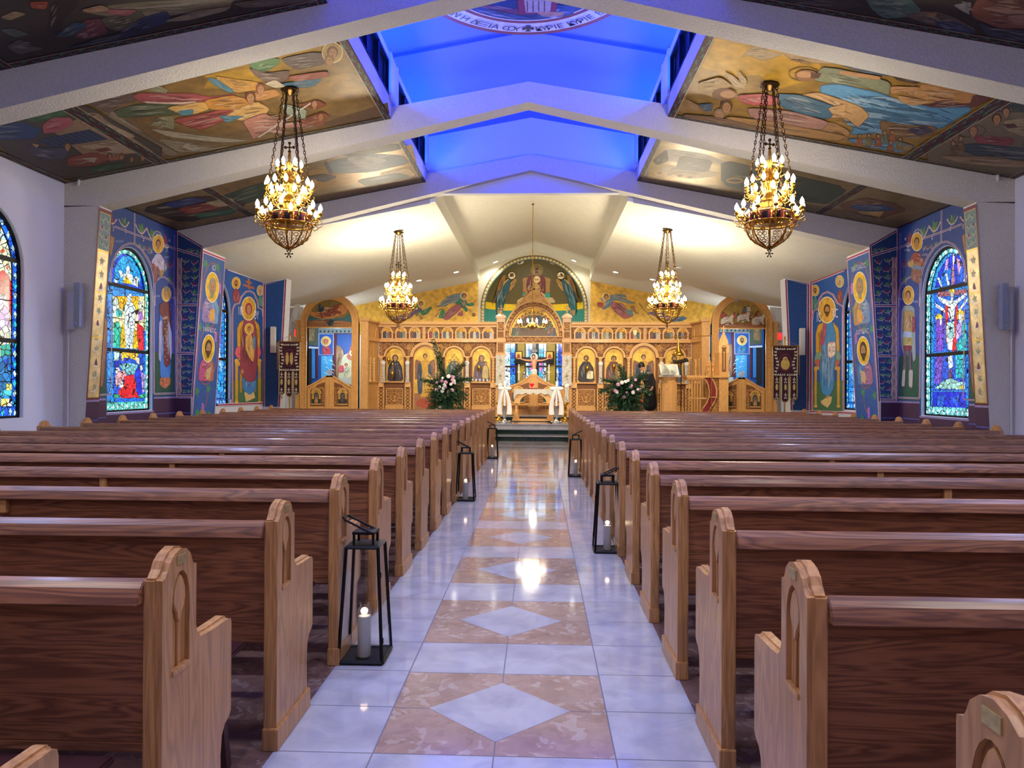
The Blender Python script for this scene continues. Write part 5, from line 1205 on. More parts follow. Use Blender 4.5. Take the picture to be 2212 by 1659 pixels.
@mk('#6CC8D0','#C8F0F0')
def glass_right(cv):
    cv.mp=wmap(1,W+.10); cv.t(3.95,1980,500)
    G(cv,[(160,480),(190,350),(260,230),(320,190),(380,210),(430,300),(440,430)],'#1434D8',6)
    for p,c in (([(200,400),(250,300),(300,330),(280,460),(200,470)],'#1878F0'),([(340,260),(410,300),(430,420),(350,440)],'#1860E8'),([(305,310),(320,270),(328,440),(298,460)],'#A87888'),([(310,200),(325,190),(325,280),(312,280)],'#F0F4F8'),([(345,230),(370,240),(395,270),(360,370)],'#E8A8D8'),([(255,240),(275,230),(270,330),(245,330)],'#C8A8E8'),([(180,400),(200,390),(220,470),(210,475)],'#F0F4F8'),([(400,420),(430,370),(440,375),(420,430)],'#F0F4F8'),([(250,360),(265,360),(285,450),(270,460)],'#F0F4F8')): G(cv,p,c,4)
    G(cv,[(155,520),(440,500),(440,1020),(155,1030)],'#1868E8',4)
    for p,c in (([(180,520),(435,490),(435,530),(190,560)],'#A86878'),([(165,610),(280,690),(275,710),(165,640)],'#F0F4F8'),([(345,690),(440,570),(440,590),(360,700)],'#F0F4F8'),([(250,620),(280,620),(275,950),(255,950)],'#E82838'),([(345,600),(360,560),(350,1000),(310,1040)],'#E82838'),([(180,545),(205,560),(280,590),(340,590),(430,520),(435,545),(360,610),(335,650),(325,740),(300,770),(275,700),(280,640),(210,600)],'#D8ECF4'),([(262,780),(330,770),(335,900),(300,930),(265,900)],'#A8E0E4'),([(262,910),(320,900),(310,1010),(280,1010)],'#DCF0F4'),([(288,500),(310,480),(330,500),(325,560),(300,560)],'#F0D048'),([(300,520),(325,520),(322,590),(302,590)],'#C8D0D8'),
        ([(170,720),(200,700),(230,720),(235,770),(180,790)],'#F8D040'),([(180,750),(235,740),(240,800),(235,1020),(180,1020)],'#7848C8'),([(205,740),(225,740),(225,790),(210,800)],'#E0E8E8'),([(355,690),(390,665),(425,690),(420,760),(360,750)],'#F8D040'),([(370,710),(405,700),(405,770),(375,780)],'#D0E0E0'),([(350,800),(400,770),(410,860),(350,930)],'#C0A0E8'),([(400,770),(440,780),(440,1020),(360,1030),(350,960),(400,900)],'#18B0B8')): G(cv,p,c,4)
    G(cv,[(155,1050),(440,1030),(440,1350),(155,1360)],'#1858E0',4)
    for p,c in (([(185,1050),(240,1050),(220,1290),(165,1300)],'#7850C8'),([(345,1050),(430,1040),(425,1250),(350,1250)],'#18B0C0'),([(280,1050),(320,1050),(325,1160),(290,1175)],'#E0F0F4'),([(285,1180),(320,1180),(315,1260),(285,1260)],'#6A4878'),([(170,1340),(220,1290),(300,1250),(370,1280),(430,1290),(430,1350)],'#98D0C8'),([(370,1330),(420,1310),(415,1345)],'#F0D848'),([(155,1370),(440,1370),(440,1520),(150,1520)],'#1030D8'),([(200,1400),(260,1400),(240,1500),(190,1480)],'#2068E8'),([(300,1420),(380,1400),(360,1500)],'#2060E0')): G(cv,p,c,4)
@mk('#1C5CD8','#38C8E0')
def glass_near(cv):
    cv.mp=wmap(-1,W+.10); cv.t(3.386,0,430)
    G(cv,[(-300,60),(0,60),(70,200),(100,350),(108,1440),(-300,1440)],'#EAEEC8',4)
    for p,c in (([(0,230),(80,270),(70,300),(0,290)],'#C0E8EC'),([(20,440),(90,430),(100,470),(30,470)],'#F0F0B8'),([(45,470),(65,500),(50,520)],'#F05838'),([(0,380),(25,360),(35,385),(10,395)],'#F05030'),([(0,160),(25,190),(20,230),(0,220)],'#F8D060'),
        ([(0,530),(20,520),(60,560),(80,620),(95,740),(100,870),(85,880),(50,740),(20,700),(-40,690)],'#E82030'),([(-60,700),(40,700),(60,850),(70,930),(0,960),(-60,950)],'#C8A8E0'),([(20,930),(45,930),(45,1080),(20,1090)],'#F0F0F0'),([(60,940),(75,940),(90,1100),(75,1110)],'#F0F0F0'),([(0,1070),(60,1060),(90,1110),(60,1150),(0,1150)],'#30A898'),([(0,1150),(108,1140),(108,1440),(-50,1440)],'#2878B8'),([(20,1180),(60,1160),(50,1240)],'#1848B8'),([(60,1220),(100,1180),(90,1260)],'#1848B8'),([(40,1350),(80,1350),(80,1400),(40,1400)],'#D8E070'),([(0,1400),(108,1400),(108,1440),(0,1440)],'#48B8D0'),([(0,1460),(50,1460),(40,1530),(0,1540)],'#F8E078'),([(50,1460),(108,1460),(108,1530),(40,1530)],'#F0F0D0')): G(cv,p,c,4)
NW=0
for side in (-1,1):
    for (yc,hw) in WIN:
        NW+=1; p=None
        if abs(yc-11.66)<.1: p=glass_left if side<0 else glass_right
        if abs(yc-8.52)<.1 and side<0: p=glass_near
        glass_window(NW,side,yc,p)

# ================================================================== BACK WALL: flying angels and the apse
for side in (-1,1):
    cv=Canvas(lambda x,y:atY(x,y,Y_WALL-.004),(0,-1,0))
    Xo=5.93
    P=[Vector((side*a,Y_WALL-.003,b)) for a,b in ((RX+.03,3.1),(Xo,3.1),(Xo,zs(Xo)-.01),(RX+.03,zs(RX+.03)-.01))]; cv.m.face(P,lin('#D6AA44'),1)
    D=cv.drape
    if side<0:
        cv.t(8.508,780,600)
        D([(1370,545),(1560,450),(1640,370),(1540,360),(1750,295),(1850,290),(1900,330),(1800,420),(1740,480),(1700,450),(1500,520)],'#7A8E9A',12)
        D([(1830,380),(1760,440),(1740,490),(1850,500),(1920,620),(1950,625),(1960,570),(1900,520),(1960,480),(1920,400)],'#2E7A56',8); D([(1940,480),(2050,450),(2080,480),(2070,515),(1980,525)],'#2E7A56',5)
        D([(1740,490),(1840,500),(1830,580),(1740,660),(1590,780),(1500,750),(1560,660),(1640,560)],'#A8606A',14); D([(1870,410),(1910,410),(1910,500),(1880,520)],'#B07078',3)
        D([(1500,560),(1550,640),(1500,750),(1425,740),(1450,640)],'#3A8A66',8); D([(1410,590),(1480,555),(1500,580),(1430,605)],'#A8784A',2); D([(1350,715),(1400,650),(1425,660),(1380,725)],'#A8784A',2); D([(1790,640),(1860,600),(1880,680),(1840,710),(1770,690)],'#A8606A',6)
        cv.ring(1895,330,66,70,12,'#E8CFA0'); cv.head(1900,335,38,None,'#5A3420'); D([(2060,440),(2120,390),(2110,430),(2075,460)],'#A8784A',1); D([(1960,570),(2010,580),(2030,640),(1990,610)],'#A8784A',1); cv.ell(2070,680,40,38,'#8A6A38'); cv.stroke([(2090,480),(2060,640)],16,'#C8A868')
        D([(910,540),(1000,470),(1060,480),(1050,620),(1060,680),(1010,710),(980,600),(920,570)],'#6A7A44',7); D([(990,560),(1100,560),(1130,620),(1000,650),(900,740),(730,800),(600,780),(620,730),(850,660)],'#6E5A80',12); D([(1050,600),(1130,600),(1290,530),(1300,560),(1220,660),(1130,700)],'#3E7A54',8)
        D([(490,740),(530,690),(620,720),(600,780)],'#3E7A54',4); cv.ring(1110,470,64,62,12,'#E8CFA0'); cv.head(1100,475,36,None,'#5A3420'); D([(1060,660),(1150,740),(1100,780),(1070,740)],'#A8784A',2)
    else:
        cv.t(3.456,1100,520)
        D([(750,405),(880,400),(830,425),(950,468),(880,465),(800,440),(760,450)],'#7A8E9A',10); cv.ring(722,418,27,30,5,'#E8CFA0'); cv.head(724,420,17,None,'#5A3420'); D([(680,430),(700,430),(700,460),(690,450)],'#7A8E9A',1)
        D([(720,450),(760,430),(780,450),(740,500),(700,515),(690,495),(720,490)],'#6A8AA8',6); D([(760,460),(850,470),(880,530),(930,560),(860,585),(800,540),(760,500)],'#B06A6E',12); D([(870,510),(920,520),(930,560),(880,550)],'#6A9A9A',5); D([(900,490),(930,487),(940,520),(960,540),(945,545),(915,515)],'#A8784A',3)
        D([(657,460),(680,458),(705,465),(700,492),(660,492)],'#A84A3A',4); D([(665,490),(720,490),(700,505),(670,500)],'#A8784A',1)
        cv.stroke([(970,470),(1080,600)],4,'#4A3A2A'); D([(1080,505),(1105,515),(1180,560),(1220,575),(1200,605),(1130,580),(1030,540),(1070,530)],'#7A6A8A',9); D([(1200,575),(1300,565),(1330,580),(1290,600),(1210,605)],'#4A6A80',8); cv.head(1085,490,18,'#C8A050','#5A3420')
    # border of small palmettes along the foot
    for i in range(40):
        a=RX+.1+i*.1; q=Vector((side*a,Y_WALL-.004,3.2)); 
    tag(cv.build('wall_mural'),'gold wall painting of two flying angels beside the apse arch, %s'%('left' if side<0 else 'right'),'mural','wall paintings')
AD=1.25
def apse_pt(x,y):
    d=ray(x,y); o=CAM
    a=(d.x/AR)**2+(d.y/AD)**2+(d.z/AR)**2; b=2*(o.x*d.x/AR**2+(o.y-Y_WALL)*d.y/AD**2+(o.z-AZ)*d.z/AR**2); c=(o.x/AR)**2+((o.y-Y_WALL)/AD)**2+((o.z-AZ)/AR)**2-1
    disc=b*b-4*a*c
    if disc>=0:
        t=(-b+math.sqrt(disc))/(2*a); p=o+d*t
        if p.z>=AZ and p.y>=Y_WALL: return p
    a=(d.x/AR)**2+(d.y/AD)**2; b=2*(o.x*d.x/AR**2+(o.y-Y_WALL)*d.y/AD**2); c=(o.x/AR)**2+((o.y-Y_WALL)/AD)**2-1; disc=max(0,b*b-4*a*c)
    return o+d*((-b+math.sqrt(disc))/(2*a))
m=MB(); n=64
cols=lambda z:(lin('#5A5024') if z>4.24 else lin('#D8B818') if z>4.02 else lin('#2E7A74') if z>3.05 else lin('#94801E'))
zsl=[.52,1.4,2.2,3.05,3.5,AZ,4.02]
def ring_pts(z):
    k=math.sqrt(max(0,1-((z-AZ)/AR)**2)) if z>AZ else 1
    return [Vector((AR*k*math.cos(PI-PI*i/n),Y_WALL+.12+(AD*k)*math.sin(PI*i/n)-.12*(1-0) if False else Y_WALL+AD*k*math.sin(PI*i/n),z)) for i in range(n+1)]
zl=[.52,3.05,AZ,4.02,4.24]+[AZ+AR*math.sin(q) for q in [math.asin((4.24-AZ)/AR)+(PI/2-math.asin((4.24-AZ)/AR))*k/24 for k in range(1,25)]]
for i in range(len(zl)-1):
    A=ring_pts(zl[i]); B=ring_pts(zl[i+1])
    for k in range(n): m.face([A[k],A[k+1],B[k+1],B[k]],cols((zl[i]+zl[i+1])/2),0)
ap=struct(m.build('wall_apse',['paint','gold leaf']))
cv=Canvas(apse_pt,(0,-1,0),.00018); cv.t(7.373,1010,530); D=cv.drape; cv.k=25; cv.grid=45
cv.curve((290,760),(420,260),(1060,185),60,'#2A6A80',20,True) if False else None
D([(875,530),(915,510),(945,520),(990,460),(1180,455),(1240,510),(1290,510),(1325,540),(1310,740),(1290,860),(890,860),(880,740)],'#A87E3E',12)
D([(940,600),(980,490),(1060,450),(1170,460),(1235,540),(1240,760),(1160,850),(1010,850),(950,760)],'#6E1A22',22); cv.head(1105,395,48,'#6E5A2A',veil='#4E1420',hr=2.0,rim='#7E6A34')
D([(1040,640),(1090,590),(1150,640),(1160,800),(1080,850),(1010,800)],'#C09A50',12); cv.head(1105,545,28,'#B8944A','#3E2414',hr=1.8)
cv.ell(1270,805,48,55,'#2E9080'); cv.ell(905,790,35,45,'#2E9080'); cv.poly([(790,880),(860,830),(1350,830),(1395,890),(1390,915),(790,915)],'#B8A478')
for (s_,x0) in ((1,0),(-1,2190)):
    f=lambda pts:[(x0+s_*x if s_>0 else x0-x,y) for x,y in pts]
    D(f([(440,860),(480,640),(560,480),(610,465),(600,560),(520,700),(470,880)]),'#9A7030',10); D(f([(640,740),(680,600),(760,520),(785,560),(740,660),(690,720)]),'#A87E3A',7)
    D(f([(540,700),(580,580),(650,530),(680,600),(640,700),(560,900),(540,860)]),'#A89A70',8)
    D(f([(460,1030),(470,760),(540,700),(650,560),(690,540),(660,720),(600,840),(570,1000),(540,1070),(470,1060)]),'#1E5A68',18); cv.head(*f([(705,485)])[0],34,'#7E6430','#3A2214',hr=1.5); cv.ell(*f([(455,835)])[0],20,30,'#1E5A68')
    D(f([(470,1030),(560,1030),(560,1100),(480,1130)]),'#8A7A5A',5)
    cv.stroke(f([(560,560),(400,950)]),8,'#7A3428')
for x in (845,1357): cv.ell(x,275,56,30,'#D8C8C0',0,-.3 if x<1000 else .3); cv.ell(x,275,50,25,'#5E2A28',0,-.3 if x<1000 else .3)
tag(cv.build('apse_mural'),'enthroned figure and two bowing angels painted in the dark gold apse vault','mural','wall paintings')
# apse arch border: painted band on the wall face plus the blue-green soffit
m=MB()
for i in range(40):
    a0=PI*i/40; a1=PI*(i+1)/40
    for (r0,r1,c,dy) in ((AR-.0,AR+.055,'#7C6C38',0),):
        m.face([(r0*math.cos(a0),Y_WALL-.006,AZ+r0*math.sin(a0)),(r1*math.cos(a0),Y_WALL-.006,AZ+r1*math.sin(a0)),(r1*math.cos(a1),Y_WALL-.006,AZ+r1*math.sin(a1)),(r0*math.cos(a1),Y_WALL-.006,AZ+r0*math.sin(a1))],lin(c),0)
    m.face([((AR-.07)*math.cos(a0),Y_WALL-.006,AZ+(AR-.07)*math.sin(a0)),(AR*math.cos(a0),Y_WALL-.006,AZ+AR*math.sin(a0)),(AR*math.cos(a1),Y_WALL-.006,AZ+AR*math.sin(a1)),((AR-.07)*math.cos(a1),Y_WALL-.006,AZ+(AR-.07)*math.sin(a1))],lin('#B8A460'),0)
    m.face([((AR-.10)*math.cos(a0),Y_WALL-.005,AZ+(AR-.10)*math.sin(a0)),((AR-.07)*math.cos(a0),Y_WALL-.005,AZ+(AR-.07)*math.sin(a0)),((AR-.07)*math.cos(a1),Y_WALL-.005,AZ+(AR-.07)*math.sin(a1)),((AR-.10)*math.cos(a1),Y_WALL-.005,AZ+(AR-.10)*math.sin(a1))],lin('#2A5A70'),0)
for i in range(44):
    a=PI*(i+.5)/44; r=AR-.02; m.ball((r*math.cos(a),Y_WALL-.008,AZ+r*math.sin(a)),.035,.006,.035,8,4,lin('#DCD8C4'),0)
for s in (-1,1):
    m.box(*sorted((s*(AR-.07),s*(AR+.055))),Y_WALL-.006,Y_WALL,3.05,AZ,lin('#A8985A'),0)
    for k in range(9): m.ball((s*(AR-.02),Y_WALL-.008,3.1+.095*k),.035,.006,.035,8,4,lin('#DCD8C4'),0)
struct(m.build('trim_1',['paint']))

# ================================================================== ICON SCREEN
GW,CG,DK='golden oak','carved gold oak','deep carving'
def XL(px,Y=Y_IC): return abs(atY(px,760,Y).x)
def ZY(py,Y=Y_IC,px=1155): return atY(px,py,Y).z
def spiral(m,cx,cz,r,y,turn=1,a0=0.0,w_=.016,n=11,mi=0,h=.014):
    pts=[]
    for i in range(n+1):
        t=i/n; a=a0+turn*t*2*PI*1.15; rr=r*(1-.8*t); pts.append((cx+rr*math.cos(a),cz+rr*math.sin(a)))
    k=len(pts)
    for i in range(k-1):
        (x0,z0),(x1,z1)=pts[i],pts[i+1]; d=math.hypot(x1-x0,z1-z0) or 1; nx,nz=-(z1-z0)/d*w_/2,(x1-x0)/d*w_/2
        m.idx([(x0-nx,y,z0-nz),(x0,y-h,z0),(x0+nx,y,z0+nz),(x1-nx,y,z1-nz),(x1,y-h,z1),(x1+nx,y,z1+nz)],[(0,3,4,1),(1,4,5,2)],None,mi)
    m.ball((cx,y-.004,cz),w_*.9,.008,w_*.9,6,4,None,mi)
def scrollwork(m,x0,x1,z0,z1,size,y,ok=None,seed=1,mi=0):
    r=random.Random(seed); nx=max(1,round((x1-x0)/size)); nz=max(1,round((z1-z0)/size)); sx=(x1-x0)/nx; sz=(z1-z0)/nz
    for j in range(nz):
        for i in range(nx):
            cx=x0+(i+.5)*sx; cz=z0+(j+.5)*sz
            if ok and not ok(cx,cz): continue
            q=min(sx,sz)*.54; spiral(m,cx,cz,q,y,1 if (i+j)%2 else -1,r.uniform(0,6.28),q*.28,mi=mi)
            if ok is None or ok(cx+sx*.5,cz+sz*.3): m.ball((cx+sx*.5,y-.004,cz+sz*.35*(1 if i%2 else -1)),q*.28,.01,q*.22,6,4,None,mi)
def carved_rect(parent,name,x0,x1,z0,z1,y,size,seed=1,ok=None,frame=.02):
    m=MB(); m.box(x0,x1,y,y+.02,z0,z1,mi=1); scrollwork(m,x0+.01,x1-.01,z0+.01,z1-.01,size,y,ok,seed,0)
    if frame:
        for a,b,c,d in ((x0,x1,z0,z0+frame),(x0,x1,z1-frame,z1),(x0,x0+frame,z0,z1),(x1-frame,x1,z0,z1)): m.box(a,b,y-.02,y+.01,c,d,mi=0)
    return m.build(name,[CG,DK],parent)
def icon_canvas(y): return Canvas(lambda a,b:Vector((a,y,-b)),(0,-1,0),.00008)     # canvas y down = -z
def arch_ring(m,cx,zs_,r0,r1,y0,y1,a0=0,a1=PI,n=20,mi=0):
    P=arcp(cx,zs_,r1,a0,a1,n)+arcp(cx,zs_,r0,a1,a0,n); 
    for i in range(n):
        t0=a0+(a1-a0)*i/n; t1=a0+(a1-a0)*(i+1)/n
        q=[(cx+r*math.cos(t),zs_+r*math.sin(t)) for t in (t0,t1) for r in (r0,r1)]
        vs=[(p[0],yy,p[1]) for yy in (y0,y1) for p in q]
        m.idx(vs,[(0,1,3,2),(4,6,7,5),(0,2,6,4),(1,5,7,3)],None,mi)
def column(m,x,y,z0,z1,r,twist=True):
    m.lathe([(r*1.3,z0),(r*1.3,z0+.03),(r,z0+.06),(r,z1-.12),(r*1.15,z1-.1),(r*1.5,z1-.02),(r*1.5,z1)],10,(x,y,0))
    if twist:
        for k in range(2):
            pts=[(x+r*1.02*math.cos(t*9+k*PI),y+r*1.02*math.sin(t*9+k*PI),z0+.06+(z1-z0-.2)*t/2.2) for t in [i*.11 for i in range(21)]]
            m.tube(pts,r*.28,4)
SC=thing('icon_screen','long carved golden oak icon screen closing off the sanctuary','icon screen',(0,Y_IC,0.52))
off=Vector((0,-Y_IC,-.52))
def shift(o): 
    return o
# everything below is built in world coordinates under SC, so SC carries no offset itself
SC.location=(0,0,0)
zF=.52; zTop=ZY(697); zC0=ZY(707); zL1=ZY(732.5); zL0=ZY(740); zSill=ZY(827); zPan1=ZY(838); zPan0=ZY(877)
xI=XL(818); xP1=XL(1072); yf=Y_IC
smallx=[836.6,866.4,895.9,936.7,966.5,995.7,1025,1054]
arches=[(853,23.0,20,False),(918,31,26,True),(981,23.5,20.5,False),(1040,23.5,20.5,False)]
px=1/ (1550/Y_IC)   # metres per photo pixel at the screen
FEAST=[['#24324E','#7A3A30','#8A7A6A'],['#6A3A30','#8A8A80','#4A5A4A'],['#7A4A3A','#B8B0A0','#4A3A4A'],['#8A3A40','#3A5A5A','#A89070'],['#5A5A70','#7A4A3A','#B8C0A0'],['#8A8A70','#5A4A3A','#A8A090'],['#6A4A4A','#4A5A7A','#C8C0B0'],['#4A4A5A','#B8B8B8','#7A4A3A']]
robes=[[('#2E2A34','#3A3440',True,None),('#3E4A5A','#C89A38',False,None),('#3E5A5A','#6A4A3A',False,None),('#6A5A6A','#5A4A5A',True,None)],
       [('#8A6068','#4A6078',False,'#4A2E1C'),('#8A5A40','#5A5A50',False,'#4A2E1C'),('#6A4038','#B88A40',False,None),('#2A2A2E','#4A3A34',False,'#6A5A4A')]]
for s in (-1,1):
    side='left' if s<0 else 'right'
    X=lambda p:s*XL(p)
    # backing boards with the arched bays
    xa,xb=sorted((s*xP1,s*xI))
    m=MB(); m.box(xa,xb,yf+.10,yf+.16,zF,zTop-.02); m.build('backing_board',GW,SC)
    # cornice with rope moulding and leaf cresting
    m=MB(); m.box(xa,xb,yf-.10,yf+.16,zTop-.075,zTop-.03); m.box(xa,xb,yf-.06,yf+.1,zC0-.005,zTop-.075)
    nn=64
    for i in range(nn):
        x0=xa+(xb-xa)*i/nn; m.prism([(x0,zTop-.03),(x0+.05,zTop-.03),(x0+.075,zTop+.005),(x0+.025,zTop+.005)],fXYZ,yf-.09,yf-.06)
        m.ball((x0+.04,yf-.03,zTop+.02),.016,.01,.028,5,4)
    for i in range(nn*2):
        x0=xa+(xb-xa)*i/(nn*2); m.tube([(x0,yf-.11,zTop-.078),(x0+.05,yf-.115,zTop-.05)],.011,4)
    m.build('cornice',CG,SC)
    # feast-icon tier
    m=MB(); m.box(xa,xb,yf+.0,yf+.10,zL1,zC0,mi=1)
    def ok(cx,cz,S=s):
        for p in smallx:
            if (cx-S*XL(p))**2/(.19**2)+max(0,cz-(zC0-.27))**2/(.2**2)<1 and True: return cz>zC0-.05 and abs(cx-S*XL(p))>.1
        return True
    scrollwork(m,xa+.02,xb-.02,zL1+.18,zC0-.01,.10,yf,ok,3,0)
    m.build('carved_frieze',[CG,DK],SC)
    for k,p in enumerate(smallx):
        cx=X(p); hw=.142; zb=zL1+.015; zsp=zC0-.175
        m=MB(); arch_ring(m,cx,zsp,hw+.0,hw+.04,yf-.04,yf+.02,n=12); m.box(cx-hw-.04,cx-hw,yf-.035,yf+.02,zb,zsp); m.box(cx+hw,cx+hw+.04,yf-.035,yf+.02,zb,zsp); m.box(cx-hw-.04,cx+hw+.04,yf-.035,yf+.02,zb-.015,zb)
        m.box(cx-hw-.055,cx-hw+.0,yf-.05,yf+.02,zsp-.03,zsp); m.box(cx+hw,cx+hw+.055,yf-.05,yf+.02,zsp-.03,zsp)
        fr=m.build('feast_icon',CG,SC)
        cv=icon_canvas(yf-.002); P=[(a,-b) for a,b in archpoly(cx,hw,zb,zsp,10)]; cv.poly(P,'#D8A030',1)
        c=FEAST[k]; r=random.Random(k+ (9 if s>0 else 0)); zbb=-zb
        cv.drape([(cx-hw,zbb),(cx-hw,zbb-.19),(cx-.06,zbb-.24),(cx-.02,zbb-.08),(cx-.03,zbb)],c[0],4); cv.drape([(cx+hw,zbb),(cx+hw,zbb-.18),(cx+.06,zbb-.23),(cx+.03,zbb-.08),(cx+.03,zbb)],c[1],4); cv.drape([(cx-.05,zbb),(cx-.04,zbb-.2),(cx+.04,zbb-.2),(cx+.05,zbb)],c[2],3)
        for (dx,dz) in ((-.09,.21),(-.04,.24),(.03,.23),(.09,.2)): cv.ell(cx+dx,zbb-dz,.016,.019,'#4A2E1E')
        if s>0 and k in (6,7): cv.stroke([(cx,zbb-.32),(cx,zbb-.05)],.016,'#3A2418'); cv.stroke([(cx-.07,zbb-.26),(cx+.07,zbb-.26)],.016,'#3A2418')
        if s>0 and k in (3,): cv.ell(cx,zbb-.22,.06,.1,'#F0E4B0')
        cv.build('painting',fr)
    cx=X(916); m=MB(); m.box(cx-.05,cx+.05,yf-.03,yf+.0,zL1,zC0); m.ball((cx,yf-.03,zL1+.12),.025,.01,.03); m.build('frieze_post',GW,SC)
    m=MB(); m.box(xa,xb,yf-.07,yf+.1,zL0,zL1-.02); m.box(xa,xb,yf-.05,yf+.1,zL1-.02,zL1); m.build('ledge',GW,SC)
    # arcade spandrels
    zS0=ZY(775); m=MB(); 
    zspr=ZY(772)
    AC=[(X(p),ro*px,ri*px,dr) for p,ro,ri,dr in arches]
    def ok2(cx,cz):
        for ax,ro,ri,dr in AC:
            zc_=zspr if not dr else zspr
            if cz<zc_: 
                if abs(cx-ax)<ro+.04: return False
            elif math.hypot(cx-ax,cz-zc_)<ro+.045: return False
        return True
    bx0,bx1=xa+.01,xb-.01
    # plate with arch cut-outs
    cuts=[]
    for ax,ro,ri,dr in AC: cuts.append([(ax-ri,zF+.02 if dr else zSill)]+[(ax-ri,zspr)]+arcp(ax,zspr,ri,PI,0,16)[1:]+[(ax+ri,zF+.02 if dr else zSill)])
    m.holed([(bx0,zF),(bx1,zF),(bx1,zL0),(bx0,zL0)],cuts,fXYZ,yf+.02,yf+.05,None,2)
    m.box(bx0,bx1,yf+.015,yf+.03,zspr+.02,zL0,mi=1) if False else None
    scrollwork(m,bx0,bx1,zspr+.0,zL0-.01,.13,yf+.018,ok2,5,0)
    for i in range(3):
        a=(AC[i][0]+AC[i+1][0])/2; zz=zL0-.17
        m.lathe([(.085,0),(.085,-.0)],4) if False else None
        for rr in (.095,.055): 
            pts=[(a+rr*math.cos(t),yf-.0,zz+rr*math.sin(t)) for t in [2*PI*j/16 for j in range(16)]]; m.tube(pts,.012,4,closed=True)
        for j in range(6): m.ball((a+.04*math.cos(j*PI/3),yf+.005,zz+.04*math.sin(j*PI/3)),.016,.012,.016,5,4)
    m.build('arcade',[CG,DK,DK],SC)
    for ax,ro,ri,dr in AC:
        m=MB(); arch_ring(m,ax,zspr,ri,ro,yf-.045,yf+.03,n=18); arch_ring(m,ax,zspr,ro-.03,ro+.012,yf-.06,yf+.0,n=18)
        m.build('arch_moulding',CG,SC)
    # columns between the bays
    cxs=[X(824),X(881.7) if s<0 else X(881.7),X(950),X(1010),X(1066)]
    for cx in cxs:
        m=MB(); column(m,cx,yf-.03,zSill,zspr-.0,.045); m.box(cx-.085,cx+.085,yf-.09,yf+.03,zspr-.02,zspr+.02); m.box(cx-.09,cx+.09,yf-.07,yf+.03,zPan1,zSill)
        cc=m.build('column',CG,SC)
        # pierced lattice pilaster below
        m=MB(); m.box(cx-.085,cx+.085,yf-.005,yf+.02,zF,zPan1,mi=1); m.box(cx-.10,cx-.07,yf-.04,yf+.02,zF,zPan1); m.box(cx+.07,cx+.10,yf-.04,yf+.02,zF,zPan1)
        nz=7; zz0=zF+.05; dz=(zPan1-zz0-.03)/nz
        for j in range(nz):
            z=zz0+j*dz; m.tube([(cx-.07,yf-.02,z),(cx+.07,yf-.02,z+dz)],.009,4); m.tube([(cx+.07,yf-.02,z),(cx-.07,yf-.02,z+dz)],.009,4)
        m.build('lattice_pilaster',[CG,DK],cc)
    for k,(ax,ro,ri,dr) in enumerate(AC):
        rb_,cl_,veil,beard=robes[0 if s<0 else 1][k]
        ih=ri-.035; zb=zF+.06 if dr else ZY(825); ztop=ZY(752); 
        m=MB(); m.box(ax-ri,ax+ri,yf+.055,yf+.08,(zF if dr else zSill),zspr+ri,mi=0)
        if not dr: m.box(ax-ri-.01,ax+ri+.01,yf-.06,yf+.05,zSill-.02,zSill+.03)
        fr=m.build('icon_door' if dr else 'large_icon',GW,SC)
        cv=icon_canvas(yf+.052); P=[(a,-b) for a,b in archpoly(ax,ih,zb,ztop-ih,14)]; cv.poly([(a,b) for a,b in P],'#E3B64A',1); Hh=ztop-zb
        if not dr:
            cv.ring(ax,-(ztop-.30),.19,.2,.006,'#B88A30')
            cv.drape([(ax-.1,-(ztop-.42)),(ax+.1,-(ztop-.42)),(ax+ih*.85,-(ztop-.62)),(ax+ih,-zb),(ax-ih*.95,-zb),(ax-ih*.85,-(ztop-.62))],rb_,12); cv.drape([(ax+.02,-(ztop-.5)),(ax+ih*.7,-(ztop-.6)),(ax+ih*.9,-zb),(ax+.1,-zb),(ax+.05,-(ztop-.8))],cl_,6)
            if s<0 and k==2:
                for (dx,dz) in ((0,.22),(-.06,.30),(.06,.30),(-.12,.38),(0,.38),(.12,.38),(-.17,.47),(-.05,.47),(.08,.47),(.17,.47)): cv.head(ax+dx,-(ztop-dz),.022,'#E3B64A','#4A2E1C',hr=1.5,rim='#7A5A20')
            else: cv.head(ax-.0,-(ztop-.32),.085,None,'#3A2418',beard=beard,veil=rb_ if veil else None)
            if s<0 and k==3: cv.head(ax+.13,-(ztop-.48),.05,None,'#4A2E1C'); cv.drape([(ax+.05,-(ztop-.56)),(ax+.2,-(ztop-.56)),(ax+.22,-(zb+.1)),(ax+.02,-(zb+.1))],'#C8B070',6)
            if s>0 and k==0 or (s>0 and k==3): pass
            if s>0 and k==3: cv.poly([(ax+.02,-(zb+.12)),(ax+.12,-(zb+.1)),(ax+.12,-(zb+.36)),(ax+.02,-(zb+.34))],'#F0E4B8'); cv.poly([(ax+.13,-(zb+.1)),(ax+.22,-(zb+.12)),(ax+.22,-(zb+.34)),(ax+.13,-(zb+.36))],'#F0E4B8')
            cv.text('Ο ΑΓΙΟC' if k%2==0 else 'Η ΑΓΙΑ',ax-ih*.62,-(ztop-.42),.03,'#7A4A1C')
        else:
            cv.poly([(ax-ih,-zb),(ax+ih,-zb),(ax+ih,-(zb+.62)),(ax-ih,-(zb+.62))],'#9A6A44')
            cv.ell(ax,-(zb+.3),ih*.8,.15,'#A84A34')
            for q in (-1,1): cv.drape([(ax+q*.12,-(ztop-.45)),(ax+q*.3,-(ztop-.36)),(ax+q*(ih-.02),-(ztop-.55)),(ax+q*(ih-.03),-(ztop-1.05)),(ax+q*.2,-(ztop-.9))],'#8A5A48',6)
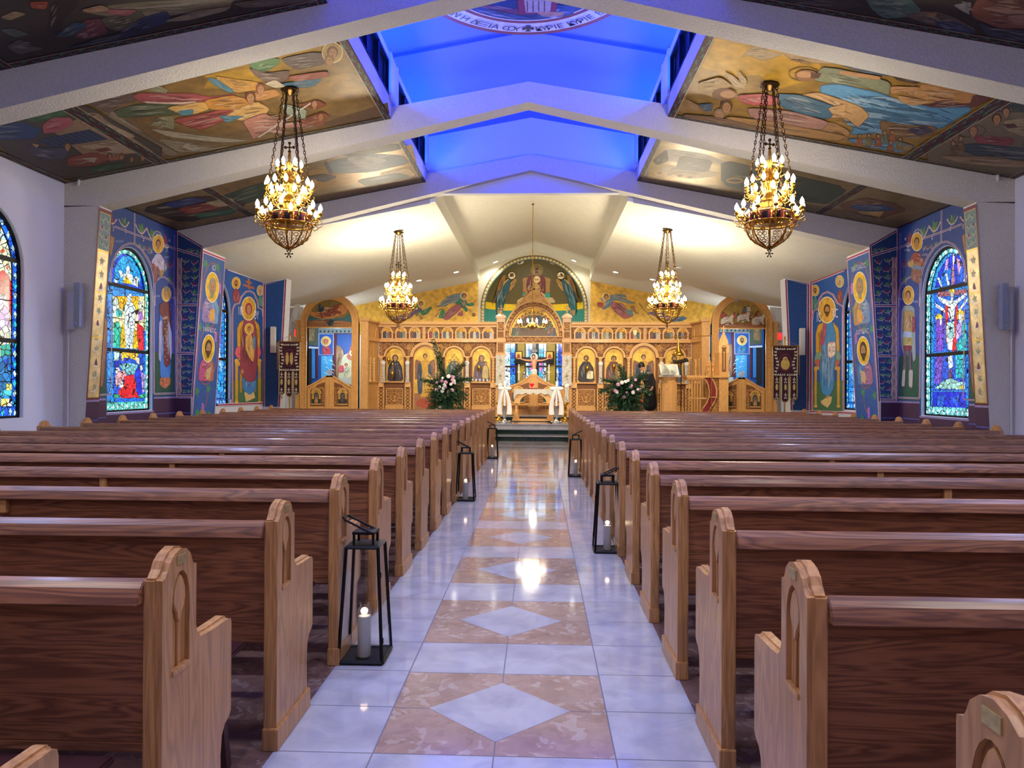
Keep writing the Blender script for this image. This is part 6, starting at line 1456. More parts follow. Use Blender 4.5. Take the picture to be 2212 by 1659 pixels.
            cv.drape([(ax-.13,-(ztop-.42)),(ax+.13,-(ztop-.42)),(ax+.2,-(ztop-.8)),(ax+.17,-(zb+.5)),(ax-.17,-(zb+.5)),(ax-.2,-(ztop-.8))],'#C8983A',10)
            cv.drape([(ax-.22,-(ztop-.5)),(ax-.12,-(ztop-.5)),(ax-.08,-(ztop-1.0)),(ax-.1,-(zb+.6)),(ax-.22,-(zb+.6)),(ax-.25,-(ztop-.9))],'#3A4658',7); cv.drape([(ax+.1,-(ztop-.5)),(ax+.2,-(ztop-.55)),(ax+.22,-(ztop-.9)),(ax+.1,-(ztop-.8))],'#3A4658',3)
            cv.ring(ax,-(ztop-.26),.14,.14,.006,'#B88A30'); cv.head(ax,-(ztop-.27),.075,None,'#3A2418')
        cv.build('painting',fr)
        if not dr:
            carved_rect(SC,'carved_panel',ax-ri+.02,ax+ri-.02,zPan0,zPan1-.03,yf+.0,.085,seed=20+k)
            m=MB(); zc_=(zPan0+zPan1)/2-.02
            m.tube([(ax-.13,yf-.02,zc_+.05),(ax-.10,yf-.025,zc_-.1),(ax,yf-.025,zc_-.16),(ax+.10,yf-.025,zc_-.1),(ax+.13,yf-.02,zc_+.05),(ax+.05,yf-.02,zc_+.12)],.013,4)
            m.lathe([(.02,-.14),(.015,-.05),(.06,.0),(.075,.03)],8,(ax,yf-.0,zc_)); m.build('peacock_relief',CG,SC)
            m=MB(); m.box(ax-ri,ax+ri,yf-.02,yf+.03,zF,zPan0-.005); m.build('plinth',GW,SC)
    # returns coming forward at the outer ends
    xo=s*XL(818); xn=s*XL(780,Y_AR)
    m=MB()
    def quadwall(z0,z1,dx=0.0,mi=0):
        m.idx([(xo-dx*s,yf,z0),(xn-dx*s,Y_AR,z0),(xn-dx*s,Y_AR,z1),(xo-dx*s,yf,z1),(xo+s*.03,yf,z0),(xn+s*.005,Y_AR,z0),(xn+s*.005,Y_AR,z1),(xo+s*.03,yf,z1)],[(0,1,2,3),(5,4,7,6),(3,2,6,7),(1,5,6,2),(0,4,5,1)],None,mi)
    quadwall(zF,zTop-.04); quadwall(zTop-.05,zTop,.09); quadwall(zL0,zL1,.06); quadwall(zSill-.02,zSill+.03,.05)
    m.box(*sorted((xn-s*.22,xn)),Y_AR-.05,Y_AR+.1,zF-.13,zTop-.02); m.box(*sorted((xn-s*.26,xn+s*.02)),Y_AR-.09,Y_AR+.1,zTop-.07,zTop)
    for k in range(4): m.ball((xn-s*(.02+.06*k),Y_AR-.04,zTop+.03),.02,.012,.035,5,4)
    m.build('side_return',GW,SC)
    m=MB()
    for k in range(3):
        f=(k+.5)/3; x=xo+(xn-xo)*f-s*.015; y=yf+(Y_AR-yf)*f
        for (z0,z1,rr) in ((zL1+.03,zC0-.05,.1),):
            m.tube([(x,y-.12,z0),(x,y-.12,z1-.12),(x,y-.06,z1-.02),(x,y,z1),(x,y+.06,z1-.02),(x,y+.12,z1-.12),(x,y+.12,z0)],.018,4)
    f=.5; x=xo+(xn-xo)*f-s*.02; y=yf+(Y_AR-yf)*f
    m.tube([(x,y-.22,zSill+.1),(x,y-.22,zspr),(x,y-.1,zspr+.2),(x,y,zspr+.25),(x,y+.1,zspr+.2),(x,y+.22,zspr),(x,y+.22,zSill+.1)],.022,5)
    column(m,x-s*.03,y-.28,zSill,zspr-.05,.04); column(m,x-s*.03,y+.28,zSill,zspr-.05,.04)
    m.build('blind_arch',CG,SC)
# ---- central portal
xq0,xq1=(XL(1072)+XL(1232))/2,(XL(1090)+XL(1214))/2
zcap=ZY(684)
for s in (-1,1):
    x0,x1=sorted((s*xq0,s*xq1)); cx=(x0+x1)/2; ex=.03
    m=MB(); m.box(x0,x1,yf-.16,yf+.1,zF,zcap-.05); m.box(x0-ex,x1+ex,yf-.2,yf+.12,zcap-.06,zcap); m.box(x0-ex,x1+ex,yf-.2,yf+.12,zL0,zL1); m.box(x0-ex,x1+ex,yf-.19,yf+.12,ZY(768),ZY(765))
    m.idx([(x0-ex,yf-.2,zcap),(x1+ex,yf-.2,zcap),(x1+ex,yf+.12,zcap),(x0-ex,yf+.12,zcap),(cx,yf-.04,zcap+.13)],[(0,1,4),(1,2,4),(2,3,4),(3,0,4)])
    pl=m.build('portal_pillar',GW,SC)
    m=MB(); zr=ZY(706); 
    m.box(x0+.035,x1-.035,yf-.165,yf-.16,zr-.13,zr+.13,mi=1)
    m.tube([(cx+.09*math.cos(t),yf-.17,zr+.09*math.sin(t)) for t in [2*PI*j/16 for j in range(16)]],.012,4,closed=True)
    for j in range(4): m.tube([(cx+.045*math.cos(j*PI/2)+.032*math.cos(t),yf-.17,zr+.045*math.sin(j*PI/2)+.032*math.sin(t)) for t in [2*PI*q/8 for q in range(8)]],.008,4,closed=True)
    m.build('rosette',[CG,DK],pl)
    carved_rect(pl,'carved_panel',x0+.03,x1-.03,zL1+.02,zr-.15,yf-.165,.07,seed=40,frame=.01); carved_rect(pl,'carved_panel',x0+.03,x1-.03,ZY(762),zL0-.02,yf-.165,.08,seed=41,frame=.01)
    m=MB(); cross_flat(m,(cx,yf-.04,zcap+.25),.10,.01); m.tube([(cx,yf-.04,zcap+.1),(cx,yf-.04,zcap+.2)],.012,5); m.build('pillar_cross',CG,pl)
zb0,zb1=ZY(741),ZY(727.4); zar=zb1; R1=(XL(1101)+XL(1204))/2; R2=(XL(1091)+XL(1214))/2
zt=ZY(665.5); 
m=MB(); m.box(-xq1,xq1,yf-.1,yf+.06,zb0,zb1,mi=1); scrollwork(m,-xq1+.02,xq1-.02,zb0+.015,zb1-.01,.13,yf-.1,None,9,0)
m.box(-xq1,xq1,yf-.12,yf+.06,zb0-.02,zb0+.01); m.box(-xq1,xq1,yf-.12,yf+.06,zb1-.01,zb1+.01)
m.build('portal_beam',[CG,DK],SC)
m=MB(); zsp=zt-R1+.0
zsp=ZY(726)+.0; kz=(zt-zsp)/R1
def earch(m,r0,r1,y0,y1,mi=0,n=24,k0=kz,k1=None):
    k1=k1 or k0
    for i in range(n):
        t0=PI*i/n; t1=PI*(i+1)/n; q=[]
        for t in (t0,t1):
            for r,k in ((r0,k0),(r1,k1)): q.append((r*math.cos(t),zsp+r*k*math.sin(t)))
        vs=[(p[0],yy,p[1]) for yy in (y0,y1) for p in q]; m.idx(vs,[(0,1,3,2),(4,6,7,5),(0,2,6,4),(1,5,7,3)],None,mi)
earch(m,R1,R1+.03,yf-.14,yf+.05,0); earch(m,R1+.03,R2-.0,yf-.09,yf+.05,1); earch(m,R2,R2+.045,yf-.15,yf+.05,0)
for i in range(26):
    t=PI*(i+.5)/26; r=(R1+R2)/2+.015; spiral(m,r*math.cos(t),zsp+r*kz*math.sin(t),.07,yf-.09,1 if i%2 else -1,t,.02)
pa=m.build('portal_arch',[CG,DK],SC)
cv=icon_canvas(yf-.03); P=[(-R1,-zsp),(R1,-zsp)]+[(R1*math.cos(t),-(zsp+R1*kz*math.sin(t))) for t in [PI*i/20 for i in range(21)]]; cv.poly(P,'#E0B040',1)
cv.poly([(-R1*.97,-(zsp)),(R1*.97,-zsp),(R1*.9,-(zsp+.26)),(-R1*.9,-(zsp+.26))],'#6A5648')
for i in range(13):
    t=PI*(.08+.84*i/12); x=R1*.78*math.cos(t); z=zsp+.12+R1*kz*.62*math.sin(t)
    cv.drape([(x-.07,-z),(x+.07,-z),(x+.11,-(z-.22)),(x*.8,-(z-.34)),(x-.11,-(z-.22))],['#4A5A70','#8A5A48','#5A6A5A','#7A4A50','#6A6450'][i%5],5); cv.head(x,-(z+.05),.042,'#E0B040','#3A2418',hr=1.35,rim='#8A6A28')
cv.text('Ο ΜΥCΤΙΚΟC ΔΕΙΠΝΟC',0,-(zt-.13),.05,'#7A3A1C')
m=cv.build('tympanum_icon',pa)
# crest with birds and large cross above the portal
m=MB(); ztp=zsp+(R2+.045)*kz
P=[(-.62,ztp-.17),(-.45,ztp-.02),(-.30,ztp+.10),(-.22,ztp+.16),(-.12,ztp+.30),(0,ztp+.34),(.12,ztp+.30),(.22,ztp+.16),(.30,ztp+.10),(.45,ztp-.02),(.62,ztp-.17),(.3,ztp-.04),(0,ztp),(-.3,ztp-.04)]
m.prism(P,fXYZ,yf-.10,yf-.02,mi=0)
for s in (-1,1):
    spiral(m,s*.12,ztp+.13,.07,yf-.10,s,0,.02); spiral(m,s*.3,ztp+.02,.07,yf-.10,-s,1,.02)
m.tube([(.07*math.cos(t),yf-.11,ztp+.14+.07*math.sin(t)) for t in [2*PI*j/14 for j in range(14)]],.012,4,closed=True)
cr_=m.build('portal_crest',CG,pa,merge=True)
for s in (-1,1):
    m=MB()
    for k in range(9): m.ball((s*(.42+.055*k),yf-.08,ztp-.03-.062*k-.012*k*k*.5),.05,.04,.05,7,5)
    m.build('crest_beading',CG,cr_)
m=MB()
for s in (-1,1): m.tube([(s*.34,yf-.06,ztp+.06),(s*.30,yf-.06,ztp+.16),(s*.22,yf-.06,ztp+.24),(s*.25,yf-.06,ztp+.33),(s*.30,yf-.06,ztp+.35)],[.02,.045,.035,.02,.012],7)
m.build('crest_bird',CG,cr_)
m=MB(); zx=ZY(625)
m.tube([(0,yf-.06,ztp+.32),(0,yf-.06,zx-.2)],.03,6); cross_flat(m,(0,yf-.06,zx),.21,.02,.2); m.build('crest_cross',CG,cr_)
# ---- royal doors
for s in (-1,1):
    dx=XL(1150)*0+.0; xo=xq1; 
    top=[(0.0,ZY(808)),(.10,ZY(809)),(.22,ZY(816)),(.45,ZY(826)),(.7,ZY(832)),(xo-.01,ZY(836))]
    P=[(s*.004,zF+.02),(s*(xo-.01),zF+.02)]+[(s*a,b) for a,b in top[::-1]]; P[-1]=(s*.004,ZY(808))
    m=MB(); m.prism(P,fXYZ,yf-.02,yf+.02); m.prism([(s*a,b) for a,b in top]+[(s*a,b-.06) for a,b in top[::-1]],fXYZ,yf-.05,yf+.02)
    m.box(*sorted((s*.004,s*.11)),yf-.045,yf+.0,zF+.02,ZY(812)); d=m.build('royal_door',GW,SC,normals=True)
    x0,x1=sorted((s*.14,s*(xo-.08)))
    for (za,zb_) in ((ZY(886),ZY(874)),): carved_rect(d,'carved_panel',x0,x1,za,zb_,yf-.025,.09,seed=50)
    m=MB(); zi0,zi1=ZY(868),ZY(848); xc=(x0+x1)/2
    def okd(cx,cz): return not (abs(cx-xc)<.19 and zi0-.02<cz<zi1+.16)
    m.prism([(x0 if s>0 else x1,zi0-.03),(x1 if s>0 else x0,zi0-.03),(x1 if s>0 else x0,ZY(842)),(x0 if s>0 else x1,ZY(826))],fXYZ,yf-.024,yf-.02,mi=1); scrollwork(m,x0,x1,zi0,ZY(840),.09,yf-.024,okd,51,0)
    arch_ring(m,xc,zi1,.17,.20,yf-.05,yf-.02,n=12); m.box(xc-.2,xc+.2,yf-.05,yf-.02,zi0-.03,zi0); m.build('carved_panel',[CG,DK],d)
    cv=icon_canvas(yf-.03); cv.poly([(xc-.17,-zi0),(xc+.17,-zi0),(xc+.17,-zi1),(xc-.17,-zi1)],'#2E4434'); cv.poly([(a,-b) for a,b in archpoly(xc,.165,zi1-.1,zi1,8)],'#D8A840',1); cv.standing(xc,-(zi0+.01),.36,'#3A3A4E','#4E3A34',halo=None); cv.build('door_icon',d)
    m=MB(); m.tube([(.0+.055*math.cos(t),yf-.04,ZY(805)+.055*math.sin(t)) for t in [2*PI*j/12 for j in range(12)]],.012,4,closed=True) if s>0 else m.ball((0.06,yf-.05,ZY(845)),.014)
    m.build('finial',CG,d)
# ================================================================== SIDE ARCHES
for s in (-1,1):
    side='left' if s<0 else 'right'
    Y=Y_AR; xo0,xi0=XL(650,Y),XL(775,Y); cx=s*(xo0+xi0)/2; ro=(xo0-xi0)/2; ri=ro-.20; zt_=ZY(633.5,Y,1155)+.0; zt_=atY(712,633.5,Y).z; zsp=zt_-ro; zb=.39
    t=thing('side_portal','carved oak arch with painted %s scene over low double doors, %s of the icon screen'%('chariot' if s<0 else 'horsemen',side),'arch',(0,0,0))
    m=MB(); arch_ring(m,cx,zsp,ri+.04,ro-.04,Y-.04,Y+.1,n=28,mi=0); arch_ring(m,cx,zsp,ro-.05,ro,Y-.07,Y+.1,n=28,mi=0); arch_ring(m,cx,zsp,ri,ri+.045,Y-.07,Y+.1,n=28,mi=0)
    for q in (-1,1):
        m.box(*sorted((cx+q*ri,cx+q*ro)),Y-.04,Y+.1,zb,zsp); m.box(*sorted((cx+q*ri,cx+q*(ri+.045))),Y-.07,Y+.1,zb,zsp); m.box(*sorted((cx+q*(ro-.05),cx+q*ro)),Y-.07,Y+.1,zb,zsp)
    a=m.build('arch_frame',GW,t)
    m=MB(); k=0
    for i in range(30):
        tt=PI*(i+.5)/30; r=(ri+ro)/2; spiral(m,cx+r*math.cos(tt),zsp+r*math.sin(tt),.055,Y-.04,1 if i%2 else -1,tt,.018,h=.01)
    for q in (-1,1):
        for i in range(22): spiral(m,cx+q*(ri+ro)/2,zb+.1+(zsp-zb-.1)*(i+.5)/22,.055,Y-.04,1 if i%2 else -1,i,.018,h=.01)
    m.build('carved_band',CG,a)
    ztb=atY(712,706.5,Y).z; dy=zsp-ztb
    m=MB(); P=[(cx-ri,ztb),(cx+ri,ztb),(cx+ri,zsp)]+arcp(cx,zsp,ri,0,PI,20)[1:]; m.prism(P,fXYZ,Y+.02,Y+.06); m.box(cx-ri,cx+ri,Y-.02,Y+.02,ztb-.03,ztb+.01); tb=m.build('tympanum',GW,t)
    cv=Canvas(lambda x,y:atY(x,y,Y+.018),(0,-1,0),.0003); cv.t(5.925,640,620) if s<0 else cv.t(3.456,1100,520); D=cv.drape
    cv.mp=lambda a,b:Vector((a,Y+.018,-b)); sc_=(cv.sc,cv.ox,cv.oy); cv.t(1,0,0); cv.poly([(a_,-b_) for a_,b_ in [(cx-ri,ztb+.01),(cx+ri,ztb+.01),(cx+ri,zsp)]+arcp(cx,zsp,ri,0,PI,20)[1:]],'#8A7440' if s<0 else '#A88A44',1)
    cv.mp=lambda x,y:atY(x,y,Y+.018); cv.t(*sc_)
    if s<0:
        D([(135,500),(160,380),(260,370),(400,410),(600,400),(700,330),(745,400),(750,500)],'#3E6A70',6,.8); D([(135,500),(150,440),(300,420),(420,450),(560,430),(745,460),(750,500)],'#A0683C',10,.7)
        D([(160,310),(260,330),(340,300),(420,310),(540,250),(640,200),(670,250),(640,330),(540,370),(460,400),(350,410),(250,390),(170,350)],'#D08A4C',16,.7)
        D([(280,240),(310,220),(330,250),(360,270),(340,320),(290,320)],'#26404E',5); D([(300,325),(330,330),(350,390),(320,400)],'#8E3A34',3); D([(420,310),(460,290),(500,240),(540,220),(545,270),(510,300),(580,320),(575,350),(500,330),(440,380),(360,370),(350,330)],'#94482E',12)
        D([(400,440),(440,420),(485,430),(470,495),(415,495)],'#1E3A44',4); D([(370,430),(430,420),(420,440),(385,445)],'#8E3A34',2)
    else:
        D([(1550,620),(1920,610),(1920,655),(1545,650)],'#9A6038',8,.6)
        for i in range(26):
            r=cv.rng; x=1570+r.random()*340; y=540+r.random()*75-(40 if 1680<x<1800 else 0); cc=r.choice(['#B85A48','#C8B8A8','#8E4A3E','#5A6A7A','#C89A88','#A84A40','#7A4034']); D([(x-16,y+18),(x-12,y-14),(x+10,y-16),(x+18,y+16)],cc,3); cv.ell(x,y-20,5,6,'#5A3424')
        for (x,y) in ((1620,590),(1740,570),(1850,590)): D([(x-45,y),(x-20,y-18),(x+20,y-20),(x+40,y-40),(x+52,y-25),(x+40,y+5),(x+48,y+35),(x+35,y+35),(x+15,y+10),(x-20,y+12),(x-35,y+38),(x-45,y+35)],'#C8BCB0',7)
        cv.ell(1690,450,14,10,'#7AA0B0')
    cv.build('painting',tb)
    # low double doors with a dipping top
    for q in (-1,1):
        zp=atY(712,811,Y).z; zl=atY(712,834,Y).z; top=[(0,zp),(.07,zp),(.12,zp-.01),(.3,zp-.12),(.5,(zp*.25+zl*.75)),(ri,zl)]
        P=[(cx+q*.003,zb+.02),(cx+q*ri,zb+.02)]+[(cx+q*a_,b_) for a_,b_ in top[::-1]]
        m=MB(); m.prism(P,fXYZ,Y-.0,Y+.04); m.prism([(cx+q*a_,b_) for a_,b_ in top]+[(cx+q*a_,b_-.05) for a_,b_ in top[::-1]],fXYZ,Y-.03,Y+.04); m.box(*sorted((cx+q*.003,cx+q*.10)),Y-.03,Y+.0,zb+.02,zp); d=m.build('half_door',GW,t,normals=True)
        xc=cx+q*.40; zi0=atY(712,872,Y).z; zi1=atY(712,850,Y).z
        m=MB(); m.prism([(cx+q*.14,zi0-.08),(cx+q*(ri-.1),zi0-.08),(cx+q*(ri-.1),zl-.14),(cx+q*.36,zl+.04),(cx+q*.14,zp-.2)],fXYZ,Y-.004,Y,mi=1)
        x0,x1=sorted((cx+q*.15,cx+q*(ri-.11))); scrollwork(m,x0,x1,zi0-.05,zl-.02,.075,Y-.004,lambda a_,b_:not(abs(a_-xc)<.15 and b_<zi1+.14),60,0)
        arch_ring(m,xc,zi1,.13,.155,Y-.03,Y,n=10); m.box(xc-.155,xc+.155,Y-.03,Y,zi0-.03,zi0); m.build('carved_panel',[CG,DK],d)
        cv=icon_canvas(Y-.008); cv.poly([(a_,-b_) for a_,b_ in archpoly(xc,.13,zi0,zi1,8)],'#D0A448',1); cv.poly([(xc-.13,-zi0),(xc+.13,-zi0),(xc+.13,-(zi0+.14)),(xc-.13,-(zi0+.14))],'#2A3A28'); cv.standing(xc,-(zi0+.01),.40,'#B8824A' if (q*s)>0 else '#4A2A34','#3A3444',halo=None,hx=1.1); cv.build('door_icon',d)
    m=MB(); m.tube([(cx+.07*math.cos(u),Y+.0,zp+.10+.07*math.sin(u)) for u in [2*PI*j/14 for j in range(14)]],.012,4,closed=True); m.tube([(cx,Y,zp),(cx,Y,zp+.17)],.008,4); m.tube([(cx-.07,Y,zp+.1),(cx+.07,Y,zp+.1)],.008,4); m.build('finial',CG,t)
    m=MB(); x0,x1=sorted((s*xo0,s*(xo0+.16))); m.box(x0,x1,Y-.02,Y+.14,zb,zsp+.02); m.box(x0-.02,x1+.02,Y-.04,Y+.14,zsp+.02,zsp+.06); m.build('side_post',GW,t)
    # painted wall seen through the opening
    cv=Canvas(lambda x,y:atY(x,y,Y_WALL-.004),(0,-1,0),.0004); D=cv.drape
    if s<0: cv.t(5.925,640,620); f=lambda P:P
    else: cv.t(5.925,1667,620-2); f=lambda P:[(-x,y) for x,y in P]
    cv.poly(f([(90,500),(790,500),(790,1300),(90,1300)]),'#1A4E9C'); cv.poly(f([(285,520),(790,520),(790,590),(285,590)]),'#7A8C8C')
    for i in range(9): cv.ell(f([(310+52*i,568)])[0][0],568,14,14,'#2E4444')
    cv.poly(f([(285,592),(790,592),(790,602),(285,602)]),'#4A1420')
    cv.poly(f([(130,515),(280,515),(280,755),(130,742)]),'#4E5E50'); D(f([(150,540),(240,530),(230,690),(150,700)]),'#8A7450',8); cv.poly(f([(475,600),(525,600),(510,1160),(460,1160)]),'#4A1828')
    cv.poly(f([(290,600),(478,600),(475,868),(290,868)]),'#1C56AC'); cv.stroke(f([(290,600),(290,868),(475,868),(478,600),(290,600)]),8,'#C8CCDC')
    hx_=f([(382,700)])[0][0]
    D(f([(330,790),(360,740),(400,740),(440,790),(445,862),(345,862)]),'#A83A48' if s<0 else '#2E7AA8',7); cv.head(hx_,695,26,'#D8B870','#4A2E1C',hr=2.3,veil='#A83A48' if s<0 else None,beard=None if s<0 else '#3A2418')
    cv.poly(f([(320,885),(465,885),(460,1170),(320,1170)]),'#3E9AD8'); 
    for i in range(14): r=cv.rng; x=330+r.random()*120; y=900+r.random()*250; cv.curve(*[f([p])[0] for p in ((x,y),(x+30,y-30),(x+50,y+20))],8,'#A8DCF0')
    D(f([(515,740),(560,760),(600,800),(610,900),(640,1000),(600,1160),(510,1160)]),'#8A6A48',18); D(f([(600,880),(680,840),(760,950),(790,960),(790,1170),(540,1170),(560,1060)]),'#B8BC9C',12); D(f([(720,720),(760,800),(790,900),(700,940),(650,900),(680,820)]),'#A85A48',6); cv.head(f([(722,850)])[0][0],850,18,'#C8A868','#4A2E1C',hr=1.8)
    cv.head(f([(645,1000)])[0][0],1000,22,'#E0D0B0','#4A2E1C',hr=1.5); D(f([(560,1010),(610,1000),(620,1080),(550,1090)]),'#C04A60',5); cv.poly(f([(500,1165),(790,1165),(790,1250),(500,1250)]),'#A8B0A8')
    cv.poly(f([(130,760),(290,770),(290,790),(130,785)]),'#C8D8E8'); cv.poly(f([(135,790),(205,790),(205,1260),(135,1260)]),'#10141C'); cv.poly(f([(208,790),(250,790),(250,1170),(208,1170)]),'#2E7AC8'); cv.poly(f([(262,790),(285,790),(285,1170),(262,1170)]),'#4A1828')
    tag(cv.build('wall_mural'),'blue painted wall seen through the %s carved side arch'%side,'mural','wall paintings')
# ---- apse windows behind the royal doors
cv=Canvas(apse_pt,(0,-1,0),.006); cv.k=3
def sg(x0,x1,c,mi=2):
    for i in range(8): cv.poly([(x0,738+12*i),(x1,738+12*i),(x1,750+12*i),(x0,750+12*i)],random.Random(i+int(x0)).choice(c),mi,i>0)
for x0,x1 in ((1088,1118),(1134,1181),(1199,1216)): cv.poly([(x0,738),(x1,738),(x1,834),(x0,834)],'#0A1018')
sg(1090,1102,['#E0F0F8','#B8E8F0','#E8F4F8']); sg(1103,1113,['#2060E0','#38A0F0','#1848D0']); sg(1136,1142,['#E8F4F8','#C0E8F0']); sg(1143,1152,['#20B0E8','#38C0F0','#2890E8']); sg(1164,1174,['#20B0E8','#3880E8']); sg(1175,1180,['#E8F4F8','#D0E8F0']); sg(1202,1206,['#C8E0F0','#58A8F0']); sg(1207,1214,['#1848D8','#2070E8'])
cv.k+=1
for x0 in (1144,1165): cv.poly([(x0,780),(x0+8,780),(x0+7,806),(x0+1,800)],'#E868C0',2)
for (x0,x1) in ((1088,1117),(1135,1181),(1200,1216)): cv.k+=1; cv.poly([(x0,790),(x1,790),(x1,794),(x0,794)],'#080C14',0)
struct(cv.build('window_30',None,('paint','gold leaf','stained glass')))

# ================================================================== OBJECTS BY THE SCREEN
def W2(px_,py_,Y): return atY(px_,py_,Y)
def Zp(py_,Y,px_=1155): return atY(px_,py_,Y).z
# ---- altar and what stands on it
t=thing('altar_table','white clothed altar glimpsed behind the low royal doors','altar',(0,23.88,.52))
m=MB(); m.box(-.55,.55,-.33,.33,.94,.98); m.build('table_top','white trim',t); m=MB(); m.box(-.54,.54,-.32,.32,.0,.94); m.build('altar_cloth','white cloth',t)
for s in (-1,1):
    x=W2(1116 if s<0 else 1190,800,23.75).x; x=s*.50
    t=thing('altar_candlestick','tall white candle on the %s end of the altar'%('left' if s<0 else 'right'),'candlestick',(x,23.8,1.5005),group='altar candles')
    m=MB(); m.lathe([(.06,0),(.06,.015),(.02,.03),(.018,.12),(.03,.13),(.02,.14)],10); m.build('stick','silver',t,smooth=True)
    m=MB(); m.lathe([(.017,.14),(.017,.66),(.004,.67)],8); m.build('candle','wax',t)
    m=MB(); m.box(-.05,.05,-.008,.008,.40,.425); m.build('crossbar','white cloth',t)
    t=thing('altar_lamp','small silver cross lamp on the altar, %s side'%('left' if s<0 else 'right'),'lamp',(s*.33,23.8,1.5005),group='altar lamps')
    m=MB(); m.lathe([(.05,0),(.015,.03),(.012,.2),(.05,.23),(.055,.27),(.03,.3)],10); m.ball((0,0,.36),.05,.02,.05); m.build('stem','silver',t,smooth=True)
# ---- crucifix
t=thing('crucifix','large black cross with painted figure standing behind the altar','cross',(0,24.50,.52))
zc1=Zp(741,24.3)-.52; za=Zp(777,24.3)-.52
m=MB(); m.box(-.065,.065,-.02,.02,0,zc1+.35); m.box(-.62,.62,-.021,.021,za-.10,za+.10)
for s in (-1,1): m.box(*sorted((s*.40,s*.66)),-.022,.022,za-.14,za+.30)
m.box(-.12,.12,-.022,.022,zc1-.30,zc1-.22); m.build('cross_beam','black metal',t)
cv=Canvas(lambda a,b:Vector((a,-.023,-b)),(0,-1,0),.0004)
for s in (-1,1): cv.poly([(s*.43,-(za+.05)),(s*.63,-(za+.05)),(s*.63,-(za+.27)),(s*.43,-(za+.27))],'#D8B050',1); cv.drape([(s*.46,-(za+.06)),(s*.60,-(za+.06)),(s*.56,-(za+.2)),(s*.50,-(za+.2))],'#8E2A38',3)
cv.poly([(-.1,-(zc1-.3)),(.1,-(zc1-.3)),(.1,-(zc1-.22)),(-.1,-(zc1-.22))],'#6A6A70'); cv.build('cross_icons',t)
m=MB(); 
def blob_limb(pts,rs): m.tube(pts,rs,8)
blob_limb([(0,-.05,za-.95),(0,-.06,za-.6),(.01,-.07,za-.42),(0,-.07,za-.25),(0,-.06,za-.05),(0,-.05,za+.02)],[.035,.05,.085,.075,.11,.05])
for s in (-1,1):
    blob_limb([(s*.08,-.05,za-.03),(s*.28,-.045,za-.02),(s*.50,-.04,za+.04),(s*.56,-.04,za+.05)],[.04,.032,.022,.02])
    for q in range(4): m.tube([(s*.55,-.04,za+.035+.012*q),(s*.62,-.045,za+.03+.018*q)],.006,4)
    m.tube([(s*.55,-.045,za+.03),(s*.58,-.06,za+.01)],.006,4)
    blob_limb([(s*.03,-.06,za-.4),(s*.04,-.08,za-.65),(s*.02,-.06,za-.95),(s*.02,-.08,za-1.02)],[.06,.045,.03,.025])
m.ball((-.02,-.08,za+.10),.06,.055,.08,10,8); cp=m.build('carved_figure','skin',t,smooth=True)
m=MB(); m.lathe([(.13,-.005),(.13,.005)],20,(0,0,0)); m.v=[(x,-.045+z,y+za+.10) for x,y,z in m.v]; m.build('halo','gold leaf',t)
m=MB(); m.ball((-.02,-.075,za+.13),.066,.05,.07,10,8); m.build('hair','dark hair',cp)
m=MB(); m.lathe([(.10,za-.5),(.11,za-.4),(.085,za-.32)],12,(0,-.065,0)); m.build('loincloth','white cloth',cp)
M['gold leaf']  # colour of the halo
# ---- low carved table with lace cloth, red cup and red book
Yt=21.55; zt0=.39
t=thing('icon_table','low carved oak table with arched skirt under a lace cloth','table',(0.0,Yt,zt0)); ztop=Zp(841,Yt)-zt0; hw=.56
m=MB()
for s in (-1,1):
    m.prism([(s*.42,.06),(s*.60,.06),(s*.60,.14),(s*.54,.20),(s*.56,.30),(s*.44,.30),(s*.46,.2),(s*.42,.14)],fXYZ,-.26,-.20)
    m.prism([(s*.42,.06),(s*.60,.06),(s*.60,.14),(s*.54,.20),(s*.56,.30),(s*.44,.30),(s*.46,.2),(s*.42,.14)],fXYZ,.20,.26)
m.box(-.62,.62,-.30,.30,.02,.07); m.build('foot','golden oak',t)
for sx in (-1,1):
    for sy in (-1,1):
        m=MB(); column(m,sx*.50,sy*.22,.29,ztop-.04,.032); m.build('leg','carved gold oak',t)
m=MB(); m.box(-hw,hw,-.3,.3,ztop-.04,ztop); m.build('table_top','golden oak',t)
m=MB(); P=[(-hw,ztop-.04)]+arcp(0,ztop-.42,.40,PI,0,16,.30)+[(hw,ztop-.04)]; P=[(-hw,ztop-.42)]+P[1:-1]+[(hw,ztop-.42),(hw,ztop-.04),(-hw,ztop-.04)]
m.prism(P,fXYZ,-.30,-.28); scrollwork(m,-hw+.02,hw-.02,ztop-.24,ztop-.05,.10,-.30,lambda a,b:b>ztop-.42+.30*math.sqrt(max(0,1-(a/.42)**2))+.02,71,0); m.build('carved_skirt','carved gold oak',t)
t2=thing('lace_cloth','white lace cloth draped over the low carved table before the doors','tablecloth',(0,Yt,zt0+ztop+.001))
m=MB(); n=40; e=[]
m.box(-.58,.58,-.32,.32,0,.006)
for i in range(n):
    x0=-.58+1.16*i/n; x1=x0+1.16/n; d=lambda x:-(.10+.05*abs(math.sin(x*14))+.16*(abs(x)/.58)**6)
    y=-.325
    m.face([(x0,y+.01*math.sin(x0*30),0),(x1,y+.01*math.sin(x1*30),0),(x1,y-.01+.012*math.sin(x1*30),d(x1)),(x0,y-.01+.012*math.sin(x0*30),d(x0))])
for s in (-1,1): m.face([(s*.585,-.32,.0),(s*.585,.32,.0),(s*.63,.34,-.30),(s*.66,-.36,-.34)])
m.build('cloth','lace',t2)
t=thing('votive_cup','red glass cup standing on the lace covered table','cup',(-.0,Yt,zt0+ztop+.008)); x0=atY(1149,830,Yt).x; t.location.x=x0
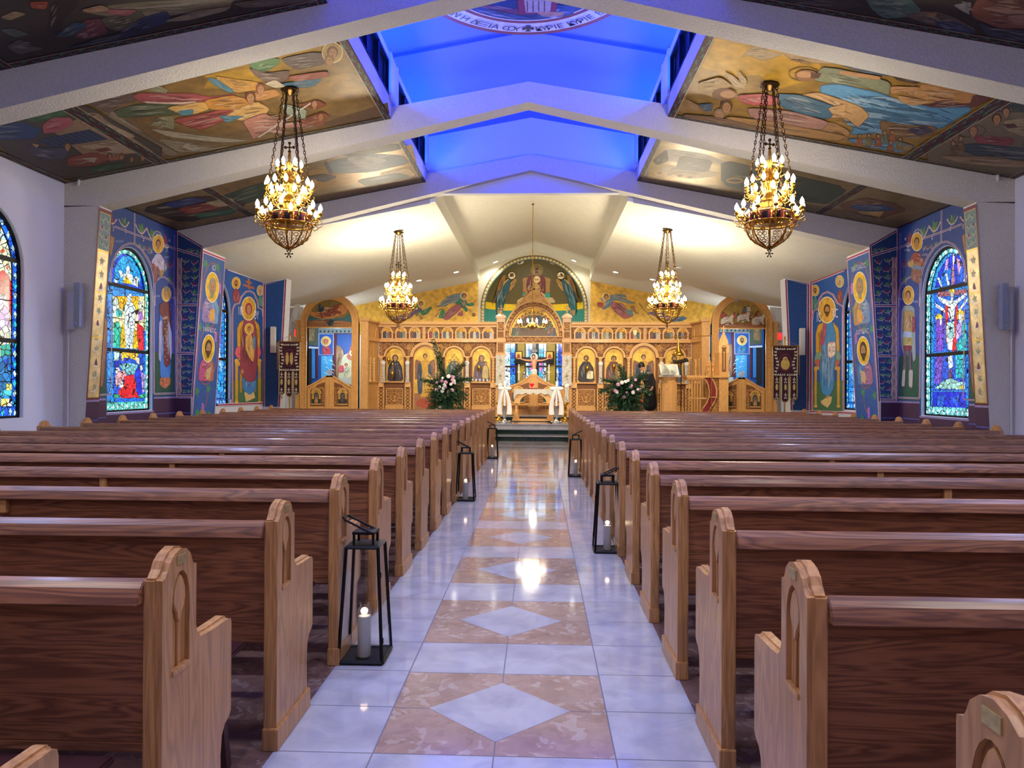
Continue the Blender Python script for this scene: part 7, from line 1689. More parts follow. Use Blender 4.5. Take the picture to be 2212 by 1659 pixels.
m=MB(); m.lathe([(.04,0),(.04,.01),(.012,.02),(.012,.06),(.05,.09),(.075,.16),(.07,.165)],14); m.build('glass','red glass',t,smooth=True)
t=thing('red_book','thin red book lying on the lace covered table','book',(x0+.03,Yt-.2,zt0+ztop+.008)); m=MB(); m.box(-.14,.14,-.09,.09,0,.03); m.build('cover','red cushion',t)
# ---- silver floor candle stands with white bows
for s,pxx in ((-1,1090),(1,1202)):
    Y=20.6; x=atY(pxx,860,Y).x
    t=thing('wedding_candle_stand','silver floor stand with tall white candle and bow, %s of the doors'%('left' if s<0 else 'right'),'candle stand',(x,Y,.391),group='silver candle stands with bows')
    h1=Zp(876,Y)-.391; h2=Zp(824,Y)-.391
    m=MB(); m.lathe([(.16,0),(.15,.02),(.08,.05),(.05,.09),(.035,.14),(.055,.17),(.055,h1-.02),(.06,h1),(.02,h1)],14)
    for k in range(4): a=k*PI/2+.4; m.ball((.14*math.cos(a),.14*math.sin(a),.03),.05,.05,.03,7,5)
    m.build('stand','silver',t,smooth=True)
    m=MB(); m.lathe([(.03,h1),(.03,h2),(.005,h2+.01)],12); m.build('candle','wax',t)
    m=MB(); zb=Zp(840,Y)-.391
    for q in (-1,1):
        m.ball((q*.10,-.04,zb+.01),.11,.03,.06,8,5)
        n=8
        for i in range(n):
            a0=i/n; a1=(i+1)/n; f=lambda a:(q*(.03+.10*math.sin(a*2.2)+.02*a),-.05-.01*math.sin(a*7),zb-a*.74)
            p0=f(a0);p1=f(a1); w0=.035+.04*a0; w1=.035+.04*a1
            m.idx([(p0[0]-w0,p0[1],p0[2]),(p0[0],p0[1]-.015,p0[2]),(p0[0]+w0,p0[1],p0[2]),(p1[0]-w1,p1[1],p1[2]),(p1[0],p1[1]-.015,p1[2]),(p1[0]+w1,p1[1],p1[2])],[(0,3,4,1),(1,4,5,2)])
    m.build('bow','white cloth',t,smooth=True)
    Y=21.6; x=atY(1078 if s<0 else 1221,880,Y).x; t=thing('brass_candle_stand','brass floor stand with flared foot beside the %s portal pillar'%('left' if s<0 else 'right'),'candle stand',(x,Y,.391),group='brass floor stands')
    h=Zp(870,Y)-.391; m=MB(); m.lathe([(.15,0),(.14,.03),(.06,.08),(.03,.14),(.05,.2),(.02,.26),(.02,h*.6),(.06,h*.7),(.03,h*.8),(.09,h*.93),(.10,h),(.02,h)],14); m.build('stand','brass',t,smooth=True)
    m=MB()
    for k in range(5): a=2*PI*k/5; m.tube([(.02*math.cos(a),.02*math.sin(a),h*.62),(.1*math.cos(a),.1*math.sin(a),h*.6),(.12*math.cos(a),.12*math.sin(a),h*.7)],.012,5); m.ball((.13*math.cos(a),.13*math.sin(a),.04),.05,.05,.035,6,5)
    m.build('scrolls','brass',t)
# ---- lace cloths wound on the portal pillars, and lace ribbons on the columns
def ribbon(x,y,z1,z0,w_,label,group,name='lace_ribbon',ros=True,wrap=False):
    t=thing(name,label,'ribbon',(x,y,z0),group=group); H=z1-z0
    m=MB(); n=10
    for i in range(n):
        a=H*i/n; b=H*(i+1)/n; wa=w_*(.5-.12*math.sin(a/H*3)); wb=w_*(.5-.12*math.sin(b/H*3)); ya=-.01-.008*math.sin(a*20); yb_=-.01-.008*math.sin(b*20)
        m.idx([(-wa,ya,a),(0,ya-.012,a),(wa,ya,a),(-wb,yb_,b),(0,yb_-.012,b),(wb,yb_,b)],[(0,1,4,3),(1,2,5,4)])
    m.build('lace','lace',t)
    m=MB()
    for zz in (H*.2,H*.3,H*.12): m.ball((.02*(-1 if zz>H*.15 else 1),-.03,zz),.014,.004,.014,6,4)
    m.build('medals','dark brass',t)
    if ros:
        m=MB(); 
        for k in range(9): a=2*PI*k/9; m.ball((.045*math.cos(a),-.03,H+.0+.045*math.sin(a)),.028,.015,.028,6,4)
        m.ball((0,-.04,H),.03,.015,.03); m.build('rosette','white cloth',t)
for s in (-1,1):
    cx=s*(xq0+xq1)/2; sd='left' if s<0 else 'right'
    za,zb=ZY(768),ZY(833); t=thing('lace_hanging','white embroidered lace cloth covering the %s portal pillar'%sd,'cloth',(cx,yf-.195,zb),group='lace cloths on the portal')
    m=MB(); n=12
    for i in range(n):
        a=(za-zb)*i/n; b=(za-zb)*(i+1)/n; o=.012*math.sin(i*1.7); o2=.012*math.sin((i+1)*1.7)
        m.idx([(-.15,-.02+o,a),(-.05,-.035-o,a),(.05,-.025+o,a),(.15,-.02-o,a),(-.15,-.02+o2,b),(-.05,-.035-o2,b),(.05,-.025+o2,b),(.15,-.02-o2,b)],[(0,1,5,4),(1,2,6,5),(2,3,7,6)])
    m.build('cloth','lace',t); 
    for zz in (.28,.75): 
        m=MB(); m.box(-.012,.012,-.055,-.045,zz-.1,zz+.1); m.box(-.05,.05,-.055,-.045,zz+.02,zz+.04); m.build('gold_embroidery','gold braid',t)
    ribbon(cx+0.0,yf-.235,ZY(833),ZY(868),.15,'narrow lace ribbon with rosette hanging low on the %s portal pillar'%sd,'low portal ribbons')
    for k,(p,wd) in enumerate(((830,'outermost'),(881.7,'second from the outer end'),(1010,'nearest the portal'))):
        ribbon(s*XL(p),yf-.10,ZY(785),ZY(828),.13,'white lace ribbon with rosette on a %s screen column, %s'%(sd,wd),'lace ribbons on the screen columns')
    # votive cups on the sill
    for k in range(5):
        if s<0:
            x=s*XL(1021+8*k); t=thing('votive_glass','small white votive cup on the sill, left of the portal','cup',(x,yf-.035,zSill+.031),group='white votive cups on the sill')
            m=MB(); m.lathe([(.03,0),(.036,.07),(.03,.07)],10); m.build('cup','white trim',t,smooth=True); m=MB(); m.ball((0,0,.08),.008,.008,.015); m.build('flame','wax',t)
# hanging vigil lamps
def vigil(x,z,label,S=1.0):
    t=thing('vigil_lamp',label,'hanging lamp',(x,yf-.16,z),group='vigil lamps before the icons')
    m=MB(); m.lathe([(.004,-.16),(.03,-.12),(.05,-.06),(.065,-.01),(.05,.02),(.055,.05),(.03,.055)],12); m.ball((0,0,-.17),.015); b=m.build('bowl','brass',t,smooth=True)
    m=MB()
    for k in range(3): a=2*PI*k/3; m.tube([(.05*math.cos(a),.05*math.sin(a),.05),(0,0,.30)],.004,4)
    m.tube([(0,0,.30),(0,0,.42)],.004,4); m.lathe([(.03,.29),(.012,.32),(.0,.33)],8); m.tube([(0,0,.42),(0,.16,.44)],.005,4); m.build('chains','brass',t)
for p,py,l in ((850,808,'gilt vigil lamp before the leftmost dark robed icon'),(842,778,'gilt vigil lamp high at the left corner of the icon screen'),(1036,794,'gilt vigil lamp before the mother and child icon left of the portal')): vigil(-XL(p),ZY(py),l)
for p,py,l in ((1268,794,'gilt vigil lamp before the icon with open book right of the portal'),(1325,790,'gilt vigil lamp half hidden above the right flower arrangement')): vigil(atY(p,py,Y_IC).x,ZY(py),l)
vigil(XL(842),ZY(778),'gilt vigil lamp high at the right corner of the icon screen')

# ================================================================== FLOWER ARRANGEMENTS
def petals(m,c,r,n,rng,flat=.6):
    c=Vector(c); m.ball(c,r*.5,r*.5,r*.5,8,6)
    for ring_,k in ((.55,5),(.9,7)):
        for i in range(k):
            a=2*PI*i/k+ring_*2; d=Vector((math.cos(a),-.35,math.sin(a))); m.ball(c+d*r*ring_*.75+Vector((0,-r*.3*(1-ring_),0)),r*.42,r*.28,r*.42,6,4)
def arrangement(loc,label,H,spread,seed,tall,flowers):
    r=random.Random(seed); t=thing('flower_arrangement',label,'flowers',loc)
    m=MB(); m.lathe([(.20,0),(.24,.1),(.20,.6),(.30,H*.42),(.26,H*.42)],12); m.build('pedestal','foliage',t)
    m=MB(); m2=MB()
    def frond(p,d,L,leaf,mm,droop=.5,nl=12):
        P=[Vector(p)]; v=Vector(d).normalized()
        for i in range(nl): v=(v+Vector((0,0,-droop/nl))).normalized(); P.append(P[-1]+v*L/nl)
        mm.tube([P[0],P[nl//2],P[-1]],.004,3)
        for i in range(1,nl):
            tv=(P[i+1]-P[i-1]).normalized(); sd=tv.cross(Vector((r.uniform(-1,1),r.uniform(-1,1),r.uniform(-1,1)))).normalized()
            for q in (-1,1):
                tip=P[i]+sd*q*leaf*r.uniform(.7,1.1)+tv*leaf*.7; w_=tv.cross(sd)*leaf*.16+tv*leaf*.12
                mm.face([P[i],P[i]+(tip-P[i])*.5+w_,tip,P[i]+(tip-P[i])*.5-w_])
    c0=Vector((0,0,H*.62))
    for i in range(230):
        th=r.uniform(0,2*PI); ph=math.acos(r.uniform(-.45,1)); d=Vector((math.sin(ph)*math.cos(th)*1.0,math.sin(ph)*math.sin(th)*.8-.15,math.cos(ph)*.85))
        frond(c0+Vector((r.uniform(-.1,.1),r.uniform(-.1,.1),r.uniform(-.3,.1))),d,spread*r.uniform(.55,1.05),.07,m,r.uniform(.2,1.2))
    for i in range(130):   # greenery falling down the front
        th=r.uniform(PI,2*PI); frond((.28*math.cos(th)*r.uniform(.5,1.2),.25*math.sin(th),r.uniform(H*.15,H*.5)),(math.cos(th)*.6,math.sin(th)*.4,r.uniform(-.2,.6)),r.uniform(.2,.4),.07,m,1.2,9)
    for (dx,dz,L,dr) in tall:
        for q in range(5): frond(c0+Vector((r.uniform(-.06,.06),-.2,0)),(dx+r.uniform(-.05,.05),-.15,dz),L*r.uniform(.85,1.05),.085,m if q<4 else m2,dr,24)
    for i in range(46):
        th=r.uniform(0,2*PI); d=Vector((math.cos(th),-.5,abs(math.sin(th))*.9+.1)); frond(c0,d,spread*r.uniform(.7,1.15),.035,m2,.3,14)
    tag(m.build('foliage','foliage',t),kind='stuff'); tag(m2.build('pale_sprays','pale foliage',t),kind='stuff')
    for i in range(flowers):
        th=r.uniform(0,2*PI); rad=spread*.62*math.sqrt(r.random()); x=rad*math.cos(th); z=H*.62+rad*.75*math.sin(th)+.02
        if i%6==5: x=r.uniform(-.25,.25); z=r.uniform(H*.08,H*.3)
        y=-math.sqrt(max(.02,(spread*.72)**2-x*x-(z-H*.62)**2 if z>H*.4 else .12))
        fm=MB(); petals(fm,(x,y,z),r.uniform(.035,.06),8,r); fm.build('flower',['pink petal','white petal','mauve petal','white petal'][i%4],t,smooth=True)
xa=atY(966,850,20.75); arrangement((xa.x,20.62,.391),'left flower arrangement with one long spray curving up before the icon screen',1.75,.60,11,[(-.38,1.6,1.32,-.12),(-.25,1.2,.9,-.3),(.7,.9,.85,.2),(1.0,.5,.8,.5),(-.9,.3,.7,.3)],26)
xa=atY(1351,850,20.75); arrangement((xa.x,20.62,.391),'right flower arrangement, rounder, beside the person in black',1.62,.62,23,[(-1,.3,.85,.9),(-.9,.6,.75,.6),(.8,.8,.75,.3),(1,.2,.7,.8),(-.3,1,.7,.1)],26)

# ================================================================== PERSON
Yp=21.6; pp=atY(1404,850,Yp)
t=thing('person','person in black leaning forward behind the right flower arrangement','person',(pp.x,Yp,.391))
def skin(name,verts,edges,radii,mat,parent,root=0,sub=2):
    me=bpy.data.meshes.new(name); me.from_pydata(verts,edges,[]); me.materials.append(M[mat])
    o=bpy.data.objects.new(name,me); COL.objects.link(o); o.parent=parent
    md=o.modifiers.new('skin','SKIN'); md.use_smooth_shade=True
    for i,rr in enumerate(radii):
        sv=me.skin_vertices[0].data[i]; sv.radius=rr if isinstance(rr,tuple) else (rr,rr); sv.use_root=(i==root)
    sb=o.modifiers.new('sub','SUBSURF'); sb.levels=sub; sb.render_levels=sub
    return o
V=[(0,0,.93),(0,0,1.08),(-.07,-.01,1.28),(-.14,-.02,1.42),(-.19,-.04,1.52),(-.24,-.05,1.60),(-.27,-.06,1.68),   # pelvis..head
   (-.09,.0,.86),(-.10,.01,.48),(-.10,.04,.08),(-.10,-.10,.03),(.09,.0,.86),(.10,.01,.48),(.10,.04,.08),(.10,-.10,.03),
   (.03,-.03,1.41),(.10,-.08,1.14),(.02,-.28,.99),(-.02,-.33,.98),
   (-.30,-.03,1.38),(-.36,-.14,1.14),(-.30,-.34,1.05),(-.28,-.40,1.05)]
E_=[(0,1),(1,2),(2,3),(3,4),(4,5),(5,6),(0,7),(7,8),(8,9),(9,10),(0,11),(11,12),(12,13),(13,14),(3,15),(15,16),(16,17),(17,18),(3,19),(19,20),(20,21),(21,22)]
R_=[(.15,.11),(.13,.10),(.15,.11),(.12,.08),(.05,.05),(.085,.095),(.07,.08),.085,.06,.045,.035,.085,.06,.045,.035,.055,.045,.034,.03,.055,.045,.034,.03]
body=skin('body',V,E_,R_,'skin',t)
skin('black_dress',[(0,0,.30),(0,0,.62),(0,0,.93),(0,0,1.10),(-.07,-.01,1.28),(-.13,-.02,1.41),(.04,-.03,1.40),(.11,-.08,1.15),(.05,-.24,1.02),(-.30,-.03,1.38),(-.37,-.14,1.14),(-.31,-.32,1.06)],
     [(0,1),(1,2),(2,3),(3,4),(4,5),(5,6),(6,7),(7,8),(5,9),(9,10),(10,11)],[(.24,.2),(.22,.17),(.19,.14),(.15,.12),(.175,.13),(.13,.10),.075,.062,.05,.075,.062,.05],'black cloth',body,2)
m=MB(); m.ball((-.265,-.035,1.69),.10,.11,.11,12,8); m.ball((-.20,.05,1.66),.06,.06,.06); m.build('hair','dark hair',body,smooth=True)
m=MB(); m.tube([(-.28,-.13,1.50),(-.18,-.14,1.47),(-.08,-.11,1.47),(-.06,.04,1.49)],.022,6); m.build('white_collar','white cloth',body)
m=MB()   # face: nose, lips, eyes
m.ball((-.275,-.165,1.65),.012,.018,.02); m.ball((-.272,-.155,1.615),.022,.01,.006); m.build('nose_and_mouth','skin',body,smooth=True)
m=MB(); [m.ball((-.275+q*.032,-.148,1.675),.010,.006,.006) for q in (-1,1)]; m.build('eyes','dark hair',body,smooth=True)
for nm,(wx,wy,wz) in (('hand',(-.02,-.33,.98)),('hand',(-.28,-.40,1.05))):
    m=MB(); d=Vector((-.25,-.9,-.1)).normalized(); c=Vector((wx,wy,wz))
    m.ball(c+d*.03,.035,.045,.018,8,6)
    for q,L in ((-1.5,.055),(-.5,.07),(.5,.072),(1.5,.062)):
        b0=c+d*.06+Vector((.016*q,0,0)); m.tube([b0,b0+d*L*.5+Vector((0,0,-.006)),b0+d*L*.85+Vector((0,0,-.03))],[.009,.008,.007],6)
    m.tube([c+d*.01+Vector((.035,0,0)),c+d*.04+Vector((.055,0,-.01)),c+d*.065+Vector((.05,0,-.03))],[.011,.009,.008],6); m.build(nm,'skin',body,smooth=True)

# ================================================================== LECTERN, MUSIC STAND, LAMP, THRONE
Yl=20.35; c=atY(1444,850,Yl); ztl=Zp(811,Yl,1444); h=ztl-.391
t=thing('lectern','eight sided carved oak lectern holding the open book','lectern',(c.x,Yl,.391))
m=MB(); r=.235; m.lathe([(r+.04,0),(r+.04,.06),(r,.09),(r-.01,h-.14),(r+.02,h-.10),(r+.02,h-.06)],8); m.build('pedestal','golden oak',t)
m=MB()
for k in range(8):
    a=2*PI*(k+.5)/8; rr=(r-.0)*math.cos(PI/8); u=Vector((-math.sin(a),math.cos(a),0)); c0=Vector((rr*math.cos(a),rr*math.sin(a),0))
    for z in [.16+.11*i for i in range(int((h-.4)/.11))]: 
        for q in (-1,1): m.tube([c0+u*q*.05+Vector((0,0,z)),c0+u*q*.03+Vector((0,0,z+.07)),c0+Vector((0,0,z+.1))],.008,3)
    m.tube([c0-u*.06+Vector((0,0,.12)),c0-u*.06+Vector((0,0,h-.24)),c0+Vector((0,0,h-.18)),c0+u*.06+Vector((0,0,h-.24)),c0+u*.06+Vector((0,0,.12))],.010,4)
m.build('carving','carved gold oak',t)
m=MB(); m.box(-.29,.29,-.24,.24,h-.06,h-.03); m.build('top','golden oak',t)
m=MB(); [m.prism([(-.28+.045*i,h-.03),(-.245+.045*i,h-.03),(-.25+.045*i,h-.0),(-.275+.045*i,h-.0)],fXYZ,-.26,-.235) for i in range(13)]; m.box(-.30,.30,-.25,-.20,h-.035,h-.02); m.build('dentil_ledge','white trim',t)
m=MB(); m.idx([(-.27,-.2,h-.03),(.27,-.2,h-.03),(.27,.14,h+.33),(-.27,.14,h+.33),(-.27,.2,h-.03),(.27,.2,h-.03)],[(0,1,2,3),(1,5,2),(0,3,4),(3,2,5,4)]); m.build('slope','golden oak',t)
t=thing('open_book','large open book with cream pages on the lectern','book',(c.x,Yl-.21,.391+h-.0))
u=Vector((0,.34,.37)).normalized(); nrm=Vector((0,-u.z,u.y))
m=MB()
for s in (-1,1):
    P=[(0,.012),(s*.06,.03),(s*.15,.026),(s*.255,.014)]
    for i in range(3):
        a,b=P[i],P[i+1]; m.face([Vector((a[0],0,0))+nrm*a[1],Vector((b[0],0,0))+nrm*b[1],Vector((b[0],0,0))+nrm*b[1]+u*.40,Vector((a[0],0,0))+nrm*a[1]+u*.40])
    m.face([Vector((s*.255,0,0)),Vector((s*.255,0,0))+nrm*.014,Vector((s*.255,0,0))+nrm*.014+u*.40,Vector((s*.255,0,0))+u*.40]); m.face([Vector((0,0,0)),Vector((s*.255,0,0)),Vector((s*.255,0,0))+nrm*.014,Vector((s*.15,0,0))+nrm*.026,Vector((0,0,0))+nrm*.012])
m.build('pages','page',t)
m=MB()
for s in (-1,1):
    for i in range(14): z=.04+.024*i; a=Vector((s*.03,0,0))+nrm*.031+u*z; b=Vector((s*.22,0,0))+nrm*.031+u*z; m.face([a,b,b+u*.006,a+u*.006])
m.build('text_lines','speaker grey',t)
m=MB(); m.idx([Vector((-.265,0,0)),Vector((.265,0,0)),Vector((.265,0,0))+u*.41,Vector((-.265,0,0))+u*.41],[(0,1,2,3)]); m.build('cover','red cushion',t)
# black music stand with microphone arm
Ym=20.9; c=atY(1471,850,Ym); t=thing('music_stand','thin black music stand with tilted desk right of the lectern','music stand',(c.x,Ym,.391)); h=Zp(783,Ym,1471)-.391
m=MB(); m.tube([(0,0,.02),(0,0,h)],.014,6)
for k in range(3): a=2*PI*k/3+.3; m.tube([(0,0,.25),(.26*math.cos(a),.26*math.sin(a),.012)],.010,5)
m.build('pole','black metal',t); m=MB(); m.idx([(-.22,-.08,h-.06),(.20,-.08,h+.02),(.20,.12,h+.10),(-.22,.12,h+.02),(-.22,-.09,h-.03),(.20,-.09,h+.05),(.20,.11,h+.125),(-.22,.11,h+.045)],[(0,1,2,3),(4,5,6,7),(0,1,5,4),(2,3,7,6),(1,2,6,5),(0,3,7,4)]); m.build('desk','black metal',t)
# brass bell lamp on a long arm
Yb=19.62; c=atY(1537,850,Yb); t=thing('bell_lamp_stand','slim pole with long arm carrying a brass bell shaped lamp','lamp',(c.x,Yb,.281)); h=Zp(725,Yb,1537)-.281; xa=atY(1438,729,Yb).x-c.x; xb=atY(1465,740,Yb).x-c.x
m=MB(); m.lathe([(.16,0),(.15,.02),(.02,.04)],14); m.tube([(0,0,.02),(0,0,h)],.013,6); m.build('pole','brass',t); m=MB(); m.tube([(0,0,h),(xa,0,h-.05),(xa-.015,0,h-.08)],.012,6); m.build('arm','brass',t)
zb=Zp(768,Yb,1465)-.281; m=MB(); m.tube([(xb,0,h-.045),(xb,0,zb+.42)],.012,5); m.lathe([(.16,zb),(.165,zb+.03),(.12,zb+.07),(.085,zb+.12),(.06,zb+.19),(.025,zb+.24),(.025,zb+.42),(.01,zb+.44)],18,(xb,0,0)); m.build('bell_shade','brass',t,smooth=True)
# throne and chanter desk
Yh=20.06; X=lambda p:atY(p,840,Yh).x; Z=lambda q:Zp(q,Yh,1530)
t=thing('carved_throne','tall carved oak throne with red curved arm and pointed spire','throne',(0,0,0))
x0,x1=X(1553),X(1573)
m=MB(); m.box(x0,x1,Yh-.03,Yh+.5,.391,Z(762)); m.build('side_post','golden oak',t)
m=MB(); xm=(x0+x1)/2; m.prism([(x0-.01,Z(762)),(x1+.01,Z(762)),(x1+.015,Z(750)),(x1-.02,Z(735)),(xm+.02,Z(720)),(xm,Z(716)),(xm-.02,Z(720)),(x0+.02,Z(735)),(x0-.015,Z(750))],fXYZ,Yh-.02,Yh+.10)
for k in range(7): m.ball((x0+.02+.0*k+(xm-x0-.02)*k/7,Yh-.03,Z(742)+(Z(718)-Z(742))*k/7),.016,.015,.022,5,4); m.ball((x1-.02-(x1-xm-.02)*k/7,Yh-.03,Z(742)+(Z(718)-Z(742))*k/7),.016,.015,.022,5,4)
m.tube([(xm,Yh+.03,Z(718)),(xm,Yh+.03,Z(707))],.014,5); cross_flat(m,(xm,Yh+.03,Z(709)),.06,.01); m.build('spire','carved gold oak',t)
m=MB(); arch_ring(m,xm,Z(750),.055,.075,Yh-.05,Yh-.02,n=10); m.box(xm-.055,xm+.055,Yh-.035,Yh-.03,Z(803),Z(750),mi=1); m.box(xm-.009,xm+.009,Yh-.05,Yh-.03,Z(798),Z(764),mi=0); m.ball((xm,Yh-.055,Z(762)),.022,.015,.03); m.build('niche',[CG,DK],t)
xa_,xb_=X(1503),X(1573)
m=MB(); m.box(X(1482),xb_,Yh-.08,Yh+.5,Z(816),Z(811))
m.box(X(1484),X(1508),Yh-.05,Yh+.45,Z(822),Z(816)); m.build('desk_top','golden oak',t)
m=MB(); 
for k in range(8): spiral(m,X(1486)+.055*k,Z(818),.03,Yh-.09,1 if k%2 else -1,0,.012)
m.build('desk_fringe',CG,t)
# S-shaped arm board with red upholstery edge, and carved side panel
cur=[(1526,816),(1531,822),(1536,832),(1539,845),(1538,858),(1533,870),(1526,880),(1520,892),(1515,910)]
L=[(X(a-6),Z(b)) for a,b in cur]; R=[(X(a+8),Z(b)) for a,b in cur]
m=MB(); m.prism(L+[(X(1573),Z(910)),(X(1573),Z(816))],fXYZ,Yh+.02,Yh+.08); m.build('arm_board','golden oak',t)
m=MB()
for i in range(len(cur)-1):
    m.idx([(L[i][0],Yh-.04,L[i][1]),(L[i+1][0],Yh-.04,L[i+1][1]),(R[i+1][0],Yh-.04,R[i+1][1]),(R[i][0],Yh-.04,R[i][1]),(L[i][0],Yh+.02,L[i][1]),(L[i+1][0],Yh+.02,L[i+1][1]),(R[i+1][0],Yh+.02,R[i+1][1]),(R[i][0],Yh+.02,R[i][1])],[(0,1,2,3),(0,4,5,1),(3,2,6,7)])
m.build('red_upholstery','red cushion',t)
m=MB(); m.tube([(a-.01,Yh-.045,b) for a,b in L],.018,5); m.tube([(a+.01,Yh-.045,b) for a,b in R],.022,5); m.box(L[4][0],R[4][0],Yh-.055,Yh-.03,Z(859),Z(857)); m.build('arm_moulding','golden oak',t)
def okt(a,b):
    for i in range(len(R)-1):
        if R[i+1][1]<=b<=R[i][1]: return a>R[i][0]+.06
    return False
m=MB(); m.box(X(1548),X(1571),Yh+.0,Yh+.02,.45,Z(820),mi=1); scrollwork(m,X(1540),X(1571),.45,Z(820),.06,Yh+.0,okt,81,0); m.build('carved_panel',[CG,DK],t)
m=MB(); 
for k in range(5):
    xx=X(1488)+(X(1512)-X(1488))*k/4; m.box(xx-.012,xx+.012,Yh-.04,Yh-.0,.391,Z(816))
m.box(X(1486),X(1514),Yh-.04,Yh+.4,.391,.46); m.box(X(1486),X(1526),Yh+.0,Yh+.4,Z(862),Z(859)); m.build('slats','golden oak',t)
# small twin gothic finials of the seat behind it
t=thing('carved_chair_back','pair of small pointed carved oak gables of a seat behind the throne','chair',(0,0,0))
m=MB()
for p in (1530,1540):
    xm=atY(p,800,20.75).x; zb,zt_=Zp(809,20.75,p),Zp(772,20.75,p); w_=.065
    m.prism([(xm-w_,.391),(xm+w_,.391),(xm+w_,zb+.25),(xm,zt_),(xm-w_,zb+.25)],fXYZ,20.75,20.80)
m.build('gable','golden oak',t); m=MB()
for p in (1530,1540):
    xm=atY(p,800,20.75).x; arch_ring(m,xm,Zp(792,20.75,p),.03,.045,20.72,20.75,n=8); m.ball((xm,20.73,Zp(800,20.75,p)),.025,.012,.05)
    for k in range(5): m.ball((xm-.065+.013*k,20.735,Zp(785,20.75,p)+.035*k),.012,.012,.016,5,4); m.ball((xm+.065-.013*k,20.735,Zp(785,20.75,p)+.035*k),.012,.012,.016,5,4)
m.build('carving',CG,t)

# ================================================================== BANNERS, SPEAKERS, SIGNS
def banner(s,px0,px1,py0,py1,Y,label,oval):
    xc=atY((px0+px1)/2,800,Y).x; w_=atY(px1,800,Y).x-atY(px0,800,Y).x; z1=atY((px0+px1)/2,py0,Y).z; z0=atY((px0+px1)/2,py1,Y).z
    t=thing('processional_banner',label,'banner',(xc,Y,0),group='processional banners'); hw=w_/2; H=z1-z0; zt_=z1-H*.56
    m=MB(); out=[(-hw,z1),(hw,z1),(hw*1.03,zt_)]
    tails=[]
    for k in (1,0,-1):
        cx=k*hw*.69; tw=hw*.26; zb=z0+(.04*H if k else 0)
        tails+=[(cx+tw*1.0,zt_),(cx+tw*1.05,zb+tw)]+[(cx+tw*1.05*math.cos(a),zb+tw+tw*math.sin(a)*1.0) for a in [-PI*q/6 for q in range(1,6)]]+[(cx-tw*1.05,zb+tw),(cx-tw,zt_)]
        if k!=-1: tails+=[(cx-tw-.02,zt_+.04)]
    P=out+tails[0:]; P=[(-hw,z1),(hw,z1)]+tails
    m.prism(P,fXYZ,-.006,.006); b=m.build('velvet','maroon velvet',t,normals=True)
    m=MB(); m.tube([(a,-.008,c_) for a,c_ in P[1:]+[P[0]]],.012,4); m.build('fringe','gold braid',b)
    cv=Canvas(lambda a,c_:Vector((a,-.008,-c_)),(0,-1,0),.0003); co='#D9D2BC'; zc_=z1-H*.29
    for q in range(2): cv.ring(0,-zc_,hw*.50,H*.15,.008,'#8A3A5A' if q else co)
    if oval=='two':
        for q in (-1,1): cv.ell(q*hw*.2,-(zc_-.02),hw*.16,H*.11,'#C8B068'); cv.ell(q*hw*.2,-(zc_+H*.07),hw*.12,H*.03,'#B8945A')
    else: cv.ell(0,-(zc_-H*.03),hw*.36,H*.10,'#C8AA50'); cv.ell(0,-(zc_+H*.06),hw*.2,H*.045,'#C8A868'); cv.ell(.01,-(zc_+H*.06),hw*.1,H*.025,'#A88050')
    r=random.Random(5)
    for q in (-1,1):
        for i in range(9):
            a=q*hw*(.72+.1*math.sin(i)); z=z1-.05-(H*.52)*i/9; cv.poly([(a,-z),(a+.03,-(z+.02)),(a+.035,-(z-.015)),(a+.005,-(z-.03)),(a-.03,-(z-.01)),(a-.02,-(z+.02))],co)
            cv.stroke([(a,-z),(a-q*.03,-(z-.04))],.006,co)
        for i in range(4): a=q*hw*(.12+.17*i); cv.poly([(a,-(z1-.06)),(a+.025,-(z1-.04)),(a+.03,-(z1-.08)),(a-.02,-(z1-.08))],co); cv.poly([(a,-(zt_+.07)),(a+.025,-(zt_+.1)),(a+.03,-(zt_+.05)),(a-.02,-(zt_+.05))],co)
    for k in (-1,0,1):
        cx=k*hw*.69; 
        for i in range(3):
            z=zt_-.04-(zt_-z0-.1)*i/2.6
            if i==1: cv.ell(cx,-z,.03,.075,'#C8B068'); 
            else: cv.poly([(cx-.008,-(z+.05)),(cx+.008,-(z+.05)),(cx+.008,-(z-.05)),(cx-.008,-(z-.05))],co); cv.poly([(cx-.035,-(z+.008)),(cx+.035,-(z+.008)),(cx+.035,-(z-.008)),(cx-.035,-(z-.008))],co); cv.ell(cx-.02,-(z-.07),.012,.02,co); cv.ell(cx+.02,-(z-.07),.012,.02,co)
    cv.build('embroidery',b)
    m=MB()
    for k in (-1,0,1): cx=k*hw*.69; zz=z0+(.04*H if k else 0)-.02; m.lathe([(.006,0),(.014,-.02),(.018,-.08),(.0,-.08)],6,(cx,0,zz)); 
    m.build('tassels','gold braid',b)
    m=MB(); m.tube([(0,.03,0.0),(0,.03,z1+.17)],.014,6); m.lathe([(.15,0),(.14,.03),(.02,.05)],14,(0,.03,0)); m.ball((0,.03,z1+.20),.022,.022,.035); m.build('pole','brass',t)
    m=MB(); m.tube([(-hw*1.12,0,z1+.01),(hw*1.12,0,z1+.01)],.012,6); m.tube([(-hw*1.1,0,z1+.012),(0,.02,z1+.16),(hw*1.1,0,z1+.012)],.004,4); m.tube([(s*hw*1.13,0,z1),(s*hw*1.14,0,z1-.62),(s*hw*1.14,0,z1-.66)],.006,4); m.build('crossbar','brass',t)
banner(-1,602,648,739,857,17.0,'maroon velvet banner with two embroidered figures, left end of the pews','two')
banner(1,1669,1723,748,869,16.9,'maroon velvet banner with one haloed figure in oval, right end of the pews','one')
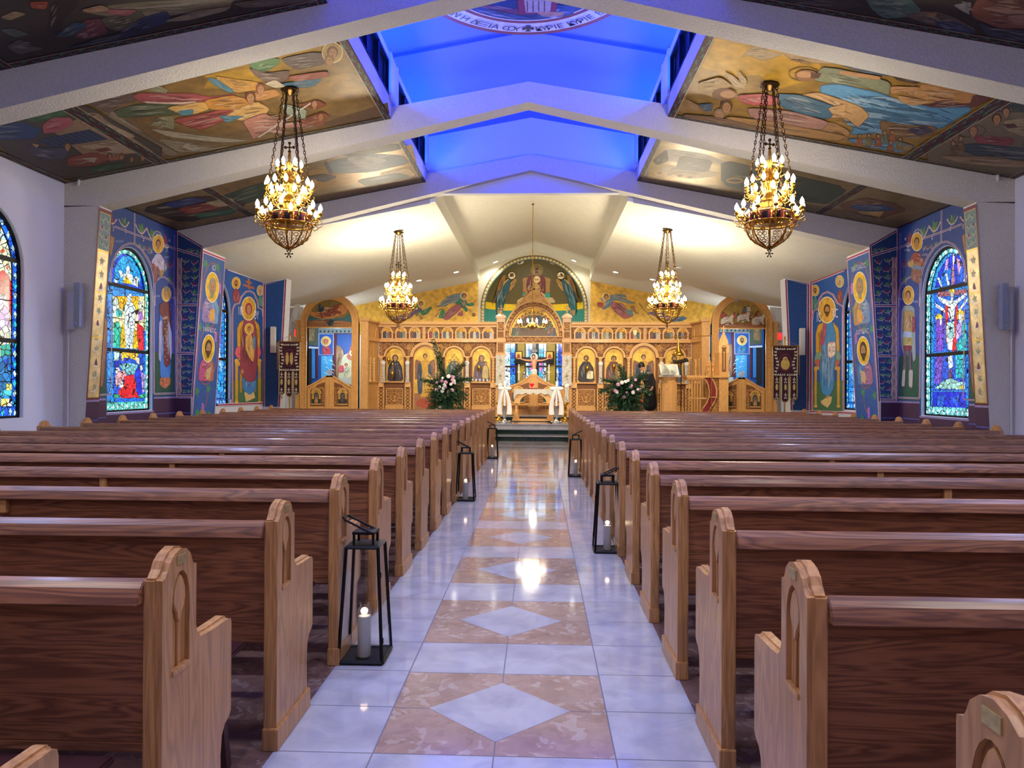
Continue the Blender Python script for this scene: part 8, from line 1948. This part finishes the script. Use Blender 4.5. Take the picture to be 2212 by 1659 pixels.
def speaker(x,y,z0,z1,label,mat,w_=.085,rz=0,tilt=0,box=None):
    t=thing('column_speaker',label,'speaker',(x,y,(z0+z1)/2),group='slim column speakers'); h=(z1-z0)/2
    m=MB(); m.box(-w_/2,w_/2,-.05,.05,-h,h); m.build('cabinet',mat,t,bevel=.006)
    m=MB(); n=26
    for i in range(n): zz=-h+.02+(2*h-.04)*i/n; m.box(-w_/2+.008,w_/2-.008,-.053,-.05,zz,zz+.008)
    m.build('grille',mat,t); m=MB(); m.box(-.012,.012,-.0545,-.0535,-h+.05,-h+.056); m.build('badge','white trim',t)
    m=MB(); m.box(-.02,.02,.05,.09,-h*.5,-h*.4); m.box(-.02,.02,.05,.09,h*.4,h*.5); m.build('bracket',mat,t)
    t.rotation_euler=(tilt,0,rz); return t
for s,pxc,py0,py1 in ((-1,168,611,706),(1,2170,612,712)):
    a=atY(pxc,py0,9.84); b=atY(pxc,py1,9.84); speaker(a.x,9.86,b.z,a.z,'grey slim speaker on the white leg of the second frame, %s'%('left' if s<0 else 'right'),'speaker grey')
    q0=atY(146 if s<0 else 2188,631,9.95); q1=atY(162 if s<0 else 2178,712,9.95); t=thing('cable_cover','white flat box and conduit running down beside the grey speaker, %s wall'%('left' if s<0 else 'right'),'conduit',(0,0,0))
    m=MB(); xx=sorted((q0.x,q1.x)); m.box(xx[0],xx[1],9.93,9.958,q1.z,q0.z); m.build('cover','plaster',t,bevel=.004); m=MB(); m.tube([(xx[0]+.02 if s<0 else xx[1]-.02,9.945,q1.z),(xx[0]+.02 if s<0 else xx[1]-.02,9.945,.02)],.012,6); m.build('conduit','plaster',t)
for s,pxc,py0,py1 in ((-1,590.5,706,762),(1,1733,709,767)):
    a=atY(pxc,py0,17.25); b=atY(pxc,py1,17.25); speaker(a.x,17.25,b.z,a.z,'pale slim speaker on the plain blue panel, %s'%('left' if s<0 else 'right'),'speaker white',w_=.115)
for s,pxc,py0,py1 in ((-1,654,640,688),):
    a=atY(pxc,py0,21.3); b=atY(pxc,py1,21.3); t=speaker(a.x-.12,21.15,b.z,a.z,'white slim speaker tilted beside the top of the left carved arch','speaker white',w_=.13); t.rotation_euler=(.1,.32,0)
# emergency lights and exit signs on the transept walls
for s,pa_,pb_ in ((-1,(636,712),(647,727)),(1,(1676,719),(1689,734))):
    Y=Y_AR+.28; a=atY(*pa_,Y); b=atY(*pb_,Y); sd='left' if s<0 else 'right'; xc=(a.x+b.x)/2
    t=thing('exit_sign','lit red exit sign on the white wall beside the %s arch'%sd,'exit sign',(xc,Y,(a.z+b.z)/2),group='exit signs'); hw=(b.x-a.x)/2; hh=(a.z-b.z)/2
    m=MB(); m.box(-hw-.03,hw+.03,-.015,.018,-hh-.03,hh+.02); m.build('housing','white trim',t); m=MB(); m.box(-hw,hw,-.02,-.015,-hh,hh); m.build('red_face','exit red',t)
    cv=Canvas(lambda p,q:Vector((p,-.0205,-q)),(0,-1,0)); cv.text('EXIT',0,.03,.07,'#F0D0D0',hx=.8); cv.build('lettering',t)
    t=thing('emergency_light','small twin emergency light above the %s exit sign'%sd,'emergency light',(xc,Y,a.z+.13),group='emergency lights')
    m=MB(); m.box(-.07,.07,-.03,.018,-.05,.03); m.build('battery_box','white trim',t,bevel=.005)
    for q in (-1,1): m=MB(); m.ball((q*.05,-.04,.06),.035,.03,.035); m.build('lamp_head','speaker white',t,smooth=True)
for s,p in ((-1,(172,394)),(1,(2153,384))):
    a=atY(*p,9.95); t=thing('motion_sensor','tiny white sensor on the beam end high at the %s'%('left' if s<0 else 'right'),'sensor',(a.x,9.955,a.z),group='beam sensors')
    m=MB(); m.box(-.03,.03,-.02,.004,.03,.07); m.build('mount','white trim',t); m=MB(); m.lathe([(.02,.03),(.022,0),(.012,-.05),(.0,-.06)],10,(0,-.025,0)); m.build('eye','white trim',t,smooth=True)
t=thing('smoke_detector','small white detector on the ceiling beside the far right chandelier','smoke detector',hit(1465,577,(0,0,5.25),(.20,0,1))-Vector((0,0,.0))); m=MB(); m.lathe([(.11,-.004),(.11,-.03),(.07,-.05),(.0,-.05)],16); m.build('case','white trim',t,smooth=True)
